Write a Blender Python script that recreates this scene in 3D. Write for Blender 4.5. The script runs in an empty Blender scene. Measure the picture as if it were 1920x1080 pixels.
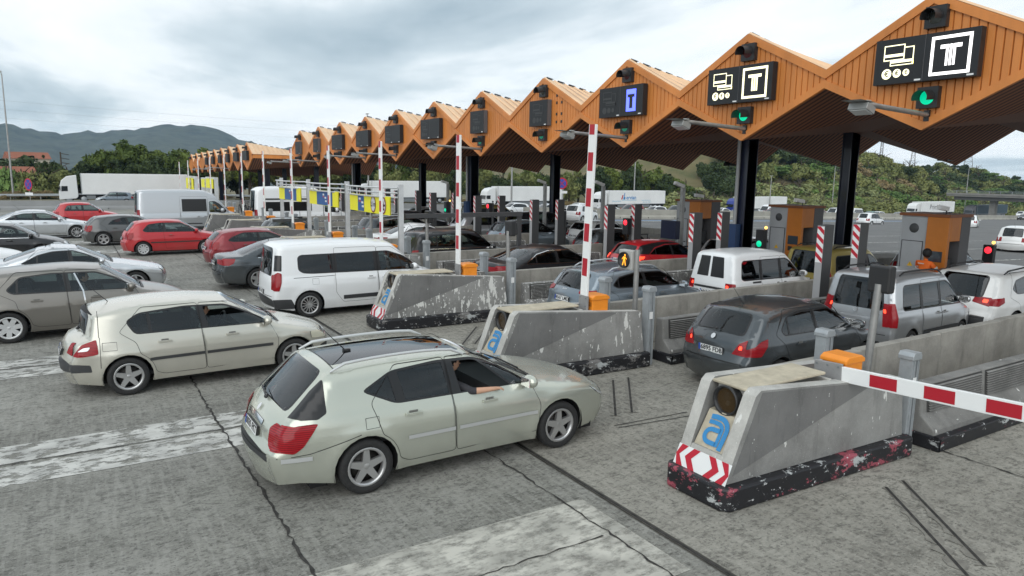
import bpy, bmesh, math, random
import numpy as np
from mathutils import Vector, Matrix
from mathutils.geometry import delaunay_2d_cdt
R = math.radians; PI = math.pi
random.seed(7)
scene = bpy.context.scene
COL = scene.collection
# ------------------------------------------------------------------ materials
MATS = {}
def nodes_of(m):
    m.use_nodes = True
    return m.node_tree.nodes, m.node_tree.links, m.node_tree.nodes['Principled BSDF']
def pm(name, c, rough=.5, metal=0., var=0., scale=4., bump=0., bscale=40., coat=0., emit=0., c2=None, stretch=None, spec=None):
    if name in MATS: return MATS[name]
    m = bpy.data.materials.new(name); N, L, P = nodes_of(m)
    col = (c[0], c[1], c[2], 1)
    P.inputs['Base Color'].default_value = col
    P.inputs['Roughness'].default_value = rough; P.inputs['Metallic'].default_value = metal
    if spec is not None: P.inputs['Specular IOR Level'].default_value = spec
    if coat: P.inputs['Coat Weight'].default_value = coat; P.inputs['Coat Roughness'].default_value = .04
    if emit:
        P.inputs['Emission Color'].default_value = col; P.inputs['Emission Strength'].default_value = emit
    if var or bump or c2:
        tc = N.new('ShaderNodeTexCoord'); mp = N.new('ShaderNodeMapping')
        L.new(tc.outputs['Object'], mp.inputs['Vector'])
        if stretch: mp.inputs['Scale'].default_value = stretch
    if var or c2:
        nz = N.new('ShaderNodeTexNoise'); nz.inputs['Scale'].default_value = scale; nz.inputs['Detail'].default_value = 6
        nz.inputs['Roughness'].default_value = .65
        L.new(mp.outputs['Vector'], nz.inputs['Vector'])
        r = N.new('ShaderNodeValToRGB'); L.new(nz.outputs['Fac'], r.inputs['Fac'])
        a = c2 if c2 else tuple(v * (1 - var) for v in c); b = c if c2 else tuple(min(1, v * (1 + var)) for v in c)
        r.color_ramp.elements[0].position = .36; r.color_ramp.elements[1].position = .64
        r.color_ramp.elements[0].color = (*a[:3], 1); r.color_ramp.elements[1].color = (*b[:3], 1)
        L.new(r.outputs['Color'], P.inputs['Base Color'])
    if bump:
        nb = N.new('ShaderNodeTexNoise'); nb.inputs['Scale'].default_value = bscale; nb.inputs['Detail'].default_value = 4
        L.new(mp.outputs['Vector'], nb.inputs['Vector'])
        bp = N.new('ShaderNodeBump'); bp.inputs['Strength'].default_value = bump; bp.inputs['Distance'].default_value = .02
        L.new(nb.outputs['Fac'], bp.inputs['Height']); L.new(bp.outputs['Normal'], P.inputs['Normal'])
    MATS[name] = m
    return m
def paint(name, c, metal=.0, rough=.32):
    """car body paint, clear coated, dark lining on the inner face, faint road dirt low down"""
    key = 'paint_' + name
    if key in MATS: return MATS[key]
    m = bpy.data.materials.new(key); N, L, P = nodes_of(m)
    P.inputs['Roughness'].default_value = rough; P.inputs['Metallic'].default_value = metal
    P.inputs['Coat Weight'].default_value = .5; P.inputs['Coat Roughness'].default_value = .06
    tc = N.new('ShaderNodeTexCoord'); nz = N.new('ShaderNodeTexNoise'); nz.inputs['Scale'].default_value = 3; nz.inputs['Detail'].default_value = 5
    L.new(tc.outputs['Object'], nz.inputs['Vector'])
    sx = N.new('ShaderNodeSeparateXYZ'); L.new(tc.outputs['Object'], sx.inputs['Vector'])
    mr = N.new('ShaderNodeMapRange'); mr.inputs['From Min'].default_value = .75; mr.inputs['From Max'].default_value = .2
    mr.inputs['To Min'].default_value = 0; mr.inputs['To Max'].default_value = .38; L.new(sx.outputs['Z'], mr.inputs['Value'])
    mu = N.new('ShaderNodeMath'); mu.operation = 'MULTIPLY'; L.new(mr.outputs['Result'], mu.inputs[0]); L.new(nz.outputs['Fac'], mu.inputs[1])
    mx = N.new('ShaderNodeMixRGB'); mx.inputs['Color1'].default_value = (*c, 1); mx.inputs['Color2'].default_value = (.16, .145, .12, 1)
    L.new(mu.outputs['Value'], mx.inputs['Fac']); L.new(mx.outputs['Color'], P.inputs['Base Color'])
    ge = N.new('ShaderNodeNewGeometry'); d = N.new('ShaderNodeBsdfDiffuse'); d.inputs['Color'].default_value = (.06, .06, .058, 1)
    ms = N.new('ShaderNodeMixShader'); L.new(ge.outputs['Backfacing'], ms.inputs['Fac'])
    L.new(P.outputs['BSDF'], ms.inputs[1]); L.new(d.outputs['BSDF'], ms.inputs[2])
    L.new(ms.outputs['Shader'], N['Material Output'].inputs['Surface'])
    MATS[key] = m
    return m
def glass(name, tint):
    key = 'glass_' + name
    if key in MATS: return MATS[key]
    m = bpy.data.materials.new(key); N, L, P = nodes_of(m); N.remove(P)
    t = N.new('ShaderNodeBsdfTransparent'); t.inputs['Color'].default_value = (*tint, 1)
    g = N.new('ShaderNodeBsdfGlossy'); g.inputs['Roughness'].default_value = .02; g.inputs['Color'].default_value = (.93, .97, 1, 1)
    fr = N.new('ShaderNodeFresnel'); fr.inputs['IOR'].default_value = 1.55
    mt = N.new('ShaderNodeMath'); mt.operation = 'MULTIPLY_ADD'; mt.inputs[1].default_value = 1.1; mt.inputs[2].default_value = .005; mt.use_clamp = True
    L.new(fr.outputs['Fac'], mt.inputs[0])
    ms = N.new('ShaderNodeMixShader'); L.new(mt.outputs['Value'], ms.inputs['Fac'])
    L.new(t.outputs['BSDF'], ms.inputs[1]); L.new(g.outputs['BSDF'], ms.inputs[2])
    L.new(ms.outputs['Shader'], N['Material Output'].inputs['Surface'])
    MATS[key] = m
    return m
M_DARK = pm('dark_plastic', (.02, .02, .021), .45)
M_TRIM = pm('grey_bumper_plastic', (.035, .036, .038), .5)
M_SEAM = pm('seam_black', (.006, .006, .006), .7)
M_TYRE = pm('tyre_rubber', (.018, .018, .018), .85, var=.25, scale=30)
M_ALLOY = pm('wheel_alloy', (.5, .5, .5), .3, .75)
M_HUB = pm('hubcap_silver', (.55, .56, .56), .38, .4)
M_BRAKE = pm('brake_dark', (.03, .028, .026), .6, .4)
M_UNDER = pm('underbody', (.008, .008, .008), .9)
M_SEAT = pm('seat_cloth', (.06, .061, .065), .9)
M_CHROME = pm('chrome', (.75, .75, .75), .12, 1)
def lens(name, a, b):
    m = bpy.data.materials.new(name); N, L, P = nodes_of(m); P.inputs['Roughness'].default_value = .14; P.inputs['Specular IOR Level'].default_value = .35
    tc = N.new('ShaderNodeTexCoord'); w = N.new('ShaderNodeTexWave'); w.bands_direction = 'Z'; w.inputs['Scale'].default_value = 14; w.inputs['Distortion'].default_value = 0; L.new(tc.outputs['Object'], w.inputs['Vector'])
    x = N.new('ShaderNodeMixRGB'); L.new(w.outputs['Fac'], x.inputs['Fac']); x.inputs['Color1'].default_value = (*a, 1); x.inputs['Color2'].default_value = (*b, 1); L.new(x.outputs['Color'], P.inputs['Base Color']); return m
M_RED = lens('tail_lens_red', (.16, .006, .010), (.36, .014, .02)); M_CUPSH = pm('handle_cup_shade', (.13, .13, .12), .5)
M_REDLIT = pm('brake_lamp_lit', (1, .05, .02), .3, emit=2.2)
M_AMBER = pm('indicator_lit', (1, .55, .12), .3, emit=2.0)
M_CLEAR = pm('lamp_clear', (.62, .64, .65), .1, .35, coat=1)
M_PLATE = pm('plate_white', (.78, .79, .78), .35)
M_PLATEY = pm('plate_yellow', (.85, .5, .03), .35)
M_BLUE = pm('plate_blue', (.02, .07, .35), .4)
M_BLACK = pm('black_lettering', (.012, .012, .014), .5)
M_PVC = pm('window_frame_black', (.012, .012, .013), .3)
G_CLEAR = glass('clear', (.60, .68, .66)); G_TINT = glass('tint', (.36, .43, .42)); G_PRIV = glass('privacy', (.045, .05, .055))
G_DARK = pm('far_window_glass', (.014, .017, .019), .06, coat=.6)
# ------------------------------------------------------------------ objects
def link(o, parent=None):
    COL.objects.link(o)
    if parent is not None: o.parent = parent
    return o
def tag(o, label=None, cat=None, group=None, kind=None):
    if label: o['label'] = label
    if cat: o['category'] = cat
    if group: o['group'] = group
    if kind: o['kind'] = kind
    return o
def empty(name, loc, rz=0, label=None, cat=None, group=None):
    o = bpy.data.objects.new(name, None); o.empty_display_size = .2
    o.location = loc; o.rotation_euler = (0, 0, rz); link(o)
    return tag(o, label, cat, group)
class MB:
    """collects polygons with material slots, builds one mesh object"""
    def __init__(s): s.v = []; s.f = []; s.mi = []; s.mats = []; s.sm = []
    def slot(s, m):
        if m not in s.mats: s.mats.append(m)
        return s.mats.index(m)
    def add(s, vs, fs, m, smooth=False):
        b = len(s.v); i = s.slot(m); s.v += [tuple(v) for v in vs]
        for f in fs: s.f.append(tuple(k + b for k in f)); s.mi.append(i); s.sm.append(smooth)
    def box(s, c, d, m, rot=None):
        x, y, z = d[0] / 2, d[1] / 2, d[2] / 2
        vs = [Vector((a * x, b * y, e * z)) for a in (-1, 1) for b in (-1, 1) for e in (-1, 1)]
        if rot is not None: vs = [rot @ v for v in vs]
        s.add([Vector(c) + v for v in vs], [(0, 1, 3, 2), (4, 6, 7, 5), (0, 4, 5, 1), (2, 3, 7, 6), (0, 2, 6, 4), (1, 5, 7, 3)], m)
    def b2(s, a, b, m): s.box([(p + q) / 2 for p, q in zip(a, b)], [abs(q - p) for p, q in zip(a, b)], m)
    def prism(s, pts, axis, a, b, m, smooth=False):
        """extrude a polygon pts (2D) along axis from a to b; 2D order: x->(y,z), y->(x,z), z->(x,y)"""
        def P(p, t): return (t, p[0], p[1]) if axis == 'x' else ((p[0], t, p[1]) if axis == 'y' else (p[0], p[1], t))
        n = len(pts); vs = [P(p, a) for p in pts] + [P(p, b) for p in pts]
        s.add(vs, [tuple(range(n))[::-1], tuple(range(n, 2 * n))], m)
        b0 = len(s.v) - 2 * n; i = s.slot(m)
        for k in range(n):
            s.f.append((b0 + k, b0 + (k + 1) % n, b0 + n + (k + 1) % n, b0 + n + k)); s.mi.append(i); s.sm.append(smooth)
    def tube(s, pts, r, m, n=8, cap=True):
        pts = [Vector(p) for p in pts]; rs = r if isinstance(r, (list, tuple)) else [r] * len(pts); vs = []; up = None
        for i, p in enumerate(pts):
            t = (pts[min(i + 1, len(pts) - 1)] - pts[max(i - 1, 0)]).normalized()
            if up is None: up = t.orthogonal().normalized()
            up = (up - t * up.dot(t)).normalized(); w = t.cross(up)
            vs += [p + (up * math.cos(2 * PI * k / n) + w * math.sin(2 * PI * k / n)) * rs[i] for k in range(n)]
        fs = [(i * n + k, i * n + (k + 1) % n, (i + 1) * n + (k + 1) % n, (i + 1) * n + k) for i in range(len(pts) - 1) for k in range(n)]
        s.add(vs, fs, m, True)
        if cap: s.add(vs[:n], [tuple(range(n))[::-1]], m); s.add(vs[-n:], [tuple(range(n))], m)
    def lathe(s, prof, m, o=(0, 0, 0), axis='z', n=24):
        vs = []
        for (r, h) in prof:
            for k in range(n):
                a = 2 * PI * k / n; x, y = r * math.cos(a), r * math.sin(a)
                p = (x, y, h) if axis == 'z' else ((x, h, y) if axis == 'y' else (h, x, y))
                vs.append((p[0] + o[0], p[1] + o[1], p[2] + o[2]))
        fs = [(i * n + k, i * n + (k + 1) % n, (i + 1) * n + (k + 1) % n, (i + 1) * n + k) for i in range(len(prof) - 1) for k in range(n)]
        if axis == 'y': fs = [f[::-1] for f in fs]
        s.add(vs, fs, m, True)
    def ball(s, c, r, m, n=10):
        r = r if isinstance(r, (tuple, list)) else (r, r, r)
        prof = [(math.sin(PI * i / n), -math.cos(PI * i / n)) for i in range(n + 1)]
        vs = [(c[0] + r[0] * q * math.cos(2 * PI * k / 12), c[1] + r[1] * q * math.sin(2 * PI * k / 12), c[2] + r[2] * h) for q, h in prof for k in range(12)]
        fs = [(i * 12 + k, i * 12 + (k + 1) % 12, (i + 1) * 12 + (k + 1) % 12, (i + 1) * 12 + k) for i in range(n) for k in range(12)]
        s.add(vs, fs, m, True)
    def mesh(s, name):
        me = bpy.data.meshes.new(name); me.from_pydata(s.v, [], s.f)
        for m in s.mats: me.materials.append(m)
        me.polygons.foreach_set('material_index', s.mi); me.polygons.foreach_set('use_smooth', s.sm); me.update()
        return me
    def build(s, name, parent=None, loc=None, rz=0, bevel=0):
        o = bpy.data.objects.new(name, s.mesh(name))
        if loc is not None: o.location = loc
        if rz: o.rotation_euler = (0, 0, rz)
        if bevel:
            b = o.modifiers.new('bevel', 'BEVEL'); b.width = bevel; b.segments = 2; b.limit_method = 'ANGLE'; b.angle_limit = R(40)
        return link(o, parent)
def inst(src, name, parent=None, loc=(0, 0, 0), rot=(0, 0, 0), scale=None):
    """copy of an object (shared mesh)"""
    o = src.copy(); o.name = name; link(o); o.parent = parent; o.location = loc; o.rotation_euler = rot
    if scale: o.scale = scale
    return o
def copy_tree(o, parent=None):
    c = o.copy(); link(c); c.parent = parent
    for ch in list(o.children): copy_tree(ch, c)
    return c
_FONT = {}
def text_mb(txt, size, M4, m, depth=0., mb=None, bold=0.):
    """lettering as real mesh; M4 maps text plane (x right, y up) to the local frame"""
    cu = bpy.data.curves.new('lettering', 'FONT'); cu.body = txt; cu.size = size; cu.align_x = 'CENTER'; cu.align_y = 'CENTER'
    cu.offset = bold; cu.extrude = depth; cu.resolution_u = 3
    o = bpy.data.objects.new('lettering', cu); COL.objects.link(o); bpy.context.view_layer.update()
    me = o.to_mesh(); mb = mb or MB()
    mb.add([M4 @ v.co for v in me.vertices], [tuple(p.vertices) for p in me.polygons], m)
    o.to_mesh_clear(); bpy.data.objects.remove(o); bpy.data.curves.remove(cu)
    return mb
def plane_frame(o, right, up):
    r = Vector(right).normalized(); u = Vector(up).normalized(); n = r.cross(u)
    return Matrix(((r.x, u.x, n.x, o[0]), (r.y, u.y, n.y, o[1]), (r.z, u.z, n.z, o[2]), (0, 0, 0, 1)))
# ------------------------------------------------------------------ terrain height (the plaza crests and falls away to the far side)
def gz(X, Y):
    s = lambda t, w: .5 * (t + math.sqrt(t * t + w * w))
    return -.03 * s(X - 24, 8) - .019 * s(Y - 46, 10) + .019 * s(-46, 10) + .03 * s(-24, 8)
# ------------------------------------------------------------------ camera
cam = bpy.data.cameras.new('camera'); camo = bpy.data.objects.new('camera', cam); link(camo)
Rm = np.array([[0.84988851, -0.52674046, 0.01529706], [-0.07176181, -0.14444743, -0.98690688], [0.5220534, 0.83766307, -0.16056406]])
ex, ey, ez = Rm[0], -Rm[1], -Rm[2]
camo.matrix_world = Matrix(((ex[0], ey[0], ez[0], 0), (ex[1], ey[1], ez[1], 0), (ex[2], ey[2], ez[2], 3.6603), (0, 0, 0, 1)))
cam.sensor_width = 36; cam.lens = 1326.643 / 1920 * 36; cam.clip_start = .1; cam.clip_end = 12000
scene.camera = camo
ORD = ['first', 'second', 'third', 'fourth', 'fifth', 'sixth', 'seventh', 'eighth', 'ninth', 'tenth', 'eleventh', 'twelfth', 'thirteenth', 'fourteenth', 'fifteenth', 'sixteenth']
# ------------------------------------------------------------------ cars
def catmull(P, k=4):
    """P list of (x,z,sharp?) -> dense pts, index of each control point"""
    pts = [np.array(p[:2], float) for p in P]; out = []; idx = []
    n = len(pts)
    for i in range(n - 1):
        p0 = pts[max(i - 1, 0)]; p1 = pts[i]; p2 = pts[i + 1]; p3 = pts[min(i + 2, n - 1)]
        if len(P[i]) > 2: p0 = p1 - (p2 - p1)
        if len(P[i + 1]) > 2: p3 = p2 + (p2 - p1)
        idx.append(len(out))
        for j in range(k):
            t = j / k
            d1 = np.linalg.norm(p2 - p1) + 1e-6
            m1 = (p2 - p0) / (np.linalg.norm(p2 - p0) + 1e-6) * d1; m2 = (p3 - p1) / (np.linalg.norm(p3 - p1) + 1e-6) * d1
            h = (2 * t ** 3 - 3 * t * t + 1) * p1 + (t ** 3 - 2 * t * t + t) * m1 * .9 + (-2 * t ** 3 + 3 * t * t) * p2 + (t ** 3 - t * t) * m2 * .9
            out.append(h)
    idx.append(len(out)); out.append(pts[-1])
    return np.array(out), idx
def pip(px, pz, poly):
    """vectorised point in polygon"""
    poly = np.asarray(poly); ins = np.zeros(len(px), bool); j = len(poly) - 1
    for i in range(len(poly)):
        xi, zi = poly[i]; xj, zj = poly[j]
        c = ((zi > pz) != (zj > pz)) & (px < (xj - xi) * (pz - zi) / (zj - zi + 1e-12) + xi)
        ins ^= c; j = i
    return ins
def seg_dist(px, pz, pts):
    d = np.full(len(px), 9.)
    for a, b in zip(pts[:-1], pts[1:]):
        ab = b - a; t = np.clip(((px - a[0]) * ab[0] + (pz - a[1]) * ab[1]) / (ab @ ab + 1e-12), 0, 1)
        d = np.minimum(d, np.hypot(px - a[0] - t * ab[0], pz - a[1] - t * ab[1]))
    return d
def clip_half(poly, a, b, c):
    """keep a*x+b*z<=c"""
    out = []
    for i in range(len(poly)):
        p, q = poly[i], poly[(i + 1) % len(poly)]; dp = a * p[0] + b * p[1] - c; dq = a * q[0] + b * q[1] - c
        if dp <= 0: out.append(p)
        if dp * dq < 0:
            t = dp / (dp - dq); out.append((p[0] + t * (q[0] - p[0]), p[1] + t * (q[1] - p[1])))
    return out
def inset(poly, d):
    n = len(poly); A = sum(poly[i][0] * poly[(i + 1) % n][1] - poly[(i + 1) % n][0] * poly[i][1] for i in range(n)); s = 1 if A > 0 else -1
    out = []
    for i in range(n):
        p0, p1, p2 = np.array(poly[i - 1]), np.array(poly[i]), np.array(poly[(i + 1) % n])
        e1 = (p1 - p0) / (np.linalg.norm(p1 - p0) + 1e-9); e2 = (p2 - p1) / (np.linalg.norm(p2 - p1) + 1e-9)
        n1 = np.array([-e1[1], e1[0]]) * s; n2 = np.array([-e2[1], e2[0]]) * s
        m = n1 + n2; m = m / max(.5, (m @ m) / 2) if (m @ m) > .1 else n1
        out.append(tuple(p1 + m * d))
    return out
def roundp(poly, r=.06, k=3):
    out = []; n = len(poly)
    for i in range(n):
        p0, p1, p2 = (np.array(poly[i - 1]), np.array(poly[i]), np.array(poly[(i + 1) % n]))
        a = p0 - p1; b = p2 - p1; la, lb = np.linalg.norm(a), np.linalg.norm(b); t = min(r, la * .45, lb * .45)
        A = p1 + a / la * t; B = p1 + b / lb * t
        for j in range(k + 1):
            u = j / k; out.append(tuple((1 - u) ** 2 * A + 2 * u * (1 - u) * p1 + u * u * B))
    return out
def cdt(polys, pts, open_lines=()):
    """returns verts, tris for the union domain (classify by centroid)"""
    vs = []; es = []
    for P in polys:
        b = len(vs); n = len(P); vs += [Vector((float(p[0]), float(p[1]))) for p in P]; es += [(b + i, b + (i + 1) % n) for i in range(n)]
    vs += [Vector((float(p[0]), float(p[1]))) for p in pts]
    r = delaunay_2d_cdt(vs, es, [], 0, 1e-5)
    V = np.array([(v.x, v.y) for v in r[0]]); T = [tuple(f) for f in r[2]]
    return V, np.array(T)
WHEELS = {}
def wheel_parts(style, rad, w=.2):
    """three shared meshes: brake/hub disc, tyre, rim; axle along y, outer face towards +y"""
    key = (style, round(rad, 3))
    if key in WHEELS: return WHEELS[key]
    rr = rad * (.70 if style != 'steel' else .66)
    t = MB(); t.lathe([(rr - .01, -w / 2), (rad * .9, -w / 2), (rad * .985, -w * .38), (rad, -w * .2), (rad, w * .25), (rad * .985, w * .4), (rad * .92, w * .5), (rr + .025, w * .5), (rr, w * .42)], M_TYRE, axis='y', n=32)
    h = MB(); h.lathe([(.0, .0), (rad * .5, .0), (rad * .52, -.02), (rr, -.03), (rr, -w / 2)], M_BRAKE, axis='y', n=24)
    r = MB(); mt = M_HUB if style in ('cap', 'cap7') else M_ALLOY
    r.lathe([(rr + .004, w * .44), (rr - .012, w * .47), (rr - .03, w * .40), (rr - .035, w * .1)], mt, axis='y', n=32)
    r.lathe([(0, w * .36), (rad * .1, w * .36), (rad * .16, w * .31), (rad * .17, w * .2)], mt, axis='y', n=16)
    y1 = w * .40; y0 = w * .30
    ns, wi, wo = {'five': (5, .30, .19), 'star': (5, .34, .34), 'ten': (10, .13, .085), 'multi': (14, .07, .06), 'cap': (9, .2, .23), 'cap7': (7, .28, .30), 'steel': (8, .2, .2), 'v': (5, .3, .1)}[style]
    for k in range(ns):
        a = 2 * PI * k / ns + .3
        def pt(rho, off, y): return (rho * math.cos(a) - off * math.sin(a), y, rho * math.sin(a) + off * math.cos(a))
        wi_, wo_ = wi * rad / 2, wo * rad / 2
        vs = [pt(rad * .1, -wi_, y0 + .012), pt(rad * .1, wi_, y0 + .012), pt(rr - .01, wo_, y1), pt(rr - .01, -wo_, y1),
              pt(rad * .1, -wi_, y0 - .03), pt(rad * .1, wi_, y0 - .03), pt(rr - .01, wo_, y1 - .05), pt(rr - .01, -wo_, y1 - .05)]
        r.add(vs, [(3, 2, 1, 0), (0, 1, 5, 4), (1, 2, 6, 5), (2, 3, 7, 6), (3, 0, 4, 7)], mt)
        if style == 'v':
            for sg in (-1, 1):
                vs = [pt(rad * .3, sg * .01, y0 + .02), pt(rad * .33, sg * .035, y0 + .02), pt(rr - .01, sg * rad * .26, y1), pt(rr - .01, sg * rad * .17, y1)]
                r.add(vs, [(0, 1, 2, 3) if sg < 0 else (3, 2, 1, 0)], mt)
    WHEELS[key] = (h.mesh('wheel'), t.mesh('tyre'), r.mesh('rim'))
    return WHEELS[key]
def mobj(name, me, parent, loc=(0, 0, 0), rz=0, scale=None):
    o = bpy.data.objects.new(name, me); o.location = loc; o.rotation_euler = (0, 0, rz)
    if scale: o.scale = scale
    return link(o, parent)
CARMESH = {}
def build_car(S, root, col, lod=0):
    """S: spec dict, root: Empty at rear bumper centre on the ground, car points to +x.  lod 0 near, 1 middle, 2 far"""
    L, W, H = S['L'], S['W'], S['H']; xr, xf, rw = S['xr'], S['xf'], S['rw']; ra = rw + S.get('gap', .055)
    step = (.065, .11, .2)[lod]
    prof, ix = catmull(S['prof'], (5, 4, 2)[lod])
    tagi = {t: ix[i] for t, i in S['tags'].items()}
    zs = S.get('sill', .2); zb0, zb1 = S['belt']; lean = S.get('lean', .2); rr = S.get('round', .11)
    kr, kf = S.get('kr', .10), S.get('kf', .17)
    prof_r = prof
    def belt(x): return zb0 + (zb1 - zb0) * np.clip(x / L, 0, 1)
    def base_y(x, z):
        x = np.asarray(x, float); z = np.asarray(z, float)
        lr = S.get('lr', .7); lf = S.get('lf', 1.0)
        y = W - kr * np.clip((lr - x) / lr, 0, 1) ** 2 - kf * np.clip((x - (L - lf)) / lf, 0, 1) ** 2.2
        b = belt(x); u = np.clip((z - b) / (H - b), 0, 1.1)
        y = y - lean * u ** 1.15 - .022 * np.clip((z - b + .14) / .14, 0, 1) ** 2
        zc = S.get('crease', zb0 - .27); y = y - .15 * np.clip(z - zc, 0, .27) - .07 * np.clip(zc - z, 0, .3)
        y = y - .06 * np.clip((.45 - z) / .3, 0, 1) ** 1.6
        for cx in (xr, xf):
            d = np.hypot(x - cx, z - rw); y = y + .018 * np.exp(-((d - ra - .02) / .09) ** 2) * (z < b)
        return y
    def side(x, z):
        d = seg_dist(x, z, prof_r); q = 1 - np.clip(d / rr, 0, 1)
        return base_y(x, z) - rr * (1 - np.sqrt(np.clip(1 - q * q, 0, 1)))
    # --- side domain
    def arc(cx, a0=0., a1=PI, r=ra, n=14): return [(cx + r * math.cos(a0 + (a1 - a0) * k / n), rw + r * math.sin(a0 + (a1 - a0) * k / n)) for k in range(n + 1)]
    dz = max(0., rw - zs); a_s = math.asin(min(.99, dz / ra)); na = (14, 10, 6)[lod]
    bottom = [tuple(prof[-1])]
    bottom += [(xr + ra * math.cos(t), rw + ra * math.sin(t)) for t in np.linspace(PI + a_s, -a_s, na + 1)]
    bottom += [(xr + ra * math.cos(a_s) + (xf - xr - 2 * ra * math.cos(a_s)) * k / 6, zs) for k in range(1, 6)]
    bottom += [(xf + ra * math.cos(t), rw + ra * math.sin(t)) for t in np.linspace(PI + a_s, -a_s, na + 1)]
    outline = [tuple(p) for p in prof] + bottom[1:]
    dlo = roundp(S['dlo'], .07) if S.get('dlo') else None
    panes = []
    if dlo:
        g = roundp(inset(S['dlo'], .028), .05)
        for (a, b) in S['panes']:       # each pane between two pillar lines ((x at belt, x at roof), ...)
            p = g
            for (x0, x1), sg in ((a, -1), (b, 1)):
                z0, z1 = zb0, H; k = (x1 - x0) / (z1 - z0)
                p = clip_half(p, sg * 1., -sg * k, sg * (x0 - k * z0))
                if len(p) < 3: break
            if len(p) > 2: panes.append(p)
    doors = [roundp(d, .05) for d in S.get('doors', [])] if lod < 2 else []
    sregs = S.get('sregs', [])          # (name, poly, material)
    polys = [outline] + ([dlo] if dlo else []) + panes + doors + [roundp(p, .02, 2) for _, p, _ in sregs]
    gx, gzv = np.meshgrid(np.arange(0, L, step), np.arange(zs, H, step)); gx = gx.ravel(); gzv = gzv.ravel()
    ok = pip(gx, gzv, outline) & (seg_dist(gx, gzv, prof) > .5 * step)
    for cx in (xr, xf): ok &= np.hypot(gx - cx, gzv - rw) > ra + .3 * step
    pts = list(zip(gx[ok], gzv[ok]))
    if lod < 2:
        tn = np.gradient(prof, axis=0); tn /= np.linalg.norm(tn, axis=1)[:, None] + 1e-9; nn = np.stack([tn[:, 1], -tn[:, 0]], 1)
        if S.get('flip', False): nn = -nn
        for o in (.012, .035, .07):
            q = prof - nn * o; q2 = prof + nn * o; inside = pip(q[:, 0], q[:, 1], outline); q = np.where(inside[:, None], q, q2)
            m = pip(q[:, 0], q[:, 1], outline) & (seg_dist(q[:, 0], q[:, 1], prof) > o * .7)
            pts += [tuple(p) for p in q[m][::1]]
    V, T = cdt(polys, pts)
    c = V[T].mean(1); T = T[pip(c[:, 0], c[:, 1], outline)]; c = V[T].mean(1)
    y = side(V[:, 0], V[:, 1]); P3 = np.stack([V[:, 0], y, V[:, 1]], 1)
    reg = np.full(len(T), 'body', dtype=object); rmat = {'body': col}
    # lower plastic
    ztr = S.get('trimz', 0)
    for i, d in enumerate(doors): reg[pip(c[:, 0], c[:, 1], d)] = 'door%d' % i; rmat['door%d' % i] = col
    for nme, p, m in sregs: reg[pip(c[:, 0], c[:, 1], roundp(p, .02, 2))] = nme; rmat[nme] = m
    if dlo: reg[pip(c[:, 0], c[:, 1], dlo)] = 'frame'; rmat['frame'] = M_PVC
    for i, p in enumerate(panes): reg[pip(c[:, 0], c[:, 1], p)] = 'pane%d' % i
    # --- strip domain (s, v*W)
    ds = np.r_[0, np.cumsum(np.linalg.norm(np.diff(prof, axis=0), axis=1))]
    wv = side(prof[:, 0], prof[:, 1]); tn = np.gradient(prof, axis=0); tn /= np.linalg.norm(tn, axis=1)[:, None] + 1e-9
    nrm = np.stack([-tn[:, 1], tn[:, 0]], 1)   # profile runs front->roof->rear: outward
    if nrm[len(prof) // 2, 1] < 0: nrm = -nrm
    crown = S.get('crown', .03) + S.get('bulge', .07) * np.abs(nrm[:, 0])
    def strip(s, v):
        s = np.asarray(s, float); v = np.asarray(v, float)
        x = np.interp(s, ds, prof[:, 0]); z = np.interp(s, ds, prof[:, 1]); w = np.interp(s, ds, wv)
        nx = np.interp(s, ds, nrm[:, 0]); nz = np.interp(s, ds, nrm[:, 1]); cr = np.interp(s, ds, crown) * (1 - np.abs(v) ** 2.2)
        return np.stack([x + nx * cr, v * w, z + nz * cr], 1)
    nvs = (11, 9, 5)[lod]; vv = np.sin(np.linspace(-PI / 2, PI / 2, nvs))
    box_ = [(s, -W) for s in ds] + [(ds[-1], q * W) for q in vv[1:-1]] + [(s, W) for s in ds[::-1]] + [(ds[0], q * W) for q in vv[1:-1][::-1]]
    ts = []
    def srange(t0, t1, v0, v1, r=.05, v0b=None, v1b=None):
        a, b = ds[tagi[t0]], ds[tagi[t1]]
        v0b = v0 if v0b is None else v0b; v1b = v1 if v1b is None else v1b
        return roundp([(a, v0 * W), (b, v0b * W), (b, v1b * W), (a, v1 * W)], r)
    wp = []
    if 'cowl' in tagi: wp.append(('windscreen', srange('cowl', 'roof_f', -.93, .93, .06, -.9, .9)))
    if 'rw_t' in tagi:
        v = S.get('rwv', .84); wp.append(('rear_window', srange('rw_t', 'rw_b', -v, v, .10, -S.get('rwvb', v), S.get('rwvb', v))))
    if 'sun_f' in tagi: wp.append(('sunroof', srange('sun_f', 'sun_r', -.8, .8, .06)))
    # rear / front surfaces addressed by height
    ir = tagi['tail']; zr_ = prof[ir:, 1]; sr_ = ds[ir:]
    def s_rear(z): return float(np.interp(-z, -zr_, sr_))
    jf = tagi['nose']; zf_ = prof[:jf + 1, 1]; sf_ = ds[:jf + 1]
    def s_front(z): return float(np.interp(z, zf_, sf_))
    xregs = []
    for nme, where, p, m in S.get('xregs', []):       # polygons in (v, z) on rear/front faces
        f = s_rear if where == 'r' else s_front
        for sg in ((1, -1) if nme in ('tail', 'head', 'fog') else (1,)):
            xregs.append((nme + ('_l' if sg > 0 else '_r') if nme in ('tail', 'head', 'fog') else nme, roundp([(f(z), sg * v * W) for v, z in p], .02, 2), m))
    gs, gv = np.meshgrid(np.arange(0, ds[-1], step * 1.2), vv[1:-1] * W); okp = np.ones(gs.size, bool)
    V2, T2 = cdt([box_] + [p for _, p in wp] + [p for _, p, _ in xregs], list(zip(gs.ravel(), gv.ravel())))
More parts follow.
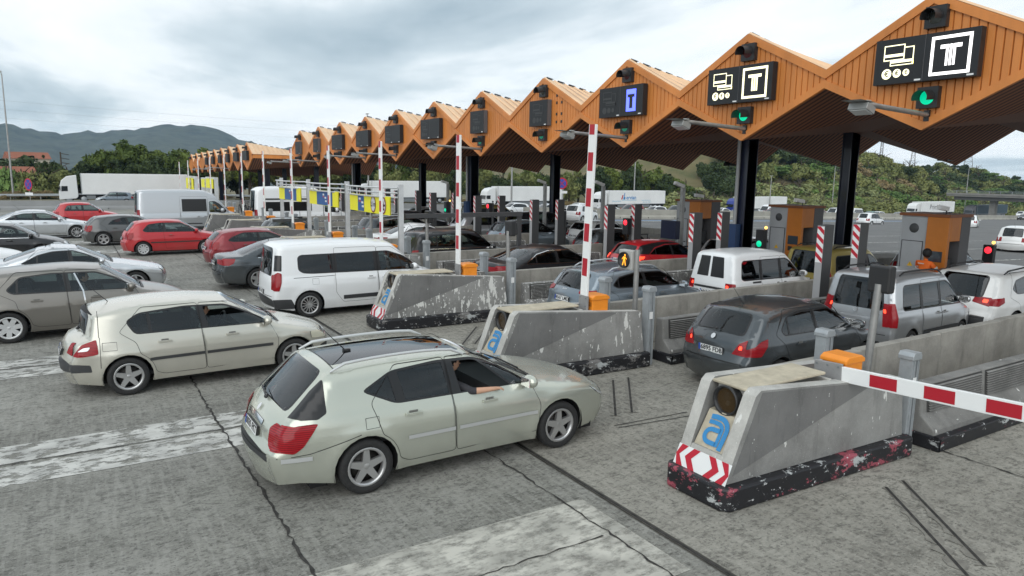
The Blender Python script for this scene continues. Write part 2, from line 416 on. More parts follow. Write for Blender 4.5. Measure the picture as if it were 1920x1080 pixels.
    c2 = V2[T2].mean(1); Q3 = strip(V2[:, 0], V2[:, 1] / W)
    reg2 = np.full(len(T2), 'body', dtype=object)
    for nme, p, m in xregs: reg2[pip(c2[:, 0], c2[:, 1], p)] = nme; rmat[nme] = m
    for nme, p in wp: reg2[pip(c2[:, 0], c2[:, 1], p)] = nme
    rw_frame = None
    def tri_fix(A, t, sg=1): return [tuple(t) if sg > 0 else (t[0], t[2], t[1])]
    # orientation of the strip triangles
    n2 = np.cross(Q3[T2[:, 1]] - Q3[T2[:, 0]], Q3[T2[:, 2]] - Q3[T2[:, 0]]); cen = Q3[T2].mean(1) - np.array([L / 2, 0, H * .45])
    fl = (n2 * cen).sum(1) < 0; T2 = np.where(fl[:, None], T2[:, [0, 2, 1]], T2)
    n1 = np.cross(P3[T[:, 1]] - P3[T[:, 0]], P3[T[:, 2]] - P3[T[:, 0]]); fl = n1[:, 1] < 0; T = np.where(fl[:, None], T[:, [0, 2, 1]], T)
    Pm = P3 * np.array([1, -1, 1]); Tm = T[:, [0, 2, 1]]
    ee = .012
    def side_n(x, z):
        dx = (side(x + ee, z) - side(x - ee, z)) / (2 * ee); dzv = (side(x, z + ee) - side(x, z - ee)) / (2 * ee)
        n = np.stack([-dx, np.ones_like(dx), -dzv], 1); return n / np.linalg.norm(n, axis=1)[:, None]
    NP = side_n(V[:, 0], V[:, 1])
    dpr = seg_dist(V[:, 0], V[:, 1], prof); near = dpr < .016
    if near.any():
        j = np.argmin(((V[near][:, None, :] - prof[None]) ** 2).sum(2), axis=1); q = np.stack([nrm[j, 0], np.full(len(j), .12), nrm[j, 1]], 1); NP[near] = q / np.linalg.norm(q, axis=1)[:, None]
    NM = NP * np.array([1, -1, 1])
    es = .05; ev = .04; vq = np.clip(V2[:, 1] / W, -1 + ev, 1 - ev); sq = np.clip(V2[:, 0], es, ds[-1] - es)
    ta = strip(sq + es, vq) - strip(sq - es, vq); tb_ = strip(sq, vq + ev) - strip(sq, vq - ev)
    NQ = np.cross(ta, tb_); NQ /= np.linalg.norm(NQ, axis=1)[:, None] + 1e-9; cq_ = Q3 - np.array([L / 2, 0, H * .45]); NQ = np.where(((NQ * cq_).sum(1) < 0)[:, None], -NQ, NQ)
    NRM = {id(P3): NP, id(Pm): NM, id(Q3): NQ}
    def mk(name, chunks, parent, off=0., lit=False):
        """chunks: list of (verts, tris, mats-per-tri or mat)"""
        bm = bmesh.new(); mats = []; lay = bm.verts.layers.float_vector.new('nrm')
        for A, t, ms in chunks:
            if len(t) == 0: continue
            used = np.unique(t); mp = {int(u): bm.verts.new(A[u]) for u in used}
            for u, v_ in mp.items(): v_[lay] = Vector(NRM[id(A)][u])
            for k, tri in enumerate(t):
                m = ms[k] if isinstance(ms, (list, np.ndarray)) else ms
                if m not in mats: mats.append(m)
                try: f = bm.faces.new([mp[int(q)] for q in tri])
                except ValueError: continue
                f.smooth = True; f.material_index = mats.index(m)
        bmesh.ops.remove_doubles(bm, verts=bm.verts, dist=.0015)
        if off:
            bm.normal_update()
            for v in bm.verts: v.co += v.normal * off
        me = bpy.data.meshes.new(name); bm.to_mesh(me); bm.free()
        for m in mats: me.materials.append(m)
        at = me.attributes['nrm']; buf = np.zeros(len(me.vertices) * 3, np.float32); at.data.foreach_get('vector', buf); me.attributes.remove(at)
        me.normals_split_custom_set_from_vertices(buf.reshape(-1, 3))
        return mobj(name, me, parent)
    def sel(rg, T_, nm): return T_[rg == nm]
    def matlist(A, t, rg_mat): return rg_mat
    trimcut = S.get('trimz', 0); fl_trim = S.get('trimx', None)
    def bodymats(A, t):
        cz = A[t].mean(1); out = np.full(len(t), col, dtype=object)
        if trimcut: out[cz[:, 2] < trimcut] = M_TRIM
        return out
    isb = lambda rg, extra=(): np.isin(rg, ['body'] + list(extra))
    tb = T[isb(reg)]; t2 = T2[isb(reg2)]
    chunks = [(P3, tb, bodymats(P3, tb)), (Pm, tb[:, [0, 2, 1]], bodymats(Pm, tb)), (Q3, t2, bodymats(Q3, t2))]
    fr = sel(reg, T, 'frame')
    chunks += [(P3, fr, M_PVC), (Pm, fr[:, [0, 2, 1]], M_PVC)]
    tr = sel(reg, T, 'trim'); tr2 = sel(reg2, T2, 'trim')
    chunks += [(P3, tr, M_TRIM), (Pm, tr[:, [0, 2, 1]], M_TRIM), (Q3, tr2, M_TRIM)]
    blk = sel(reg2, T2, 'grille'); chunks += [(Q3, blk, M_DARK)]
    body = mk('body', chunks, root)
    # seams
    def ribbon(poly, w, m, mb, off=.003, closed=True, sides=(1, -1)):
        P = [np.array(p) for p in poly]
        if closed: P = P + [P[0]]
        Pd = [P[0]]
        for a, b in zip(P[:-1], P[1:]):
            n = max(1, int(np.linalg.norm(b - a) / .12)); Pd += [a + (b - a) * (k + 1) / n for k in range(n)]
        Pd = np.array(Pd); tn_ = np.gradient(Pd, axis=0); tn_ /= np.linalg.norm(tn_, axis=1)[:, None] + 1e-9; nn_ = np.stack([-tn_[:, 1], tn_[:, 0]], 1)
        a = Pd + nn_ * w / 2; b = Pd - nn_ * w / 2
        ya = side(a[:, 0], a[:, 1]) + off; yb = side(b[:, 0], b[:, 1]) + off; n = len(Pd)
        for sg in sides:
            vs = [(a[i, 0], sg * ya[i], a[i, 1]) for i in range(n)] + [(b[i, 0], sg * yb[i], b[i, 1]) for i in range(n)]
            fs = [(i, i + 1, n + i + 1, n + i) for i in range(n - 1)]
            mb.add(vs, fs, m, True)
    if lod < 2:
        for p, w in S.get('seams', []):
            for sg in (1, -1): wire = MB(); ribbon(p, w, M_SEAM, wire, closed=False, sides=(sg,)); wire.build('panel_gap', body)
    for (t, w) in S.get('xseams', []):
        sA = ds[tagi[t]] if isinstance(t, str) else s_rear(t)
        q = strip(np.full(9, sA - w / 2), np.linspace(-.98, .98, 9)); q2 = strip(np.full(9, sA + w / 2), np.linspace(-.98, .98, 9))
        up = np.array([0, 0, .004]) if isinstance(t, str) else np.array([-.005, 0, 0])
        wire = MB(); wire.add([tuple(p + up) for p in q] + [tuple(p + up) for p in q2], [(i, i + 1, 9 + i + 1, 9 + i) for i in range(8)], M_SEAM); wire.build('panel_gap', body)
    for p, w, m, th in S.get('strips', []):      # mouldings
        for sg in (1, -1): mbx = MB(); ribbon(p, w, m, mbx, off=th, closed=False, sides=(sg,)); mbx.build('side_moulding', root)
    gl = {'clear': G_CLEAR, 'tint': G_TINT, 'priv': G_PRIV}
    gm = G_DARK if lod == 2 else None
    # doors, glazing, lamps
    dn = S.get('doorglass', None)
    for i in range(len(doors)):
        t = sel(reg, T, 'door%d' % i)
        for A, tt, sg in ((P3, t, 1), (Pm, t[:, [0, 2, 1]], -1)):
            dobj = mk('door', [(A, tt, bodymats(A, tt))], root)
            hx, hz = S['handles'][i]; hy = float(side(np.array([hx]), np.array([hz]))[0])
            hb = MB(); hm = S.get('hmat', col)
            hb.box((hx, sg * (hy + .020), hz), (.21, .024, .034), hm); hb.box((hx, sg * (hy + .001), hz + .008), (.11, .006, .062), M_CUPSH)  # flat grey plate under the grip stands for the shade of its recess
            hb.build('handle', dobj, bevel=.006)
            wg = MB(); ribbon(doors[i], .0065 if lod == 0 else .014, M_SEAM, wg, sides=(sg,)); wg.build('door_gap', dobj)
    openp = S.get('open', ())
    for i, p in enumerate(panes):
        t = sel(reg, T, 'pane%d' % i)
        g = gm or gl[S.get('pglass', ['tint'] * 9)[i]]
        for A, tt, sg in ((P3, t, 1), (Pm, t[:, [0, 2, 1]], -1)):
            if (i, sg) in openp:
                zc = S['openz']; cz = A[tt].mean(1)[:, 2]; tt = tt[cz < zc]
                if len(tt) == 0: continue
            mk('side_window', [(A, tt, g)], root, off=-.006)
    for nme, p in wp:
        t = sel(reg2, T2, nme)
        g = gm or {'windscreen': G_CLEAR, 'rear_window': gl[S.get('rglass', 'tint')], 'sunroof': G_PRIV}[nme]
        o = mk(nme, [(Q3, t, g)], root, off=-.004)
        if lod < 2 and nme != 'sunroof':     # dark surround
            wb = MB(); n = len(p); pi = inset(p, .03 if nme == 'windscreen' else .045)
            a = strip(np.array([q[0] for q in p]), np.array([q[1] for q in p]) / W); b = strip(np.array([q[0] for q in pi]), np.array([q[1] for q in pi]) / W)
            wb.add([tuple(q) for q in a] + [tuple(q) for q in b], [(k, (k + 1) % n, n + (k + 1) % n, n + k) for k in range(n)], M_PVC); wb.build('window_seal', o)
    for nm, pn in (('tail', 'tail_light'), ('head', 'headlight')):
        ts_ = sel(reg, T, nm)
        for sg, suf in ((1, '_l'), (-1, '_r')):
            t2s = sel(reg2, T2, nm + suf); A = P3 if sg > 0 else Pm
            if len(ts_) + len(t2s) == 0: continue
            o = mk(pn, [(A, ts_ if sg > 0 else ts_[:, [0, 2, 1]], rmat.get(nm, rmat.get(nm + suf))), (Q3, t2s, rmat.get(nm + suf))], root, off=.009)
    for nme, lab in (('fog', 'rear_reflector'),):
        for sg, suf in ((1, '_l'), (-1, '_r')):
            t2s = sel(reg2, T2, nme + suf)
            if len(t2s): mk(lab, [(Q3, t2s, rmat[nme + suf])], root, off=.006)
    for nme, pn in (('chrome', 'boot_trim'), ('brake3', 'high_brake_light'), ('lamp_in', 'lamp_insert'), ('pane_l', 'rear_window'), ('pane_r', 'rear_window')):
        t2s = sel(reg2, T2, nme)
        if len(t2s): mk(pn, [(Q3, t2s, rmat[nme])], root, off=.008)
    for nme, p, m in sregs:
        if nme in ('tail', 'head', 'trim'): continue
        t = sel(reg, T, nme)
        for A, tt in ((P3, t), (Pm, t[:, [0, 2, 1]])):
            if len(tt): mk('lamp_lens' if 'lens' in nme else 'trim_panel', [(A, tt, m)], root, off=.012 if 'lens' in nme else .004)
    def rear_frame(z, v=0., off=.01):
        s0 = s_rear(z); a = strip([s0 - .02, s0 + .02], [v, v]); p = strip([s0], [v])[0]; d = Vector(a[0] - a[1]).normalized()
        q = strip([s0, s0], [v - .05, v + .05]); rt = Vector(q[0] - q[1]).normalized()   # towards -y = viewer's right when looking at the rear
        n = rt.cross(d); return plane_frame(Vector(p) + n * off, rt, d), n
    if S.get('plate'):
        z, txt, pmat = S['plate']; F, n = rear_frame(z, S.get('platev', 0), .022)
        pb = MB(); pw, ph = (.26, .055)
        pb.add([F @ Vector(q) for q in ((-pw, -ph, 0), (pw, -ph, 0), (pw, ph, 0), (-pw, ph, 0))], [(0, 1, 2, 3)], pmat)
        pb.add([F @ Vector(q) for q in ((-pw, -ph, -.03), (pw, -ph, -.03), (pw, ph, -.03), (-pw, ph, -.03), (-pw, -ph, 0), (pw, -ph, 0), (pw, ph, 0), (-pw, ph, 0))], [(0, 1, 5, 4), (1, 2, 6, 5), (2, 3, 7, 6), (3, 0, 4, 7)], M_DARK)
        po = pb.build('number_plate', root)
        if lod < 2:
            lb = MB()
            lb.add([F @ Vector(q) for q in ((-pw, -ph, .001), (-pw + .045, -ph, .001), (-pw + .045, ph, .001), (-pw, ph, .001))], [(0, 1, 2, 3)], M_BLUE)
            text_mb(txt, .115, F @ Matrix.Translation((.022, 0, .003)), M_BLACK, mb=lb, bold=.003); lb.build('plate_lettering', po)
    for (txt, size, z, v, m) in S.get('badges', []):
        F, n = rear_frame(z, v, .012); text_mb(txt, size, F, m).build('badge', root)
    for (z, v, sx, sz, m) in S.get('emblems', []):
        F, n = rear_frame(z, v, .012); e = MB()
        pts_ = [F @ Vector((sx * math.cos(2 * PI * k / 14), sz * math.sin(2 * PI * k / 14), .006)) for k in range(14)]
        e.add(pts_, [tuple(range(14))], m); e.build('emblem', root)
    if S.get('wiper'):
        z, ln, ang = S['wiper']; F, n = rear_frame(z, 0, .03); w_ = MB()
        a = F @ Vector((0, 0, 0)); b = F @ Vector((-ln * math.cos(ang), ln * math.sin(ang), 0))
        w_.tube([a, b], [.014, .007], M_DARK, 6); w_.ball(a, .025, M_DARK, 6); w_.build('rear_wiper', root)
    # wheels
    hub, ty, rim = wheel_parts(S.get('wheel', 'five'), rw)
    for cx in (xr, xf):
        for sg in (1, -1):
            yy = float(base_y(np.array([cx]), np.array([rw + ra + .05]))[0]) - .115
            h = mobj('wheel', hub, root, (cx, sg * yy, rw), 0 if sg > 0 else PI)
            mobj('tyre', ty, h); mobj('rim', rim, h)
    # underbody
    ub = MB(); ub.b2((.25, -W + .42, zs - .06), (L - .3, W - .42, zb0 - .25), M_UNDER)
    for a, b in ((.42, xr - ra - .04), (xr + ra + .04, xf - ra - .04), (xf + ra + .04, L - .35)):
        if b - a > .1: ub.b2((a, -W + .16, zs - .05), (b, W - .16, .5), M_UNDER)
    for cx in (xr, xf):
        for sg in (1, -1):
            vs = []; n = 12
            for k in range(n + 1):
                t = -a_s + (PI + 2 * a_s) * k / n
                for yy in (sg * (W - .03), sg * (W - .44)): vs.append((cx + (ra + .012) * math.cos(t), yy, rw + (ra + .012) * math.sin(t)))
            ub.add(vs, [(2 * k, 2 * k + 1, 2 * k + 3, 2 * k + 2) for k in range(n)], M_UNDER, True)
    ub.build('underbody', root)
    # mirrors
    mx, mz = S['mirror']; my = float(side(np.array([mx]), np.array([mz]))[0])
    for sg in (1, -1):
        mb = MB(); sc = S.get('mirs', 1.12)
        mb.ball((mx, sg * (my + .115 * sc), mz + .05), (.075 * sc, .115 * sc, .075 * sc), S.get('mirmat', col), 8); mb.box((mx, sg * (my + .02), mz), (.07, .07, .04), M_DARK)
        mb.box((mx - .07 * sc, sg * (my + .12 * sc), mz + .05), (.012, .16 * sc, .1 * sc), M_CHROME)
        mb.build('wing_mirror', root)
    if S.get('antenna') and lod < 2:
        ax, az = S['antenna']; an = MB(); an.tube([(ax, 0, az), (ax - .32, 0, az + .34)], [.008, .003], M_DARK, 5); an.box((ax + .01, 0, az + .005), (.09, .05, .03), M_DARK); an.build('antenna', root)
    if S.get('rails') and lod < 2:
        x0, x1, m = S['rails']
        for sg in (1, -1):
            rb = MB(); pts_ = []
            for k in range(11):
                x = x0 + (x1 - x0) * k / 10; zt = float(np.interp(-x, -prof[tagi['roof_f']:tagi['tail'] + 1, 0], prof[tagi['roof_f']:tagi['tail'] + 1, 1]))
                yy = float(side(np.array([x]), np.array([zt - .012]))[0]) + .0
                pts_.append((x, sg * yy, zt + .055 - (.055 if k in (0, 10) else 0)))
            rb.tube(pts_, [.012] + [.021] * 9 + [.012], m, 6); rb.build('roof_rail', root)
    if S.get('wipers', True) and lod == 0 and 'cowl' in tagi:
        sc_ = ds[tagi['cowl']]; wb = MB()
        for v0, v1 in ((-.5, .15), (.1, .75)):
            q = strip([sc_ + .03, sc_ + .10], [v0, v1]) + np.array([0, 0, .02]); wb.tube([q[0], q[1]], .012, M_DARK, 5)
        q = strip(np.full(9, sc_ - .06), np.linspace(-.9, .9, 9)); q2 = strip(np.full(9, sc_ + .01), np.linspace(-.92, .92, 9))
        wb.add([tuple(p + np.array([0, 0, .006])) for p in q] + [tuple(p + np.array([0, 0, .006])) for p in q2], [(i, i + 1, 10 + i, 9 + i) for i in range(8)], M_DARK); wb.build('windscreen_wiper', root)
    # interior
    if lod < 2:
        zf = .32; xc = S.get('xc', xf - 1.45)      # front seat base
        fl_ = MB(); fl_.b2((xr - .1, -W + .2, .26), (xf - .35, W - .2, zf), M_SEAT); fl_.b2((.35, -W + .25, .5), (xr + .35, W - .25, zb0 - .16), M_SEAT)
        fl_.build('cabin_floor', root)
        db = MB(); xd = S.get('xd', xf - .62); zd = zb1 - .02
        db.prism([(xd - .3, zd - .42), (xd - .22, zd - .02), (xd + .25, zd - .01), (xd + .35, zd - .4)], 'y', -W + .16, W - .16, M_SEAT); db.build('dashboard', root)
        sw = MB(); c0 = Vector((xd - .42, -0 + .36, zd - .06)); ring = []
        for k in range(17):
            t = 2 * PI * k / 16; ring.append(c0 + Vector((.07 * math.sin(t), .18 * math.cos(t), .165 * math.sin(t))))
        sw.tube(ring, .017, M_DARK, 6, False); sw.tube([c0, c0 + Vector((.2, 0, -.1))], .03, M_DARK, 6); sw.build('steering_wheel', root)
        for yy in (.36, -.36):
            st = MB(); st.box((xc + .18, yy, .50), (.5, .46, .2), M_SEAT); st.box((xc - .12, yy, .80), (.16, .44, .58), M_SEAT, Matrix.Rotation(-.3, 3, 'Y')); st.box((xc - .25, yy, 1.17), (.1, .26, .16), M_SEAT, Matrix.Rotation(-.2, 3, 'Y'))
            st.build('front_seat', root, bevel=.04)
        st = MB(); xb = S.get('xb', xr + .35); st.box((xb + .3, 0, .52), (.5, 1.2, .2), M_SEAT); st.box((xb + .02, 0, .82), (.15, 1.2, .55), M_SEAT, Matrix.Rotation(-.32, 3, 'Y'))
        for yy in (-.4, .4): st.box((xb - .1, yy, 1.14), (.09, .25, .14), M_SEAT)
        st.build('rear_seat', root, bevel=.04)
    return dict(side=side, strip=strip, rear_frame=rear_frame, ds=ds, tagi=tagi)
def arcd(xr, rw, r, a0, a1, n=6): return [(xr + r * math.cos(R(a0 + (a1 - a0) * k / n)), rw + r * math.sin(R(a0 + (a1 - a0) * k / n))) for k in range(n + 1)]
# ------------------------------------------------------------------ the kinds of car
def mkspec(**k): return k
def hatch_doors(xr, rw, xB, xBt, xD, xA, zbl, zrf, zs=.29, r=.40, xq=None):
    """rear + front door outlines; xB/xBt B-line at sill/roof, xD door front edge, xA A-pillar top, zbl belt, zrf top"""
    xq = xq if xq is not None else xr + .1
    rear = [(xB - .006, zs), (xBt - .006, zrf), (xq + .32, zrf - .005), (xq - .02, zbl + .08), (xr + .14, rw + r + .14)] + arcd(xr, rw, r, 62, 5, 5) + [(xr + r + .12, zs)]
    front = [(xB + .006, zs), (xD, zs + .03), (xD + .03, zbl - .28), (xD - .1, zbl), (xA + .06, zrf - .02), (xBt + .006, zrf)]
    return [rear, front]
def S407():
    xr, xf, rw = 1.035, 3.76, .325
    return mkspec(L=4.76, W=.905, H=1.465, xr=xr, xf=xf, rw=rw, sill=.2, belt=(1.0, .93), lean=.19, round=.12, kr=.16, lr=.8, kf=.24, lf=1.1, bulge=.06,
        prof=[(4.62, .2), (4.70, .32), (4.71, .48), (4.655, .645), (4.47, .765), (4.02, .885), (3.5, .962), (3.42, .972, 1), (2.55, 1.385), (2.45, 1.415), (1.95, 1.462), (1.3, 1.462), (.78, 1.43), (.66, 1.405, 1), (.24, 1.0), (.19, .95), (.10, .82), (.07, .68, 1), (.0, .60), (.0, .46), (.07, .24)],
        tags={'nose': 4, 'cowl': 7, 'roof_f': 8, 'roof_r': 12, 'rw_t': 13, 'rw_b': 14, 'tail': 13, 'sun_f': 9, 'sun_r': 12},
        dlo=[(1.02, 1.185), (1.40, 1.365), (2.0, 1.405), (2.5, 1.385), (2.85, 1.26), (3.30, .985), (1.42, 1.0)],
        panes=[((.3, .3), (1.43, 1.34)), ((1.55, 1.46), (2.12, 2.06)), ((2.28, 2.20), (2.98, 2.4)), ((3.02, 2.45), (3.6, 3.6))], pglass=['tint', 'tint', 'clear', 'clear'],
        doors=hatch_doors(xr, rw, 2.20, 2.12, 3.40, 2.55, .97, 1.425, .29, .41), handles=[(1.62, .865), (2.66, .855)],
        rwv=.93, rwvb=.88, sregs=[('tail', [(.0, .64), (.0, .90), (.50, .925), (.44, .84), (.33, .69), (.24, .62)], M_RED), ('wrap_glass', [(.62, 1.355), (.20, .985), (.50, .965), (.60, 1.02)], M_PVC), ('head', [(4.30, .78), (4.62, .60), (4.70, .52), (4.46, .66)], M_CLEAR)],
        xregs=[('tail', 'r', [(.80, .70), (.77, .84), (.86, .90), (1, .90), (1, .64), (.84, .66)], M_RED), ('chrome', 'r', [(-.45, .845), (.45, .845), (.47, .80), (-.47, .80)], M_CHROME), ('head', 'f', [(.62, .64), (.7, .74), (1, .74), (1, .52), (.8, .56)], M_CLEAR), ('grille', 'f', [(-.5, .36), (.5, .36), (.42, .58), (-.42, .58)], M_DARK), ('trim', 'r', [(-1, .50), (1, .50), (1, .57), (-1, .57)], M_TRIM)],
        seams=[(arcd(xr, rw, .415, 100, 180, 1)[:1] + [(.40, .60), (.06, .57)], .008), ([(1.03, .90), (1.19, .90), (1.19, .78), (1.03, .78), (1.03, .90)], .006)], xseams=[('roof_r', .010), (.585, .012)],
        strips=[([(1.55, .585), (2.17, .585)], .045, M_HUB, .012), ([(2.23, .585), (3.38, .585)], .045, M_HUB, .012), ([(.10, .545), (.42, .55)], .05, M_HUB, .012)],
        plate=(.735, '0035 FKT', M_PLATE), mirror=(3.22, .985), wheel='five', rails=(.72, 2.42, M_HUB), antenna=(1.12, 1.487), wiper=(.985, .42, .15), badges=[('407sw', .075, .79, -.55, M_CHROME)], emblems=[(.90, 0, .035, .045, M_CHROME)],
        rglass='tint', xc=2.42, xd=3.12, open=((2, -1),), openz=.0)
def SMEG():
    xr, xf, rw = .80, 3.486, .312
    return mkspec(L=4.21, W=.885, H=1.455, xr=xr, xf=xf, rw=rw, belt=(.98, .93), lean=.17, round=.11, kr=.16, lr=.75, kf=.25, bulge=.10,
        prof=[(4.12, .2), (4.20, .35), (4.19, .5), (4.08, .68), (3.8, .80), (3.35, .915), (3.22, .94, 1), (2.40, 1.375), (2.28, 1.41), (1.8, 1.452), (1.2, 1.445), (.70, 1.395), (.40, 1.335, 1), (.36, 1.315, 1), (.29, .96, 1), (.10, .88), (.06, .72), (.01, .58), (.0, .45), (.08, .23)],
        tags={'nose': 4, 'cowl': 6, 'roof_f': 7, 'roof_r': 11, 'rw_t': 13, 'rw_b': 14, 'tail': 12},
        dlo=[(.80, 1.20), (1.00, 1.32), (1.7, 1.375), (2.34, 1.355), (2.62, 1.24), (3.12, .975), (.93, .985)],
        panes=[((.2, .2), (1.14, 1.10)), ((1.19, 1.15), (1.94, 1.86)), ((2.06, 1.96), (3.4, 3.4))], pglass=['tint', 'tint', 'clear'],
        doors=hatch_doors(xr, rw, 1.99, 1.91, 3.17, 2.38, .96, 1.405, .29, .41, .72), handles=[(1.36, .84), (2.42, .845)], rwv=.88, rwvb=.80,
        sregs=[('tail', [(.08, .74), (.18, .88), (.385, .96), (.40, .73), (.2, .70), (.06, .70)], M_RED), ('lens_white', [(.12, .78), (.20, .84), (.30, .85), (.26, .79)], M_CLEAR), ('head', [(3.80, .72), (3.95, .72), (4.14, .60), (4.12, .56), (3.82, .60)], pm('lamp_yellowed', (.6, .58, .46), .2, coat=1)), ('trim', [(0, .43), (.30, .44), (.28, .56), (0, .57)], M_TRIM), ('trim', [(4.0, .34), (4.3, .34), (4.3, .45), (4.02, .43)], M_TRIM)],
        xregs=[('tail', 'r', [(.70, .70), (.86, .88), (1, .90), (1, .70)], M_RED), ('head', 'f', [(.62, .58), (.65, .68), (1, .70), (1, .56)], M_CLEAR), ('trim', 'r', [(-1, .43), (1, .43), (1, .57), (-1, .57)], M_TRIM), ('grille', 'f', [(-.5, .34), (.5, .34), (.45, .5), (-.45, .5)], M_DARK)],
        seams=[([(.43, .985), (.42, .50)], .008), ([(.46, .90), (.66, .90), (.66, .77), (.46, .77), (.46, .90)], .007), ([(.43, 1.39), (.42, .985)], .008)], xseams=[('rw_t', .012)],
        strips=[([(1.12, .565), (1.96, .575)], .05, M_TRIM, .014), ([(2.0, .575), (3.10, .585)], .05, M_TRIM, .014)],
        plate=(.66, '4178 DCB', M_PLATE), mirror=(3.0, .985), wheel='five', antenna=(.66, 1.405), wiper=(.93, .3, .1), rglass='priv', xc=2.12, xd=2.9, open=((2, -1),), openz=1.17)
def SHATCH(L=4.0, W=.87, H=1.46, xr=.68, wb=2.5, rw=.31, three=False, **k):
    """ordinary small hatchback; extra keys override"""
    xf = xr + wb; q = L / 4.0
    d = mkspec(L=L, W=W, H=H, xr=xr, xf=xf, rw=rw, belt=(.98, .93), lean=.18, round=.11, kr=.15, lr=.7, kf=.24, bulge=.09,
        prof=[(L - .08, .2), (L, .36), (L - .02, .52), (L - .12, .68), (L - .42, .82), (L - .86, .925), (L - .98, .95, 1), (L - 1.72, H - .085), (L - 1.85, H - .045), (L - 2.3, H), (L - 2.9, H - .02), (.56, H - .085), (.44, H - .13, 1), (.16, .99, 1), (.09, .88), (.06, .70), (.0, .58), (.0, .44), (.07, .22)],
        tags={'nose': 4, 'cowl': 6, 'roof_f': 7, 'roof_r': 11, 'rw_t': 12, 'rw_b': 13, 'tail': 12},
        dlo=[(.66, 1.06), (.90, H - .15), (1.4 * q, H - .085), (L - 1.78, H - .09), (L - 1.5, H - .21), (L - 1.05, .97), (.78, .99)],
        panes=[((.2, .2), (.98, 1.0)), ((1.02, 1.04), (1.74 * q, 1.68 * q)), ((1.84 * q, 1.77 * q), (L - .6, L - .6))], pglass=['tint', 'tint', 'clear'],
        doors=hatch_doors(xr, rw, 1.80 * q, 1.73 * q, L - 1.0, L - 1.72, .96, H - .045, .29, .40, .66), handles=[(1.25 * q, .84), (2.25 * q, .84)],
        rwv=.88, rwvb=.82,
        sregs=[('tail', [(.05, .70), (.16, .96), (.34, .98), (.32, .78), (.22, .68)], M_RED), ('head', [(L - .5, .74), (L - .3, .74), (L - .06, .60), (L - .08, .55), (L - .42, .62)], M_CLEAR)],
        xregs=[('tail', 'r', [(.76, .70), (.80, .95), (1, .96), (1, .70)], M_RED), ('head', 'f', [(.60, .58), (.65, .69), (1, .70), (1, .54)], M_CLEAR), ('grille', 'f', [(-.55, .30), (.55, .30), (.5, .48), (-.5, .48)], M_DARK)],
        xseams=[(.565, .012)], plate=(.66, '2846 GHL', M_PLATE), mirror=(L - 1.18, .985), wheel='cap', antenna=(.62, H - .07), wiper=(.985, .3, .1), rglass='tint', xc=xf - 1.42, xd=xf - .62)
    if three:
        d['panes'] = [((.2, .2), (1.52 * q, 1.47 * q)), ((1.62 * q, 1.56 * q), (L - .6, L - .6))]; d['pglass'] = ['tint', 'clear']
        d['doors'] = [[(1.56 * q, .29), (L - 1.0, .32), (L - .97, .66), (L - 1.1, .96), (L - 1.66, H - .065), (1.5 * q, H - .045), (1.5 * q, .9)]]; d['handles'] = [(1.78 * q, .84)]
    d.update(k); return d
def SSEDAN(L=4.75, W=.905, H=1.455, xr=1.05, wb=2.78, rw=.325, **k):
    xf = xr + wb
    d = mkspec(L=L, W=W, H=H, xr=xr, xf=xf, rw=rw, belt=(1.0, .93), lean=.20, round=.11, kr=.15, lr=.8, kf=.24, lf=1.1, bulge=.09,
        prof=[(L - .08, .2), (L, .36), (L - .01, .52), (L - .10, .68), (L - .5, .80), (L - 1.2, .925), (L - 1.38, .955, 1), (L - 2.2, H - .075), (L - 2.35, H - .035), (L - 2.8, H), (1.75, H - .03), (1.48, H - .085), (1.36, H - .12, 1), (.62, 1.045, 1), (.45, 1.04), (.12, 1.02), (.05, .96, 1), (.03, .72), (.0, .58), (.0, .44), (.08, .22)],
        tags={'nose': 4, 'cowl': 6, 'roof_f': 7, 'roof_r': 11, 'rw_t': 12, 'rw_b': 13, 'tail': 16},
        dlo=[(.98, 1.02), (1.38, H - .19), (1.75, H - .10), (L - 2.3, H - .09), (L - 2.0, H - .2), (L - 1.48, .98), (1.1, 1.0)],
        panes=[((.2, .2), (1.36, 1.36)), ((1.40, 1.40), (2.12, 2.08)), ((2.23, 2.18), (L - .9, L - .9))], pglass=['tint', 'tint', 'clear'],
        doors=hatch_doors(xr, rw, 2.18, 2.13, L - 1.38, L - 2.2, .97, H - .045, .29, .42, 1.1), handles=[(1.62, .85), (2.62, .85)], rwv=.86, rwvb=.84,
        sregs=[('tail', [(.03, .78), (.05, .98), (.40, .97), (.34, .84), (.2, .77)], M_RED), ('head', [(L - .62, .74), (L - .4, .74), (L - .06, .62), (L - .08, .55), (L - .5, .63)], M_CLEAR)],
        xregs=[('tail', 'r', [(.60, .80), (.58, .93), (1, .95), (1, .78)], M_RED), ('head', 'f', [(.58, .58), (.62, .70), (1, .70), (1, .55)], M_CLEAR), ('grille', 'f', [(-.34, .5), (.34, .5), (.32, .68), (-.32, .68)], M_DARK)],
        xseams=[(.57, .012)], plate=(.80, '7319 HVN', M_PLATE), mirror=(L - 1.62, .985), wheel='five', antenna=(1.62, H - .03), rglass='tint', xc=xf - 1.5, xd=xf - .66)
    d.update(k); return d
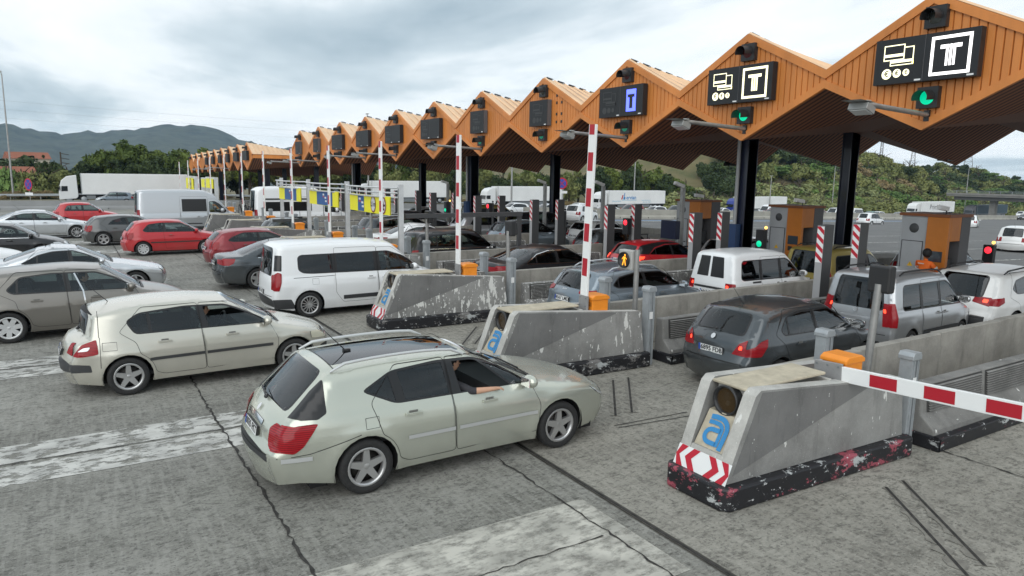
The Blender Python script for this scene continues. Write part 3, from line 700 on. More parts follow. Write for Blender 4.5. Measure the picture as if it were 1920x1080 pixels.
def SMPV(L=4.38, W=.905, H=1.80, xr=.80, wb=2.73, rw=.32, **k):
    """boxy people carrier / small van with upright tail"""
    xf = xr + wb
    d = mkspec(L=L, W=W, H=H, xr=xr, xf=xf, rw=rw, belt=(1.06, 1.02), lean=.14, round=.12, kr=.06, lr=.4, kf=.22, bulge=.05,
        prof=[(L - .07, .22), (L, .38), (L - .01, .56), (L - .10, .76), (L - .45, .95), (L - .80, 1.06), (L - .90, 1.09, 1), (L - 1.62, H - .11), (L - 1.75, H - .06), (L - 2.3, H - .005), (1.0, H), (.30, H - .03), (.14, H - .10, 1), (.05, 1.06, 1), (.03, .9), (.02, .70), (.0, .58), (.0, .46), (.05, .26)],
        tags={'nose': 4, 'cowl': 6, 'roof_f': 7, 'roof_r': 11, 'rw_t': 12, 'rw_b': 13, 'tail': 12},
        dlo=[(.40, 1.12), (.46, H - .26), (.55, H - .2), (L - 1.75, H - .19), (L - 1.5, H - .3), (L - .98, 1.1), (L - 1.0, 1.05), (.5, 1.06)],
        panes=[((.2, .2), (1.28, 1.28)), ((1.40, 1.40), (2.22, 2.18)), ((2.34, 2.30), (L - .5, L - .5))], pglass=['priv', 'priv', 'clear'],
        doors=[[(1.33, .62), (1.33, H - .13), (2.28, H - .13), (2.29, .32), (1.6, .32)], [(2.30, .32), (2.29, H - .13), (L - 1.68, H - .13), (L - .95, 1.08), (L - .86, .8), (L - .9, .34)]], handles=[(2.10, .93), (2.45, .93)],
        rwv=.86, rwvb=.88,
        sregs=[('tail', [(.02, .74), (.05, 1.22), (.14, 1.24), (.17, .95), (.13, .74)], M_RED), ('head', [(L - .52, .80), (L - .36, .88), (L - .06, .68), (L - .08, .58), (L - .4, .66)], M_CLEAR)],
        xregs=[('tail', 'r', [(.84, .74), (.86, 1.22), (1, 1.22), (1, .74)], M_RED), ('head', 'f', [(.58, .6), (.62, .76), (1, .78), (1, .56)], M_CLEAR), ('grille', 'f', [(-.5, .42), (.5, .42), (.5, .62), (-.5, .62)], M_DARK)],
        xseams=[(.57, .012)], plate=(.80, '0097 HCJ', M_PLATE), mirror=(L - 1.12, 1.12), mirs=1.15, wheel='cap', rglass='priv', trimz=.40, xc=xf - 1.35, xd=xf - .55)
    d.update(k); return d
def SVAN(L=5.53, W=1.0, H=2.48, xr=1.02, wb=3.3, rw=.345, **k):
    xf = xr + wb
    d = SMPV(L, W, H, xr, wb, rw); 
    d.update(belt=(1.2, 1.2), lean=.16, prof=[(L - .07, .25), (L, .42), (L - .01, .66), (L - .10, .92), (L - .4, 1.14), (L - .66, 1.26), (L - .74, 1.30, 1), (L - 1.42, 2.12), (L - 1.6, 2.26), (L - 2.1, H - .03), (1.2, H), (.30, H - .03), (.12, H - .10, 1), (.04, 1.25, 1), (.03, .9), (.02, .70), (.0, .58), (.0, .46), (.05, .28)],
        dlo=[(L - 1.82, 1.24), (L - 1.82, 1.86), (L - 1.5, 1.88), (L - 1.24, 1.72), (L - .88, 1.34), (L - .95, 1.2)], panes=[((L - 3, L - 3), (L - 1.26, L - 1.26)), ((L - 1.22, L - 1.22), (L, L))], pglass=['clear', 'clear'],
        doors=[[(L - 3.35, .55), (L - 3.35, 2.14), (L - 1.9, 2.14), (L - 1.9, .38), (L - 3.35, .38)], [(L - 1.88, .38), (L - 1.88, 2.0), (L - 1.46, 2.0), (L - .78, 1.3), (L - .85, .6), (L - .95, .38)]], handles=[(L - 2.4, 1.0), (L - 2.05, 1.0)],
        sregs=[('tail', [(.02, .95), (.04, 1.42), (.15, 1.42), (.15, .95)], M_RED), ('head', [(L - .5, .94), (L - .34, 1.06), (L - .06, .82), (L - .08, .7), (L - .4, .8)], M_CLEAR)],
        xregs=[('tail', 'r', [(.88, .95), (.88, 1.42), (1, 1.42), (1, .95)], M_RED), ('head', 'f', [(.58, .7), (.62, .9), (1, .92), (1, .66)], M_CLEAR), ('grille', 'f', [(-.5, .5), (.5, .5), (.5, .78), (-.5, .78)], M_DARK)],
        mirror=(L - 1.15, 1.32), mirs=1.6, trimz=.48, rwvb=.86, xc=xf - 1.1, xd=xf - .35, plate=(.8, '5521 JKR', M_PLATE))
    d.update(k); return d
def add_car(name, spec, col, x, y, label, yaw=0., lod=0, group=None, z=None, scale=1., cat='car', pitch=None):
    z = gz(x + 2, y) if z is None else z
    r = empty(name, (x, y, z), R(yaw), label, cat, group)
    if scale != 1.: r.scale = scale if isinstance(scale, tuple) else (scale,) * 3
    if pitch is None:
        dx, dy = math.cos(R(yaw)), math.sin(R(yaw)); pitch = math.degrees(math.atan2(gz(x + dx * 4, y + dy * 4) - gz(x, y), 4))
    r.rotation_euler = (0, -R(pitch), R(yaw))
    info = build_car(spec, r, col, lod)
    return r, info
# ------------------------------------------------------------------ light and sky
SUN = Vector((-.66, -.60, .56)).normalized()
world = bpy.data.worlds.new('World'); scene.world = world; world.use_nodes = True
N, L = world.node_tree.nodes, world.node_tree.links
bg = N['Background']; out = N['World Output']
sky = N.new('ShaderNodeTexSky'); sky.sky_type = 'NISHITA'; sky.sun_disc = False
sky.sun_elevation = math.asin(SUN.z); sky.sun_rotation = math.atan2(SUN.x, SUN.y)
L.new(sky.outputs['Color'], bg.inputs['Color']); bg.inputs['Strength'].default_value = .10
tc = N.new('ShaderNodeTexCoord'); sep = N.new('ShaderNodeSeparateXYZ'); L.new(tc.outputs['Generated'], sep.inputs['Vector'])
ad = N.new('ShaderNodeMath'); ad.inputs[1].default_value = .10; L.new(sep.outputs['Z'], ad.inputs[0])
mxz = N.new('ShaderNodeMath'); mxz.operation = 'MAXIMUM'; mxz.inputs[1].default_value = .04; L.new(ad.outputs[0], mxz.inputs[0])
dv = N.new('ShaderNodeVectorMath'); dv.operation = 'DIVIDE'; cb = N.new('ShaderNodeCombineXYZ')
for k in 'XYZ': L.new(mxz.outputs[0], cb.inputs[k])
L.new(tc.outputs['Generated'], dv.inputs[0]); L.new(cb.outputs[0], dv.inputs[1])
mp = N.new('ShaderNodeMapping'); mp.inputs['Scale'].default_value = (.8, .42, 0); mp.inputs['Rotation'].default_value = (0, 0, R(-20)); mp.inputs['Location'].default_value = (3.1, 1.7, 0); L.new(dv.outputs[0], mp.inputs['Vector'])
nz = N.new('ShaderNodeTexNoise'); nz.inputs['Scale'].default_value = .62; nz.inputs['Detail'].default_value = 9; nz.inputs['Roughness'].default_value = .56; nz.inputs['Distortion'].default_value = .25
L.new(mp.outputs['Vector'], nz.inputs['Vector'])
cr = N.new('ShaderNodeValToRGB'); L.new(nz.outputs['Fac'], cr.inputs['Fac'])
e = cr.color_ramp.elements; e[0].position = .33; e[0].color = (.30, .375, .425, 1); e[1].position = .60; e[1].color = (.80, .82, .84, 1)
m1 = e.new(.45); m1.color = (.49, .56, .60, 1); m2 = e.new(.52); m2.color = (.70, .745, .77, 1)
bg2 = N.new('ShaderNodeBackground'); L.new(cr.outputs['Color'], bg2.inputs['Color']); bg2.inputs['Strength'].default_value = 1.06
ms = N.new('ShaderNodeMixShader'); ms.inputs['Fac'].default_value = .93
L.new(bg.outputs[0], ms.inputs[1]); L.new(bg2.outputs[0], ms.inputs[2]); L.new(ms.outputs[0], out.inputs['Surface'])
sl = bpy.data.lights.new('sun', 'SUN'); sl.energy = 1.5; sl.angle = R(75); sl.color = (1, .98, .95)
so = bpy.data.objects.new('sun', sl); so.rotation_euler = SUN.to_track_quat('Z', 'Y').to_euler(); so.location = (0, 0, 60); link(so)
scene.view_settings.view_transform = 'Standard'; scene.view_settings.look = 'None'; scene.view_settings.exposure = .42
# ------------------------------------------------------------------ ground
def ground_mat(name, base, dark, light, streak=.5, fine=1., rough=.9):
    m = bpy.data.materials.new(name); N, L, P = nodes_of(m); P.inputs['Roughness'].default_value = rough
    tc = N.new('ShaderNodeTexCoord')
    def noise(scale, det=5, st=(1, 1, 1), rg=.6):
        mp = N.new('ShaderNodeMapping'); mp.inputs['Scale'].default_value = st; L.new(tc.outputs['Object'], mp.inputs['Vector'])
        n = N.new('ShaderNodeTexNoise'); n.inputs['Scale'].default_value = scale; n.inputs['Detail'].default_value = det; n.inputs['Roughness'].default_value = rg
        L.new(mp.outputs[0], n.inputs['Vector']); return n.outputs['Fac']
    def ramp(f, a, b, lo=0., hi=1.):
        r = N.new('ShaderNodeMapRange'); r.inputs['From Min'].default_value = a; r.inputs['From Max'].default_value = b
        r.inputs['To Min'].default_value = lo; r.inputs['To Max'].default_value = hi; L.new(f, r.inputs['Value']); return r.outputs['Result']
    def mix(f, a, b, mode='MIX'):
        x = N.new('ShaderNodeMixRGB'); x.blend_type = mode
        if hasattr(f, 'links') or not isinstance(f, float): L.new(f, x.inputs['Fac'])
        else: x.inputs['Fac'].default_value = f
        for q, s in ((a, 'Color1'), (b, 'Color2')):
            if isinstance(q, tuple): x.inputs[s].default_value = (*q, 1)
            else: L.new(q, x.inputs[s])
        return x.outputs['Color']
    c = mix(ramp(noise(.28, 7), .36, .66), base, light)
    c = mix(ramp(noise(.42, 8, (.07, 1, 1), .68), .44, .74, 0, streak), c, dark)
    c = mix(ramp(noise(.9, 8, (.6, 1, 1), .7), .52, .74, 0, .5), c, dark)
    c = mix(ramp(noise(3.2, 9, (.7, 1, 1), .8), .52, .64, 0, .55 * fine), c, dark)
    c = mix(ramp(noise(11, 6, (.55, 1, 1), .75), .51, .60, 0, .52 * fine), c, dark)
    c = mix(ramp(noise(21, 5, (.7, 1, 1), .75), .52, .60, 0, .5 * fine), c, light)
    c = mix(ramp(noise(30, 4, (.7, 1, 1), .7), .55, .61, 0, .62 * fine), c, dark)
    c = mix(ramp(noise(14, 3, (1, .1, 1)), .50, .60, 0, .3 * fine), c, light)
    L.new(c, P.inputs['Base Color'])
    b = N.new('ShaderNodeBump'); b.inputs['Strength'].default_value = .35; b.inputs['Distance'].default_value = .01; L.new(noise(55, 3), b.inputs['Height']); L.new(b.outputs[0], P.inputs['Normal'])
    return m
M_CONC = ground_mat('plaza_concrete', (.205, .202, .176), (.050, .048, .042), (.32, .315, .285), .62)
M_CONC2 = ground_mat('apron_concrete', (.25, .24, .205), (.06, .056, .048), (.36, .345, .30), .6)
M_ASPH = ground_mat('asphalt', (.125, .125, .122), (.07, .07, .07), (.165, .163, .158), .35, .6)
M_EARTH = ground_mat('dry_grass_earth', (.13, .115, .06), (.06, .06, .03), (.2, .17, .09), .2, .5)
def sheet(name, xs, ys, off, mat, hfun=None, kind='structure'):
    vs = [(x, y, gz(x, y) + off + (hfun(x, y) if hfun else 0)) for x in xs for y in ys]; n = len(ys)
    fs = [(i * n + j, (i + 1) * n + j, (i + 1) * n + j + 1, i * n + j + 1) for i in range(len(xs) - 1) for j in range(n - 1)]
    m = MB(); m.add(vs, fs, mat, True); return tag(m.build(name), kind=kind)
def lin(a, b, s): return [a + (b - a) * k / max(1, round((b - a) / s)) for k in range(max(1, round((b - a) / s)) + 1)]
far = [-3000, -1500, -700, -350, -180]
sheet('ground', far + lin(-90, 350, 4) + [450, 700, 1200, 2000, 3200], far[3:] + lin(-90, 260, 4) + [340, 480, 800, 1400, 2200, 3400], -.06, M_EARTH)
sheet('toll_plaza', lin(-70, 4, 2) + [4.97], lin(-24, 104, 2), 0, M_CONC); sheet('toll_apron', [4.97] + lin(6, 30, 2), lin(-24, 104, 2), 0, M_CONC2)
sheet('road', lin(30, 300, 3), lin(-30, 130, 2), -.004, M_ASPH)
tag(sheet('far_carriageway', lin(-120, 30, 3), lin(104, 130, 2), -.004, M_ASPH), kind='structure')
# worn paint: real transparency where the paint has gone
def worn(name, c, cover=.5, scale=5., soft=.03):
    m = bpy.data.materials.new(name); N, L, P = nodes_of(m); P.inputs['Base Color'].default_value = (*c, 1); P.inputs['Roughness'].default_value = .8
    tc = N.new('ShaderNodeTexCoord'); mp = N.new('ShaderNodeMapping'); mp.inputs['Scale'].default_value = (.55, 1, 1); L.new(tc.outputs['Object'], mp.inputs['Vector'])
    n = N.new('ShaderNodeTexNoise'); n.inputs['Scale'].default_value = scale; n.inputs['Detail'].default_value = 9; n.inputs['Roughness'].default_value = .68; L.new(mp.outputs[0], n.inputs['Vector'])
    r = N.new('ShaderNodeMapRange'); r.inputs['From Min'].default_value = cover - soft; r.inputs['From Max'].default_value = cover + soft * 1.3; L.new(n.outputs['Fac'], r.inputs['Value'])
    n2 = N.new('ShaderNodeTexNoise'); n2.inputs['Scale'].default_value = 2.2; n2.inputs['Detail'].default_value = 7; L.new(tc.outputs['Object'], n2.inputs['Vector'])
    rr = N.new('ShaderNodeValToRGB'); rr.color_ramp.elements[0].position = .35; rr.color_ramp.elements[0].color = (*[v * .62 for v in c], 1); rr.color_ramp.elements[1].position = .62; rr.color_ramp.elements[1].color = (*c, 1); L.new(n2.outputs['Fac'], rr.inputs['Fac']); L.new(rr.outputs['Color'], P.inputs['Base Color'])
    t = N.new('ShaderNodeBsdfTransparent'); ms = N.new('ShaderNodeMixShader'); L.new(r.outputs[0], ms.inputs['Fac']); L.new(P.outputs[0], ms.inputs[1]); L.new(t.outputs[0], ms.inputs[2]); L.new(ms.outputs[0], N['Material Output'].inputs['Surface'])
    return m
M_WORN = worn('worn_white_paint', (.56, .555, .52), .525, 6, .04)
M_WORN2 = worn('worn_white_panel', (.52, .505, .445), .57, 9, .12)
M_JOINT = pm('joint_black', (.032, .030, .027), .9, var=.5, scale=9)
M_STEELJ = pm('joint_steel', (.06, .055, .045), .6, .3, var=.4, scale=6)
CY = lambda n: 5.42 + 5.08 * n          # centre line of island n
def strip_sheet(name, x0, x1, y0, y1, off, mat, st=2.):
    return sheet(name, lin(x0, x1, st), lin(y0, y1, max(.4, (y1 - y0) / 4)), off, mat)
for n in range(0, 15):
    yc = CY(n) + (-.22 if n else -.25)
    if n == 0:
        strip_sheet('lane_marking', -8, 4.72, yc - .86, yc + .84, .006, M_WORN2)
    else:
        strip_sheet('lane_marking', -26, 2.6, yc + .05, yc + .72, .006, M_WORN); strip_sheet('lane_marking', -26, 2.6, yc - .72, yc - .03, .006, M_WORN)
def crack(name, pts, w, m=None, off=.012, seed=1, rough=.012):
    rnd = random.Random(seed); P = []
    for a, b in zip(pts[:-1], pts[1:]):
        d = math.dist(a, b); k = max(2, int(d / .09))
        for i in range(k): t = i / k; P.append((a[0] + (b[0] - a[0]) * t + rnd.gauss(0, rough), a[1] + (b[1] - a[1]) * t + rnd.gauss(0, rough)))
    P.append(pts[-1]); mb = MB(); vs = []
    for i, p in enumerate(P):
        q = P[min(i + 1, len(P) - 1)]; o = P[max(i - 1, 0)]; tx, ty = q[0] - o[0], q[1] - o[1]; l = math.hypot(tx, ty) + 1e-6
        ww = w * (.3 + rnd.random() * 1.5) / 2 if rough else w / 2
        vs += [(p[0] - ty / l * ww, p[1] + tx / l * ww, gz(*p) + off), (p[0] + ty / l * ww, p[1] - tx / l * ww, gz(*p) + off)]
    mb.add(vs, [(2 * i, 2 * i + 1, 2 * i + 3, 2 * i + 2) for i in range(len(P) - 1)], m or M_JOINT)
    return tag(mb.build(name), kind='structure')
for i, (x, w) in enumerate(((1.62, .026), (4.45, .018), (-3.2, .02), (-8.6, .02), (9.9, .02))): crack('road_joint', [(x, -6), (x + .05, 5), (x - .03, 12), (x, 62)] if x < 9 else [(x, -2), (x, 4.7)], w, seed=i + 3)
crack('expansion_joint', [(4.97, -6), (4.97, 62)], .034, M_JOINT, .013, 1, 0); 
for s in (-.03, .03): crack('expansion_joint', [(4.97 + s, -6), (4.97 + s, 62)], .02, M_STEELJ, .009, 1, 0)
for n in range(0, 12): crack('road_joint', [(-26, CY(n) - .2), (4.4, CY(n) - .2)], .017, seed=40 + n)
M_SEALT = pm('groove_mortar', (.20, .19, .165), .9, var=.2, scale=8)
for n in range(0, 9):     # loop grooves before every gate
    for k in range(2):
        A, B = (8.1 + .36 * k, CY(n) - 1.0), (6.9 + .33 * k, CY(n) - 2.5)
        crack('loop_groove', [A, B], .13, M_SEALT, .007, 5, .006); crack('loop_groove', [A, B], .035, M_JOINT, .011, 1, 0)
    for k in range(2): crack('loop_groove', [(6.6, CY(n) + 2.15 + .1 * k), (8.0, CY(n) + 2.0 + .16 * k)], .018, M_JOINT, .010, 1, 0)
# exit side lane lines and painted bands
for y in range(8, 58, 5): strip_sheet('lane_marking', 34, 62, y, y + .22, .012, M_WORN)
def far_line(name, pts, w, mat, off=.014):
    P = []
    for a, b in zip(pts[:-1], pts[1:]):
        k = max(1, int(math.dist(a, b) / 3)); P += [(a[0] + (b[0] - a[0]) * i / k, a[1] + (b[1] - a[1]) * i / k) for i in range(k)]
    P.append(pts[-1]); mb = MB()
    vs = [q for p in P for q in ((p[0], p[1] - w / 2, gz(p[0], p[1] - w / 2) + off), (p[0], p[1] + w / 2, gz(p[0], p[1] + w / 2) + off))]
    mb.add(vs, [(2 * i, 2 * i + 2, 2 * i + 3, 2 * i + 1) for i in range(len(P) - 1)], mat); return tag(mb.build(name), kind='structure')
M_BLUEP = pm('blue_road_paint', (.22, .32, .47), .8, var=.2)
far_line('lane_marking', [(36, 54.5), (52, 55), (82, 58.5), (125, 65)], 1.3, M_BLUEP); far_line('lane_marking', [(36, 52.6), (52, 52.8), (82, 56), (125, 62.5)], .5, M_WORN)
for k in range(9): far_line('lane_marking', [(112 + 3 * k, 38 + 2.4 * k), (150 + 6 * k, 44 + 2.4 * k)], .3, M_WORN)
# ------------------------------------------------------------------ concrete islands
def conc(name, c=(.30, .298, .285), splat=0., dark=.55):
    m = bpy.data.materials.new(name); N, L, P = nodes_of(m); P.inputs['Roughness'].default_value = .88
    tc = N.new('ShaderNodeTexCoord')
    def nz(s, st=(1, 1, 1), d=6, r=.65):
        mp = N.new('ShaderNodeMapping'); mp.inputs['Scale'].default_value = st; L.new(tc.outputs['Object'], mp.inputs['Vector'])
        n = N.new('ShaderNodeTexNoise'); n.inputs['Scale'].default_value = s; n.inputs['Detail'].default_value = d; n.inputs['Roughness'].default_value = r; L.new(mp.outputs[0], n.inputs['Vector']); return n.outputs['Fac']
    def mr(f, a, b, lo, hi):
        q = N.new('ShaderNodeMapRange'); q.inputs['From Min'].default_value = a; q.inputs['From Max'].default_value = b; q.inputs['To Min'].default_value = lo; q.inputs['To Max'].default_value = hi; L.new(f, q.inputs['Value']); return q.outputs[0]
    def mx(f, a, b):
        x = N.new('ShaderNodeMixRGB'); L.new(f, x.inputs['Fac'])
        for q, s in ((a, 'Color1'), (b, 'Color2')):
            if isinstance(q, tuple): x.inputs[s].default_value = (*q, 1)
            else: L.new(q, x.inputs[s])
        return x.outputs['Color']
    c1 = mx(mr(nz(1.4), .35, .68, 0, 1), c, tuple(v * dark for v in c))
    c1 = mx(mr(nz(5, (1, 1, .16), 5), .55, .75, 0, .6), c1, tuple(v * .35 for v in c))
    c1 = mx(mr(nz(60, d=2), .6, .7, 0, .35), c1, tuple(v * 1.5 for v in c))
    if splat:
        c1 = mx(mr(nz(9, (1, 1, .33), 3, .55), .72 - .1 * splat, .735 - .1 * splat, 0, .95), c1, (.66, .66, .63))
        c1 = mx(mr(nz(23, (1, 1, .45), 2, .5), .76 - .1 * splat, .77 - .1 * splat, 0, .95), c1, (.62, .62, .6))
    L.new(c1, P.inputs['Base Color'])
    b = N.new('ShaderNodeBump'); b.inputs['Strength'].default_value = .25; b.inputs['Distance'].default_value = .01; L.new(nz(40, d=3), b.inputs['Height']); L.new(b.outputs[0], P.inputs['Normal'])
    return m
M_ISL = [conc('island_concrete', splat=.25), conc('island_concrete_b', splat=.75), conc('island_concrete_c', splat=1.35)]
M_ISLD = conc('island_band_dark', (.175, .174, .17), .2, .75)
M_NOSE = conc('nose_concrete', (.52, .51, .475), .3, .6)
M_WALL = conc('wall_concrete', (.35, .335, .30), 0, .6)
M_LOUV = conc('louvre_concrete', (.235, .232, .22), .2, .6)
M_LOUV2 = conc('louvre_concrete_b', (.27, .266, .255), 1.2, .65)
M_KERB = pm('kerb_black_paint', (.02, .02, .022), .45, c2=(.035, .035, .036), scale=8)
def kerbmat(nm, pink):
    m = bpy.data.materials.new(nm); N, L, P = nodes_of(m); P.inputs['Roughness'].default_value = .5
    tc = N.new('ShaderNodeTexCoord'); prev = None
    for s, lo, col in ((3.1, .555, pink), (4.3, .60, (.42, .44, .44)), (14, .625, (.55, .56, .56))):
        mp = N.new('ShaderNodeMapping'); mp.inputs['Location'].default_value = (s, s * 2, 0); mp.inputs['Scale'].default_value = (.6, .6, 1); L.new(tc.outputs['Object'], mp.inputs['Vector'])
        n = N.new('ShaderNodeTexNoise'); n.inputs['Scale'].default_value = s; n.inputs['Detail'].default_value = 8; n.inputs['Roughness'].default_value = .75; L.new(mp.outputs[0], n.inputs['Vector'])
        r = N.new('ShaderNodeMapRange'); r.inputs['From Min'].default_value = lo; r.inputs['From Max'].default_value = lo + .015; L.new(n.outputs['Fac'], r.inputs['Value'])
        x = N.new('ShaderNodeMixRGB'); L.new(r.outputs[0], x.inputs['Fac']); x.inputs['Color2'].default_value = (*col, 1)
        if prev: L.new(prev, x.inputs['Color1'])
        else: x.inputs['Color1'].default_value = (.011, .011, .014, 1)
        prev = x.outputs['Color']
    L.new(prev, P.inputs['Base Color']); return m
M_KERBP = kerbmat('kerb_scuffed_paint', (.30, .06, .085)); M_KERBW = kerbmat('kerb_chipped_paint', (.16, .155, .15))
M_TAN = pm('nose_panel_tan', (.46, .41, .31), .75, var=.15, scale=6); M_LOGO = pm('logo_blue', (.03, .22, .48), .5)
M_LENS = pm('lamp_lens_amber', (.05, .03, .012), .15, coat=1)
M_CHR = pm('sheeting_red', (.46, .012, .03), .35); M_WHT = pm('sheeting_white', (.75, .76, .75), .4)
M_ALU = pm('aluminium_grey', (.36, .385, .40), .45, .35, var=.1, scale=6); M_ALUD = pm('aluminium_dark', (.2, .215, .225), .5, .3)
M_ORG = pm('gate_orange', (.80, .26, .02), .42, var=.06, scale=2); M_ORGD = pm('gate_orange_line', (.35, .12, .01), .6)
M_GREYB = pm('bracket_grey', (.28, .28, .28), .5, .2, var=.1); M_ARMR = pm('arm_red', (.42, .012, .025), .4); M_ARMW = pm('arm_white', (.80, .81, .80), .38)
def logo_a(mb, F, s, m):
    """lower case a with a double curved stroke"""
    def stroke(pts, w):
        n = len(pts); vs = []
        for i, p in enumerate(pts):
            q = pts[min(i + 1, n - 1)]; o = pts[max(i - 1, 0)]; tx, ty = q[0] - o[0], q[1] - o[1]; l = math.hypot(tx, ty); 
            vs += [F @ Vector((s * (p[0] - ty / l * w), s * (p[1] + tx / l * w), 0)), F @ Vector((s * (p[0] + ty / l * w), s * (p[1] - tx / l * w), 0))]
        mb.add(vs, [(2 * i, 2 * i + 1, 2 * i + 3, 2 * i + 2) for i in range(n - 1)], m)
    out = [(-.36, .36), (-.18, .39)] + [(-.02 + .36 * math.cos(t), .05 + .34 * math.sin(t)) for t in np.linspace(1.45, 0, 8)] + [(.34, -.15), (.33, -.52)]
    stroke(out, .075)
    inn = [(-.36, .20), (-.17, .22)] + [(-.04 + .21 * math.cos(t), .04 + .18 * math.sin(t)) for t in np.linspace(1.4, 0, 7)] + [(.175, -.15), (.17, -.45)]
    stroke(inn, .062)
    bowl = [(.15, .02), (-.05, .01)] + [(-.13 + .20 * math.cos(t), -.19 + .20 * math.sin(t)) for t in np.linspace(1.57, 4.71, 10)] + [(.15, -.39)]
    stroke(bowl, .07)
def island(n, det=True):
    yc = CY(n); nth = ORD[n] if n < 16 else 'far'
    lab = ('grey concrete lane island with a full view of its blue letter a, nearest the camera' if n == 0 else
           'grey concrete lane island with nose lamp, directly behind the pale green estate car' if n == 1 else
           'grey concrete lane island heavily splashed white, right of the white people carrier' if n == 2 else
           'concrete lane island, %s in the row counting from the camera' % nth)
    r = empty('lane_island', (5.85, yc, gz(6, yc)), 0, lab, 'lane island', 'concrete islands between the toll lanes')
    m = M_ISL[min(n, 2) if n < 3 else (2 if n % 3 else 1)]
    def zt(x): return 1.30 - (x - .5) * .075
    # near and far side walls: front slanted from (.12,.28) to (.55,1.3); plan flares towards the rear
    def wall(y0, y1, w, name, mat):
        b = MB(); sg = -1 if y0 < 0 else 1
        P = [(.10, .28), (.50, 1.24), (.58, 1.30), (3.30, zt(3.3)), (3.42, .28)]
        def yo(x): return y0 + (y1 - y0) * x / 3.4
        vs = [(x, yo(x), z) for x, z in P] + [(x, yo(x) - sg * w, z) for x, z in P]; k = len(P)
        fs = [tuple(range(k)) if sg < 0 else tuple(range(k))[::-1], tuple(range(k, 2 * k))[::-1] if sg < 0 else tuple(range(k, 2 * k))]
        fs += [((i + 1) % k, i, k + i, k + (i + 1) % k) if sg < 0 else (i, (i + 1) % k, k + (i + 1) % k, k + i) for i in range(k)]
        b.add(vs, fs[:2], mat); b.add(vs, fs[2:], M_NOSE)
        o = b.build(name, r, bevel=.025)
        # painted darker wedge on the outer face, 3 mm proud, and the foot band
        q = MB(); W_ = [(.20, .36), (.60, 1.275), (2.75, zt(2.75) - .02)]; q.add([(x, yo(x) + sg * .003, z) for x, z in W_], [(0, 1, 2) if sg < 0 else (2, 1, 0)], M_ISLD); q.build('dark_wedge', o)
        return o
    wall(-.40, -.50, .17, 'side_wall', m); wall(.36, .62, .15, 'side_wall', m)
    f = MB(); 
    # nose floor panel between the walls: lower block, tan logo panel, recess with lamp, top slab
    f.add([(.09, -.40, .28), (.09, .36, .28), (.22, .36, .54), (.22, -.40, .54)], [(0, 3, 2, 1)], M_NOSE)
    f.b2((.12, -.26, .27), (2.2, .24, .30), M_NOSE)
    f.add([(.22, -.26, .54), (.22, .22, .54), (.78, .22, .56), (.78, -.26, .56)], [(0, 3, 2, 1)], M_NOSE)
    f.build('nose_block', r)
    p = MB(); p.add([(.24, -.24, .545), (.24, .21, .545), (.47, .21, .93), (.47, -.24, .93)], [(0, 3, 2, 1)], M_TAN); p.add([(.47, -.24, .93), (.47, .21, .93), (.62, .21, .945), (.62, -.24, .945)], [(0, 3, 2, 1)], M_TAN)
    po = p.build('nose_panel', r)
    lg = MB(); F = plane_frame((.348, -.02, .742), (0, -1, 0), (.23, 0, .385)); logo_a(lg, F @ Matrix.Translation((0, 0, .004)), .40, M_LOGO); lg.build('logo', po)
    t = MB(); t.b2((.60, -.25, .93), (.80, .22, 1.275), M_NOSE); t.b2((.53, -.25, 1.245), (2.0, .25, 1.282), M_TAN); t.b2((2.0, -.3, .30), (2.06, .4, 1.2), M_NOSE); t.build('top_slab', r, bevel=.012)
    l = MB(); l.lathe([(.165, .70), (.165, .58), (.18, .56), (.185, .53), (.17, .515), (.15, .55), (.14, .60)], M_DARK, (-.06, -.01, 1.085), 'x', 22); l.lathe([(0, .57), (.15, .565)], M_LENS, (-.06, -.01, 1.085), 'x', 22); l.build('nose_lamp', r)
    c = MB(); w0, w1 = -.42, .38; z0, z1 = .275, .50
    def cp(u, v): return (.088 + .10 * v - .006, w1 + (w0 - w1) * u, z0 + (z1 - z0) * v)
    c.add([cp(0, 0), cp(1, 0), cp(1, 1), cp(0, 1)], [(0, 3, 2, 1)], M_WHT)
    def cq(u, v): a = cp(u, v); return (a[0] - .004, a[1], a[2])
    for sg in (-1, 1):
        for i in range(2):
            u0 = .20 + .235 * i; t = .125; tip = .12
            for v0, v1, s0, s1 in ((0, .5, 0, tip), (.5, 1, tip, 0)):
                q = [cq(min(1, max(0, .5 + sg * u)), v) for u, v in ((u0 + s0 - tip, v0), (u0 + s0 - tip + t, v0), (u0 + s1 - tip + t, v1), (u0 + s1 - tip, v1))]
                c.add(q, [(0, 3, 2, 1) if sg > 0 else (0, 1, 2, 3)], M_CHR)
    c.build('chevron_plate', r)
    k = MB(); pl = [(0, -.42), (.08, -.52), (3.5, -.62), (3.55, -.5), (3.5, .66), (.08, .46), (-.02, .36)]
    k.prism(pl, 'z', 0, .275, M_KERBP if n == 0 else M_KERBW); ko = k.build('kerb', r, bevel=.03)
    return r
for n in range(0, 13): island(n)
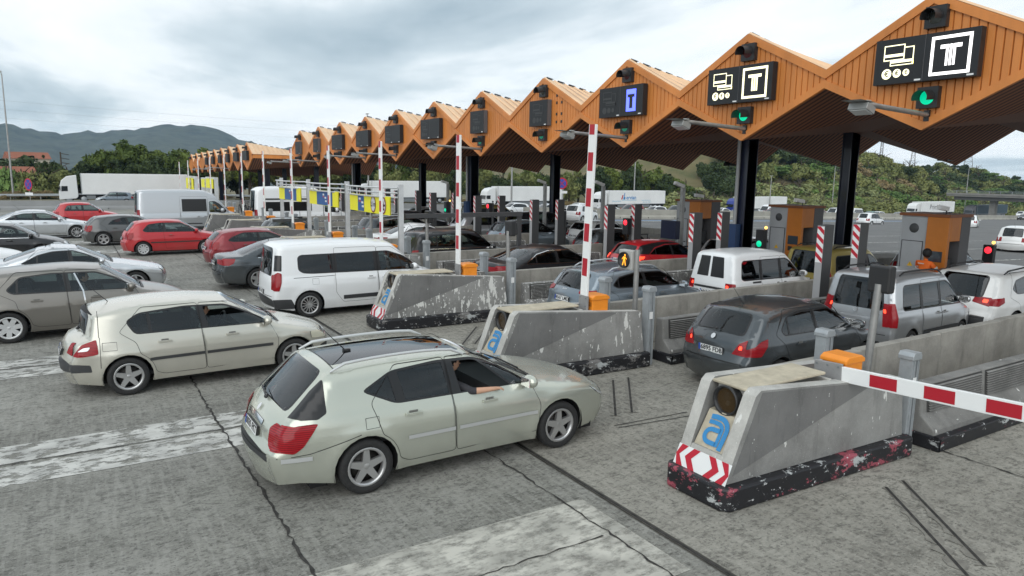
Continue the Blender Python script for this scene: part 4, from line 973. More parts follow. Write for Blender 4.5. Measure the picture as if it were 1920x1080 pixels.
# ------------------------------------------------------------------ lane walls, louvred barriers, gates, posts
def lane_wall(n):
    yc = CY(n); r = empty('lane_wall', (9.2, yc + .95, gz(9, yc)), 0, 'long plain concrete lane wall behind the %s island from the camera' % ORD[n], 'wall', 'plain concrete lane walls')
    x = 8.0 - 9.2
    for k in range(4):
        b = MB(); x1 = x + 2.42; b.b2((x, -.1 + (.02 * (x + 1)), 0), (x1 - .012, .06 + (.02 * (x + 1)), 1.0), M_WALL); b.build('wall_slab', r, bevel=.015); x = x1
    return r
M_PILDK = pm('louvre_gap_shade', (.045, .044, .042), .8)
def louvre(n):
    yc = CY(n); m = M_LOUV if n in (0, 1) else M_LOUV2
    r = empty('louvred_barrier', (9.85, yc - .32, gz(10, yc)), 0, 'low barrier with ribbed louvre panels on the near side of the %s island' % ORD[n], 'barrier', 'louvred barriers along the lanes')
    b = MB(); P = [(-.34, .0), (-.30, .26), (-.10, .44), (-.06, .85), (.12, .85), (.16, .0)]
    b.prism(P, 'x', 0, 6.6, m); b.build('barrier_body', r, bevel=.02)
    for k in range(4):
        s = MB(); x0 = .18 + k * 1.62; x1 = x0 + 1.46
        s.add([(x0 - .03, -.104, .445), (x1 + .03, -.104, .445), (x1 + .03, -.066, .83), (x0 - .03, -.066, .83)], [(0, 1, 2, 3)], M_PILDK)  # dark sheet behind the slats, painting the shade of their gaps
        for j in range(10):
            z = .46 + j * .036; y = -.10 + (z - .44) / .41 * .04 - .024
            s.add([(x0, y + .02, z), (x1, y + .02, z), (x1, y - .012, z + .006), (x0, y - .012, z + .006), (x0, y + .02, z + .020), (x1, y + .02, z + .020)], [(0, 1, 2, 3), (3, 2, 5, 4)], m)
        s.build('louvre_panel', r)
    kb = MB(); km = M_KERBP if n == 0 else M_KERBW; kb.b2((-.06, -.42, 0), (6.6, -.30, .2), km); kb.b2((-.06, -.42, 0), (0, .2, .2), km); kb.build('kerb', r, bevel=.02)
    return r
for n in range(0, 13): lane_wall(n); louvre(n)
def gate(n, X, Y, up, nm, z0=.35):
    r = empty('barrier_gate', (X, Y, gz(X, Y) + z0), 0, nm, 'barrier gate', 'barrier gates at the lane entries')
    c = MB(); c.b2((.03, .0, 0), (.40, .33, 1.36 - z0), M_ORG)
    c.prism([(.01, 1.36 - z0), (.42, 1.36 - z0), (.42, 1.41 - z0), (.35, 1.45 - z0), (.08, 1.45 - z0), (.01, 1.41 - z0)], 'y', -.02, .35, M_ORG); co = c.build('gate_housing', r, bevel=.012)
    d = MB(); d.b2((.022, .03, 1.24 - z0), (.028, .30, 1.32 - z0), M_ORGD); d.build('lid_seam', co)
    zp = 1.25 - z0; Lr = 3.3; yp = .17
    rot = Matrix.Rotation(R(92 if n == 1 else 90.4) if up else R(-3), 3, 'X')
    def put(mb, t0, t1, w0, w1, x0, x1, m):
        vs = [rot @ (Vector((x, t, h)) if up else Vector((x, -t, h))) + Vector((0, yp, zp)) for x in (x0, x1) for t in (t0, t1) for h in (w0, w1)]
        mb.add(vs, [(0, 1, 3, 2), (4, 6, 7, 5), (0, 4, 5, 1), (2, 3, 7, 6), (0, 2, 6, 4), (1, 5, 7, 3)], m)
    brk = MB(); put(brk, -.19, .19, -.125, .125, -.075, -.03, M_GREYB); bo = brk.build('arm_bracket', r, bevel=.006)
    for tt in (-.15, 0, .15):
        for hh in (-.085, .085): bb = MB(); put(bb, tt - .012, tt + .012, hh - .012, hh + .012, -.083, -.074, M_ALUD); bb.build('bolt', bo)
    ax_ = MB(); ax_.tube([(-.03, yp, zp), (.04, yp, zp)], .05, M_GREYB, 10); ax_.build('axle', bo)
    a = MB(); put(a, .19, Lr, -.095, .095, -.07, -.02, M_ARMW); ao = a.build('barrier_arm', r, bevel=.006)
    k = .56
    while k < Lr - .1:
        s = MB(); put(s, k, min(k + .33, Lr), -.072, .072, -.0735, -.0705, M_ARMR); s.build('red_stripe', ao); k += .64
    return r
for n in range(0, 13):
    gate(n, 8.07, CY(n) - .34, n != 0, 'orange gate housing with lowered red and white arm, on the nearest island' if n == 0 else 'orange gate with red and white arm upright, %s gate counting from the camera' % ORD[n])
def alu_post(X, Y, zt, lab, z0=.2, s=.17):
    r = empty('sensor_post', (X, Y, gz(X, Y) + z0), 0, lab, 'post', 'aluminium sensor posts beside the gates'); h = zt - z0
    b = MB(); b.b2((-s / 2, -s / 2, 0), (s / 2, s / 2, h), M_ALU)
    for k in range(3): b.b2((s / 2 - .02 - k * .055, -s / 2 - .012, 0), (s / 2 - .0 - k * .055 - .012, -s / 2, h - .01), M_ALUD if k == 1 else M_ALU)
    b.build('post_body', r)
    c = MB(); q = s * .62; c.prism([(-q, h), (q, h), (q, h + .05), (q * .7, h + .10), (-q * .7, h + .10), (-q, h + .05)], 'y', -q, q, M_ALU); c.build('cap', r, bevel=.006)
    return r
for n in range(0, 11):
    a = alu_post(9.42, CY(n) - .42, 1.30 if n == 0 else 1.45, 'aluminium post with flat cap on the near edge of the %s island' % ORD[n], .0)
    alu_post(9.3, CY(n) + .78, 1.38 if n == 0 else 1.48, 'aluminium post with flat cap on the far edge of the %s island' % ORD[n], .3)
    s = MB(); s.b2((-.06, -.0995, .92 if n else .98), (.03, -.0985, 1.06), M_WHT); so_ = s.build('sticker', a)
M_STEEL = pm('galvanised_pole', (.33, .33, .32), .4, .5, var=.15)
for n in range(0, 6):
    r = empty('signal_pole', (9.85, CY(n) + .45, gz(10, CY(n)) + .1), 0, ('leaning steel pole with a black signal box, on the nearest island' if n == 0 else 'steel pole with lit amber walking figure signal beside the upright arm' if n == 1 else 'steel pole with black box head on the %s island' % ORD[n]), 'signal pole', 'lane signal poles')
    p = MB(); top = (.12, -.02, 2.05) if n == 0 else (0, 0, 2.05); p.tube([(0, 0, 0), top], .055, M_STEEL, 10); p.build('pole', r)
    if n == 1:
        h = MB(); h.b2((-.10, .05, 1.62), (.06, .46, 2.03), pm('signal_box_grey', (.42, .42, .40), .5)); h.build('signal_head', r, bevel=.02)
        d = MB(); d.lathe([(0, -.105), (.16, -.105), (.165, -.15), (.17, -.10)], M_DARK, (0, .27, 1.82), 'x', 20); d.build('signal_lens', r)
        f = MB(); A = pm('walking_figure_amber', (1, .42, .03), .4, emit=.9); X_ = -.112
        def q2(pts): f.add([(X_, .27 - y, 1.82 + z) for y, z in pts], [tuple(range(len(pts)))[::-1]], A)
        q2([(.02 + .025 * math.cos(t), .10 + .025 * math.sin(t)) for t in np.linspace(0, 5.6, 9)])
        q2([(-.03, .07), (.035, .07), (.03, -.01), (-.025, -.01)]); q2([(-.025, 0), (.005, 0), (-.035, -.12), (-.065, -.11)]); q2([(.0, 0), (.03, 0), (.06, -.11), (.035, -.12)]); q2([(-.03, .07), (-.015, .06), (-.065, .0), (-.075, .015)]); q2([(.03, .07), (.025, .05), (.075, .01), (.08, .03)])
        f.build('walking_figure', r)
    else:
        h = MB(); h.b2((top[0] - .02, top[1] - .17, 1.92), (top[0] + .14, top[1] + .17, 2.32), M_DARK); h.prism([(-.15, 1.95), (.15, 1.95), (.12, 2.28), (-.12, 2.28)], 'x', top[0] + .14, top[0] + .22, M_DARK); h.build('signal_head', r, bevel=.03)
# ------------------------------------------------------------------ canopy
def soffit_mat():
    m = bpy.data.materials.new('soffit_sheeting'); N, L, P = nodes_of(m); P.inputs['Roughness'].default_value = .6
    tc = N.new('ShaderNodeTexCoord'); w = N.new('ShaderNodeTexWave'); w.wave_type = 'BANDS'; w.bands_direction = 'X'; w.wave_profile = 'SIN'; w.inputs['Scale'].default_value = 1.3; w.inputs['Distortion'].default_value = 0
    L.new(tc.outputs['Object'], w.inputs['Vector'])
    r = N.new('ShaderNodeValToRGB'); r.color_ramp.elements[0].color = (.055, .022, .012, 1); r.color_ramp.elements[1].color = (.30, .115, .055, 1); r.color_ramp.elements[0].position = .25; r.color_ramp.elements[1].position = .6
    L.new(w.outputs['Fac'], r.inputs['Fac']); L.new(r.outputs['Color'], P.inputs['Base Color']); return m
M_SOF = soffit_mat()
M_CLAD = pm('orange_cladding', (.60, .215, .05), .42, var=.16, scale=.8, stretch=(1, 1, .22)); M_CLADB = pm('orange_cladding_groove', (.24, .075, .018), .6)
M_ROOF = pm('faded_roof_sheet', (.74, .51, .32), .55, var=.07, scale=1.2); M_NAVY = pm('navy_column', (.010, .014, .035), .35, coat=.3); M_PIPE = pm('downpipe_grey', (.32, .33, .34), .5)
SP = 5.068; XF, XM, XR = 16.5, 23.6, 30.7
def bay(root, yc, k, first, last):
    dz = -.0174 * (yc - 9.02)
    w = SP / 2
    sec = {XF: (7.65, 6.35, 5.97, 4.78, 0), XM: (6.55, 6.28, 5.95, 5.36, .6), XR: (7.3, 6.3, 5.95, 4.32, 1.2)}
    def pts(X):
        a, et, eb, v, sk = sec[X]; y = yc + sk
        sl = .0174 * w
        return [(X, y, a + dz), (X, y + w, et + dz - sl), (X, y + w, eb + dz - sl), (X, y, v + dz), (X, y - w, eb + dz + sl), (X, y - w, et + dz + sl)]
    A, B, C_ = pts(XF), pts(XM), pts(XR)
    # corrugated gable: vertical pans between grooves, folded rim
    g = MB(); g.add(A, [(0, 5, 4, 3, 2, 1)], M_CLADB)
    def zt(u): return A[0][2] + (A[1][2] - A[0][2]) * abs(u) / w
    def zb(u): return A[3][2] + (A[2][2] - A[3][2]) * abs(u) / w
    n = 29; dx = 2 * w / n
    for i in range(n):
        u0 = -w + i * dx + .017; u1 = u0 + dx - .034
        us = [u0, 0, u1] if u0 < 0 < u1 else [u0, u1]
        top = [(XF - .055, yc + u, zt(u) - .04) for u in us]; bot = [(XF - .055, yc + u, zb(u) + .04) for u in us]
        top2 = [(XF - .002, yc + u + (-.012 if u == u0 else .012 if u == u1 else 0), zt(u) - .04) for u in us]; bot2 = [(XF - .002, yc + u + (-.012 if u == u0 else .012 if u == u1 else 0), zb(u) + .04) for u in us]
        kk = len(us); v = top + bot + top2 + bot2
        f = [(j, kk + j, kk + j + 1, j + 1) for j in range(kk - 1)] + [(0, 2 * kk, 3 * kk, kk), (kk - 1, 2 * kk - 1, 4 * kk - 1, 3 * kk - 1)]
        g.add(v, f, M_CLAD)
    go = g.build('gable_panel', root)
    if k == 5:
        for i in range(4):
            for j in range(2): h = MB(); h.box((XF - .06, yc - .95 - .33 * j, A[1][2] + (.62, .35, -.08, -.38)[i]), (.02, .09, .10), M_DARK); h.build('fixing_hole', go)
    t = MB()
    def rim(p, q, d):
        for s in (0,):
            P_, Q_ = Vector(p), Vector(q); dd = Vector((0, 0, d))
            v = [P_ + Vector((-.10, 0, 0)), Q_ + Vector((-.10, 0, 0)), Q_ + dd + Vector((-.10, 0, 0)), P_ + dd + Vector((-.10, 0, 0)), P_, Q_, Q_ + dd, P_ + dd]
            t.add(v, [(0, 1, 2, 3), (0, 4, 5, 1), (3, 2, 6, 7)], M_CLAD)
    up = Vector((0, 0, .03)); 
    rim(Vector(A[0]) + up, Vector(A[1]) + up, -.21); rim(Vector(A[0]) + up, Vector(A[5]) + up, -.21); rim(Vector(A[3]) - up, Vector(A[2]) - up, .2); rim(Vector(A[3]) - up, Vector(A[4]) - up, .2)
    t.build('gable_rim', go)
    r = MB()
    for P_, Q_ in ((A, B), (B, C_)):
        for i, j in ((0, 1), (5, 0)):
            p0, p1, q1, q0 = Vector(P_[i]), Vector(P_[j]), Vector(Q_[j]), Vector(Q_[i]); d = Vector((0, 0, .04))
            r.add([p0 + d, p1 + d, q1 + d, q0 + d], [(0, 3, 2, 1)], M_ROOF)
            nr = 14
            for s in range(nr + 1):    # standing seams running down the slope
                u = s / nr; a = p0.lerp(q0, u) + d; b = p1.lerp(q1, u) + d; e = Vector((.035, 0, 0)); h = Vector((0, 0, .05))
                r.add([a - e, b - e, a + h, b + h, a + e, b + e], [(0, 1, 3, 2), (2, 3, 5, 4)], M_ROOF)
        p, q = Vector(P_[0]), Vector(Q_[0]); nr = 12
        for s in range(nr):
            a = p.lerp(q, (s + .15) / nr) + Vector((0, 0, .06)); b = p.lerp(q, (s + .7) / nr) + Vector((0, 0, .06)); r.add([a + Vector((0, -.06, 0)), b + Vector((0, -.06, 0)), b + Vector((0, 0, .05)), a + Vector((0, 0, .05)), a + Vector((0, .06, 0)), b + Vector((0, .06, 0))], [(0, 1, 2, 3), (3, 2, 5, 4)], M_DARK)
    r.build('roof_sheet', root)
    s = MB()
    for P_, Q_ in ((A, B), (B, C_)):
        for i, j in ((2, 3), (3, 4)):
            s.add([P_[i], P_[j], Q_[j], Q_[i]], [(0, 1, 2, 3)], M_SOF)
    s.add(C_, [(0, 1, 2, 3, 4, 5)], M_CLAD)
    s.build('soffit', root)
    if last or first:
        e_ = MB()
        i, j = ((1, 2) if last else (5, 4))
        for P_, Q_ in ((A, B), (B, C_)): e_.add([P_[i], P_[j], Q_[j], Q_[i]], [(0, 1, 2, 3) if first else (0, 3, 2, 1)], M_CLAD)
        e_.build('end_fascia', root)
def canopy(y0, n, lab):
    root = empty('toll_canopy', (0, 0, 0), 0, lab, 'canopy')
    for k in range(n): bay(root, y0 + SP * k, k, k == 0, k == n - 1)
    return root
can1 = canopy(9.02 - SP * 2, 13, 'long orange zigzag toll canopy with pointed gables and navy columns, nearest the camera')
can2 = canopy(80.40, 9, 'shorter orange zigzag toll canopy far off at the left end of the plaza')
def column(root, X, Y, pipe=True):
    zt = 5.62 - .0174 * (Y - 9)
    c = MB(); c.b2((X - .22, Y - .19, gz(X, Y)), (X + .22, Y + .19, zt + .25), M_NAVY)
    for s in (-1, 1): c.b2((X - .26, Y + s * .17 - .02, gz(X, Y)), (X + .26, Y + s * .17 + .02, zt + .2), M_NAVY)
    o = c.build('column', root)
    if pipe: p = MB(); p.tube([(X - .33, Y + .12, gz(X, Y) + 1.4), (X - .33, Y + .12, zt)], .065, M_PIPE, 10); p.b2((X - .5, Y - .1, gz(X, Y)), (X - .27, Y + .2, 2.1 + gz(X, Y)), pm('column_box_blue', (.02, .05, .13), .5)); p.build('downpipe', o)
for Y in (16.6, 36.1, 55.5):
    column(can1, 19.75, Y); column(can1, 25.5, Y, False)
for Y in (86, 101, 116): column(can2, 19.75, Y, False); column(can2, 25.5, Y, False)
# ------------------------------------------------------------------ LED panels, signals and floodlights hung on the gables
M_LED = pm('led_white', (1, .97, .95), .4, emit=1.1); M_LEDY = pm('led_warm', (1, .95, .62), .4, emit=1.0); M_LEDB = pm('led_blue', (.10, .14, 1), .4, emit=1.5)
M_OFF = pm('led_off', (.045, .047, .048), .5); M_PANEL = pm('led_panel_black', (.012, .013, .015), .5); M_PEDGE = pm('panel_edge', (.10, .10, .105), .5)
M_GREEN = pm('signal_green_lit', (.0, .62, .32), .3, emit=.65); M_GRND = pm('signal_green_dim', (.02, .22, .14), .3, emit=.35); M_REDL = pm('signal_red_lit', (1, .03, .05), .3, emit=1.3); M_OFFL = pm('signal_lens_off', (.035, .04, .035), .25, coat=1); M_REDOFF = pm('signal_red_off', (.08, .012, .014), .25)
def rect(mb, F, x0, y0, x1, y1, m, z=.0): mb.add([F @ Vector((x0, y0, z)), F @ Vector((x1, y0, z)), F @ Vector((x1, y1, z)), F @ Vector((x0, y1, z))], [(0, 1, 2, 3)], m)
def frame(mb, F, x0, y0, x1, y1, w, m):
    rect(mb, F, x0, y0, x1, y0 + w, m); rect(mb, F, x0, y1 - w, x1, y1, m); rect(mb, F, x0, y0 + w, x0 + w, y1 - w, m); rect(mb, F, x1 - w, y0 + w, x1, y1 - w, m)
def cards(parent, F, m):
    b = MB(); w = .022
    frame(b, F, -.36, .02, .12, .36, w, m); rect(b, F, -.338, .10, .098, .16, m, .001)
    rect(b, F, .12, .27, .33, .27 + w, m); rect(b, F, .33 - w, -.10, .33, .27, m); frame(b, F, -.20, -.10, .33, -.02, w * .9, m); rect(b, F, -.20, -.02, .33, .02 - .003, m, .001)
    for cx, r in ((-.26, .115), (-.02, .095), (.19, .075)):
        b.add([F @ Vector((cx + r * math.cos(t), -.27 + r * math.sin(t), 0)) for t in np.linspace(0, 2 * PI, 15)[:-1]], [tuple(range(14))], m)
    o = b.build('card_and_coin_symbol', parent)
    if m is not M_OFF:
        e_ = MB()
        for cx, r in ((-.26, .115), (-.02, .095), (.19, .075)):
            text_mb('€', r * 1.5, F @ Matrix.Translation((cx, -.27, .004)), M_PANEL, mb=e_, bold=.004)
        e_.build('euro_lettering', o)
def tee(parent, F, m, mode):
    b = MB()
    if mode == 'frame': frame(b, F, -.42, -.41, .42, .41, .065, m)
    if mode == 'blue':
        rect(b, F, -.24, -.36, .24, .36, m)
        o = b.build('t_symbol', parent); c = MB(); rect(c, F, -.17, .10, .17, .20, M_PANEL, .004); rect(c, F, -.08, -.26, .08, .10, M_PANEL, .004); c.build('t_cutout', o); return
    if mode == 'ring':
        pts = np.linspace(0, 2 * PI, 25)
        for a, c in zip(pts[:-1], pts[1:]): b.add([F @ Vector((r * .8 * math.cos(t), r * math.sin(t), 0)) for t, r in ((a, .40), (c, .40), (c, .36), (a, .36))], [(0, 1, 2, 3)], m)
    s = .8 if mode == 'ring' else 1
    for x in (-.075, 0, .075): rect(b, F, (x - .026) * s, -.22 * s, (x + .026) * s, (.22 if x == 0 else .12) * s, m)
    rect(b, F, -.22 * s, .14 * s, -.05 * s, .22 * s, m); rect(b, F, .05 * s, .14 * s, .22 * s, .22 * s, m)
    for sg in (-1, 1): b.add([F @ Vector((sg * x * s, y * s, 0)) for x, y in ((.05, .22), (.03, .20), (.049, .12), (.101, .12), (.10, .14), (.05, .14))], [(0, 1, 2, 3, 4, 5) if sg < 0 else (5, 4, 3, 2, 1, 0)], m)
    b.build('t_symbol', parent)
def led_sign(k, wide, lab, left, right):
    yc = 9.02 + SP * k + (.0 if k < 11 else 0); yc = {0: 9.0, 1: 14.13, 2: 19.2}.get(k, 9.02 + SP * k); zc = 6.30 - .0174 * (yc - 9.02)
    r = empty('led_sign', (16.40, yc, zc), 0, lab, 'lane sign', 'black lane signs on the gables'); w = 2.26 if wide else 1.28; h = 1.0
    b = MB(); b.b2((-.20, -w / 2, -h / 2), (.0, w / 2, h / 2), M_PANEL); b.b2((-.206, -.004, -h / 2) if wide else (-.19, -w / 2 - .004, -h / 2), (-.199, .004, h / 2) if wide else (.0, -w / 2 - .001, h / 2), M_PEDGE); bo = b.build('panel_case', r, bevel=.008)
    FL = plane_frame((-.208, .56 if wide else 0, 0), (0, -1, 0), (0, 0, 1)); FR = plane_frame((-.208, -.56, 0), (0, -1, 0), (0, 0, 1))
    if left: cards(r, FL, left)
    if wide and right: tee(r, FR, *right)
    s = MB()
    for y in ((-w / 2 + .13, .1) if wide else (-w / 2 + .13,)): rect(s, plane_frame((-.2075, y, -h / 2 + .045), (0, -1, 0), (0, 0, 1)), -.07, -.018, .07, .018, M_WHT)
    s.build('maker_plate', r)
led_sign(0, True, 'black lane sign with pale cards and a white framed T, on the nearest gable', M_LEDY, (M_LED, 'frame'))
led_sign(1, True, 'black lane sign with yellowish cards, euro coins and framed T, on the second gable', M_LEDY, (M_LEDY, 'frame'))
led_sign(2, True, 'black lane sign with a blue T block and unlit cards, on the third gable', M_OFF, (M_LEDB, 'blue'))
for k in range(3, 11):
    led_sign(k, k in (6, 7, 8, 5), 'unlit black lane sign on the %s gable counting from the camera' % ORD[k], M_OFF, (M_OFF, 'ring') if k == 8 else None)
for k in range(9):
    if k in (6, 7, 8): continue
    y = 80.4 + SP * k; r = empty('led_sign', (16.4, y, 6.3 - .0174 * (y - 9.02)), 0, 'small unlit black sign on the %s gable of the far left canopy' % ORD[k], 'lane sign', 'black lane signs on the gables')
    b = MB(); w = 1.1 if k in (0, 1) else .75; b.b2((-.25, -w, -.5), (0, w, .5), M_PANEL); b.build('panel_case', r)
def sig(parent, x, y, z, lens, s=.46, face=-1):
    b = MB(); b.b2((x - .10, y - s / 2, z - s / 2), (x + .08, y + s / 2, z + s / 2), M_DARK)
    v = []; n = 14; rr = s * .36
    for t in np.linspace(-.35, PI + .35, n): v += [(x - .10, y + rr * math.cos(t), z + rr * math.sin(t)), (x - .42, y + rr * math.cos(t) * 1.02, z + rr * math.sin(t) - .03)]
    b.add(v, [(2 * i, 2 * i + 1, 2 * i + 3, 2 * i + 2) for i in range(n - 1)], M_DARK, True); o = b.build('signal_case', parent)
    l = MB(); l.lathe([(0, x - .145), (rr * .6, x - .135), (rr * .95, x - .10)], lens, (0, y, z), 'x', 18); l.build('signal_lens', parent)
for k in range(-1 + 1, 11):
    y = 9.02 + SP * k - .12; dz = -.0174 * (y - 9.02)
    r = empty('signal_lamp', (16.4, y, 7.16 + dz), 0, 'unlit black signal lamp near the peak of the %s gable from the camera' % ORD[k], 'signal lamp', 'hooded signal lamps above the lane signs'); sig(r, 0, 0, 0, M_REDOFF if k in (1, 2) else M_OFFL)
    r = empty('signal_lamp', (16.4, y, 5.45 + dz), 0, ('lit green' if k in (0, 1) else 'dim green' if k in (2, 3, 4) else 'unlit') + ' black signal lamp below the sign of the %s gable from the camera' % ORD[k], 'signal lamp', 'hooded signal lamps below the lane signs'); sig(r, 0, 0, 0, M_GREEN if k in (0, 1) else M_GRND if k in (2, 3, 4) else M_OFFL)
for k in range(9):
    y = 80.4 + SP * k; r = empty('signal_lamp', (16.4, y, 7.1 - .0174 * (y - 9.02)), 0, 'hooded black signal lamp on the %s gable of the far left canopy' % ORD[k], 'signal lamp', 'hooded signal lamps of the far canopy'); sig(r, 0, 0, 0, M_OFFL)
M_LAMP = pm('floodlight_grey', (.36, .37, .36), .45, .4); M_LGL = pm('floodlight_glass', (.6, .62, .62), .2)
for k in list(range(0, 11)) + [17, 19]:
    y = (9.02 + SP * k if k < 12 else 80.4 + SP * (k - 15)) - .1; z = 5.08 - .0174 * (y - 9.02)
    if k in (3, 5, 8): continue
    r = empty('floodlight', (16.42, y, z), 0, 'floodlight on a long arm below the %s' % ('%s gable from the camera' % ORD[k] if k < 12 else ('third' if k == 17 else 'fifth') + ' gable of the far canopy'), 'floodlight', 'floodlights on arms under the gables')
    a = MB(); a.tube([(0, 0, 0), (-2.35, -.05, .08)], .055, M_STEEL, 8); a.b2((-.03, -.06, -.14), (.05, .06, .1), M_DARK); a.build('lamp_arm', r)
    h = MB(); h.box((-2.55, -.05, -.02), (.30, .42, .14), M_LAMP, Matrix.Rotation(.35, 3, 'Y')); h.add([(-2.42, -.27, .10), (-2.42, .17, .10), (-2.95, .17, .13), (-2.95, -.27, .13)], [(0, 1, 2, 3)], M_LAMP); h.b2((-2.45, -.1, .02), (-2.3, 0, .16), M_LAMP); h.build('lamp_head', r, bevel=.01)
    g = MB(); g.box((-2.57, -.05, -.095), (.24, .36, .012), M_LGL, Matrix.Rotation(.35, 3, 'Y')); g.build('lamp_glass', r)
for k, (y, z) in enumerate(((15.3, 4.25), (20.5, 4.2), (26.3, 4.05))):
    r = empty('floodlight', (30.2, y, z + .15), 0, 'dark floodlight hanging under the rear edge of the canopy, %s from the right' % ORD[k], 'floodlight', 'rear floodlights'); h = MB(); h.prism([(-.6, 0), (.6, 0), (.45, .26), (-.5, .22)], 'y', -.2, .2, M_DARK); h.build('lamp_head', r); q = MB()
    for s in (-.35, .35): q.tube([(s, 0, .2), (s, 0, .62)], .02, M_DARK, 5)
    q.build('hanger', r)
# ------------------------------------------------------------------ striped pillars, kiosks, small signals
M_PILL = pm('pillar_light_face', (.33, .33, .335), .5); M_PILD = pm('pillar_dark_face', (.055, .056, .058), .5)
def pillar(X, Y, lab, h=2.58):
    r = empty('striped_pillar', (X, Y, gz(X, Y)), 0, lab, 'pillar', 'red and white striped pillars'); s = .175; w = .10
    b = MB(); b.b2((-s, -w, 0), (s, w, h), M_PILD); b.b2((-s - .006, -w + .006, 0), (-s - .001, w - .006, h - .02), M_PILL); b.build('pillar_body', r, bevel=.008)
    p = MB(); F = plane_frame((-s - .009, 0, h - .90), (0, -1, 0), (0, 0, 1)); w -= .008; rect(p, F, -w, 0, w, .86, M_WHT); po = p.build('striped_plate', r)
    for i in range(4):
        z0 = .03 + i * .225
        P_ = clip_half(clip_half([(-w, z0 + .12), (-w, z0 + .23), (w, z0 + .07), (w, z0 - .04)], 0, 1, .86), 0, -1, 0)
        if len(P_) > 2: q = MB(); q.add([F @ Vector((a, b_, .003)) for a, b_ in P_], [tuple(range(len(P_)))[::-1]], M_CHR); q.build('red_stripe', po)
PX = {1: (15.35, 17.1), 2: (16.3, 17.75)}
for n in range(1, 10):
    for i, X in enumerate(PX.get(n, (17.1, 18.6))):
        pillar(X, CY(n) + (-.05, .15)[i], 'red and white striped pillar, %s of the pair on the %s island from the camera' % (('front', 'rear')[i], ORD[n]))
M_KGR = pm('kiosk_grey', (.37, .385, .40), .5, var=.05, scale=2); M_KOR = pm('kiosk_orange', (.50, .165, .02), .45, var=.06, scale=2); M_KDK = pm('kiosk_dark_grey', (.10, .10, .105), .55); M_SCR = pm('screen_dark', (.05, .065, .08), .15, coat=1); M_YEL = pm('warning_yellow', (.8, .48, .02), .5)
def kiosk(n):
    X, Y = {1: (20.7, 10.3), 2: (21.35, 15.45), 3: (21.8, 20.55)}[n]; H = 2.76
    r = empty('payment_kiosk', (X, Y, gz(X, Y)), 0, 'grey and orange payment kiosk, %s' % {1: 'nearest one, with an attendant standing at its screen', 2: 'middle one, behind the gold van', 3: 'farthest of the three, with a yellow notice'}[n], 'kiosk', 'grey and orange payment kiosks')
    b = MB(); b.b2((.02, .62, 0), (1.15, 1.36, H - .08), M_KGR); b.b2((.65, .0, 0), (1.15, .6, H - .08), M_KDK); b.build('cabinet', r, bevel=.01)
    o = MB(); o.b2((-.03, .0, .0), (.10, .60, H - .08), M_KOR); o.b2((.10, .0, H - .75), (.63, .6, H - .08), M_KOR); o.b2((.10, .06, 0), (.63, .6, .7), M_KOR); o.b2((.12, .40, .7), (.63, .6, H - .75), M_KDK); oo = o.build('orange_front', r, bevel=.012)
    t = MB(); t.b2((-.06, -.03, H - .08), (1.2, 1.40, H), pm('kiosk_roof_brown', (.22, .07, .02), .5)); t.build('roof', r)
    d = MB(); d.b2((.006, .70, .12), (.018, 1.28, 1.95), M_KGR)
    for a, c in (((.0, .68, .1), (.012, .70, 1.97)), ((.0, 1.28, .1), (.012, 1.30, 1.97)), ((.0, .68, 1.95), (.012, 1.3, 1.97))): d.b2(a, c, M_PILD)
    do = d.build('door', r); hd = MB(); hd.b2((-.03, .76, 1.0), (.006, .84, 1.03), M_DARK); hd.build('handle', do)
    w = MB(); w.add([(.0, .99 + .09 * y, 1.28 + .09 * z) for y, z in ((-.9, -.6), (.9, -.6), (0, .95))], [(0, 2, 1)], M_YEL); text_mb('!', .1, plane_frame((-.003, .99, 1.285), (0, -1, 0), (0, 0, 1)), M_BLACK, mb=w); w.build('warning_triangle', do)
    v = MB(); v.lathe([(0, .010), (.13, .008), (.14, .018)], M_PILD, (0, .98, 2.33), 'x', 18); v.build('vent_grille', r)
    s = MB(); s.b2((-.045, .10, 1.42), (-.028, .50, 1.72), M_SCR); s.b2((-.10, .05, 1.05), (-.03, .52, 1.16), M_KOR); s.b2((-.04, .32, 1.2), (-.028, .48, 1.35), M_DARK); s.build('screen', oo)
    if n == 3: y = MB(); y.b2((-.042, .22, 1.8), (-.031, .40, 2.15), M_YEL); y.b2((-.044, .25, 2.0), (-.041, .37, 2.12), M_WHT); y.build('notice', oo)
    k = MB(); k.tube([(.35, .3, H), (.35, .3, H + .13)], .02, M_DARK, 6); k.box((.22, .34, H + .17), (.46, .13, .12), M_WHT, Matrix.Rotation(.12, 3, 'Y')); k.build('camera_housing', r)
    m = MB(); m.b2((.22, .1, 1.0), (.5, .38, 1.5), M_BLACK); 
    for i in range(5): m.b2((.18, .12 + i * .05, 1.55 + .1 * (i % 2)), (.22, .15 + i * .05, 1.75), M_KGR)
    m.build('machinery', r)
for n in (1, 2, 3): kiosk(n)
for n in (1, 2, 3, 4, 5, 6):
    X = 24.6; r = empty('exit_wall', (X, CY(n), gz(X, CY(n))), 0, 'pale low concrete island tail behind the %s' % ('%s kiosk' % ORD[n - 1] if n < 4 else 'pillars of the %s island' % ORD[n]), 'wall', 'pale concrete island tails')
    b = MB(); b.prism([(-1.4, .0), (-1.4, .85), (3.5, .80), (7.5, .45), (7.9, 0)], 'y', -.45, .75, M_WALL); b.build('wall_slab', r, bevel=.02)
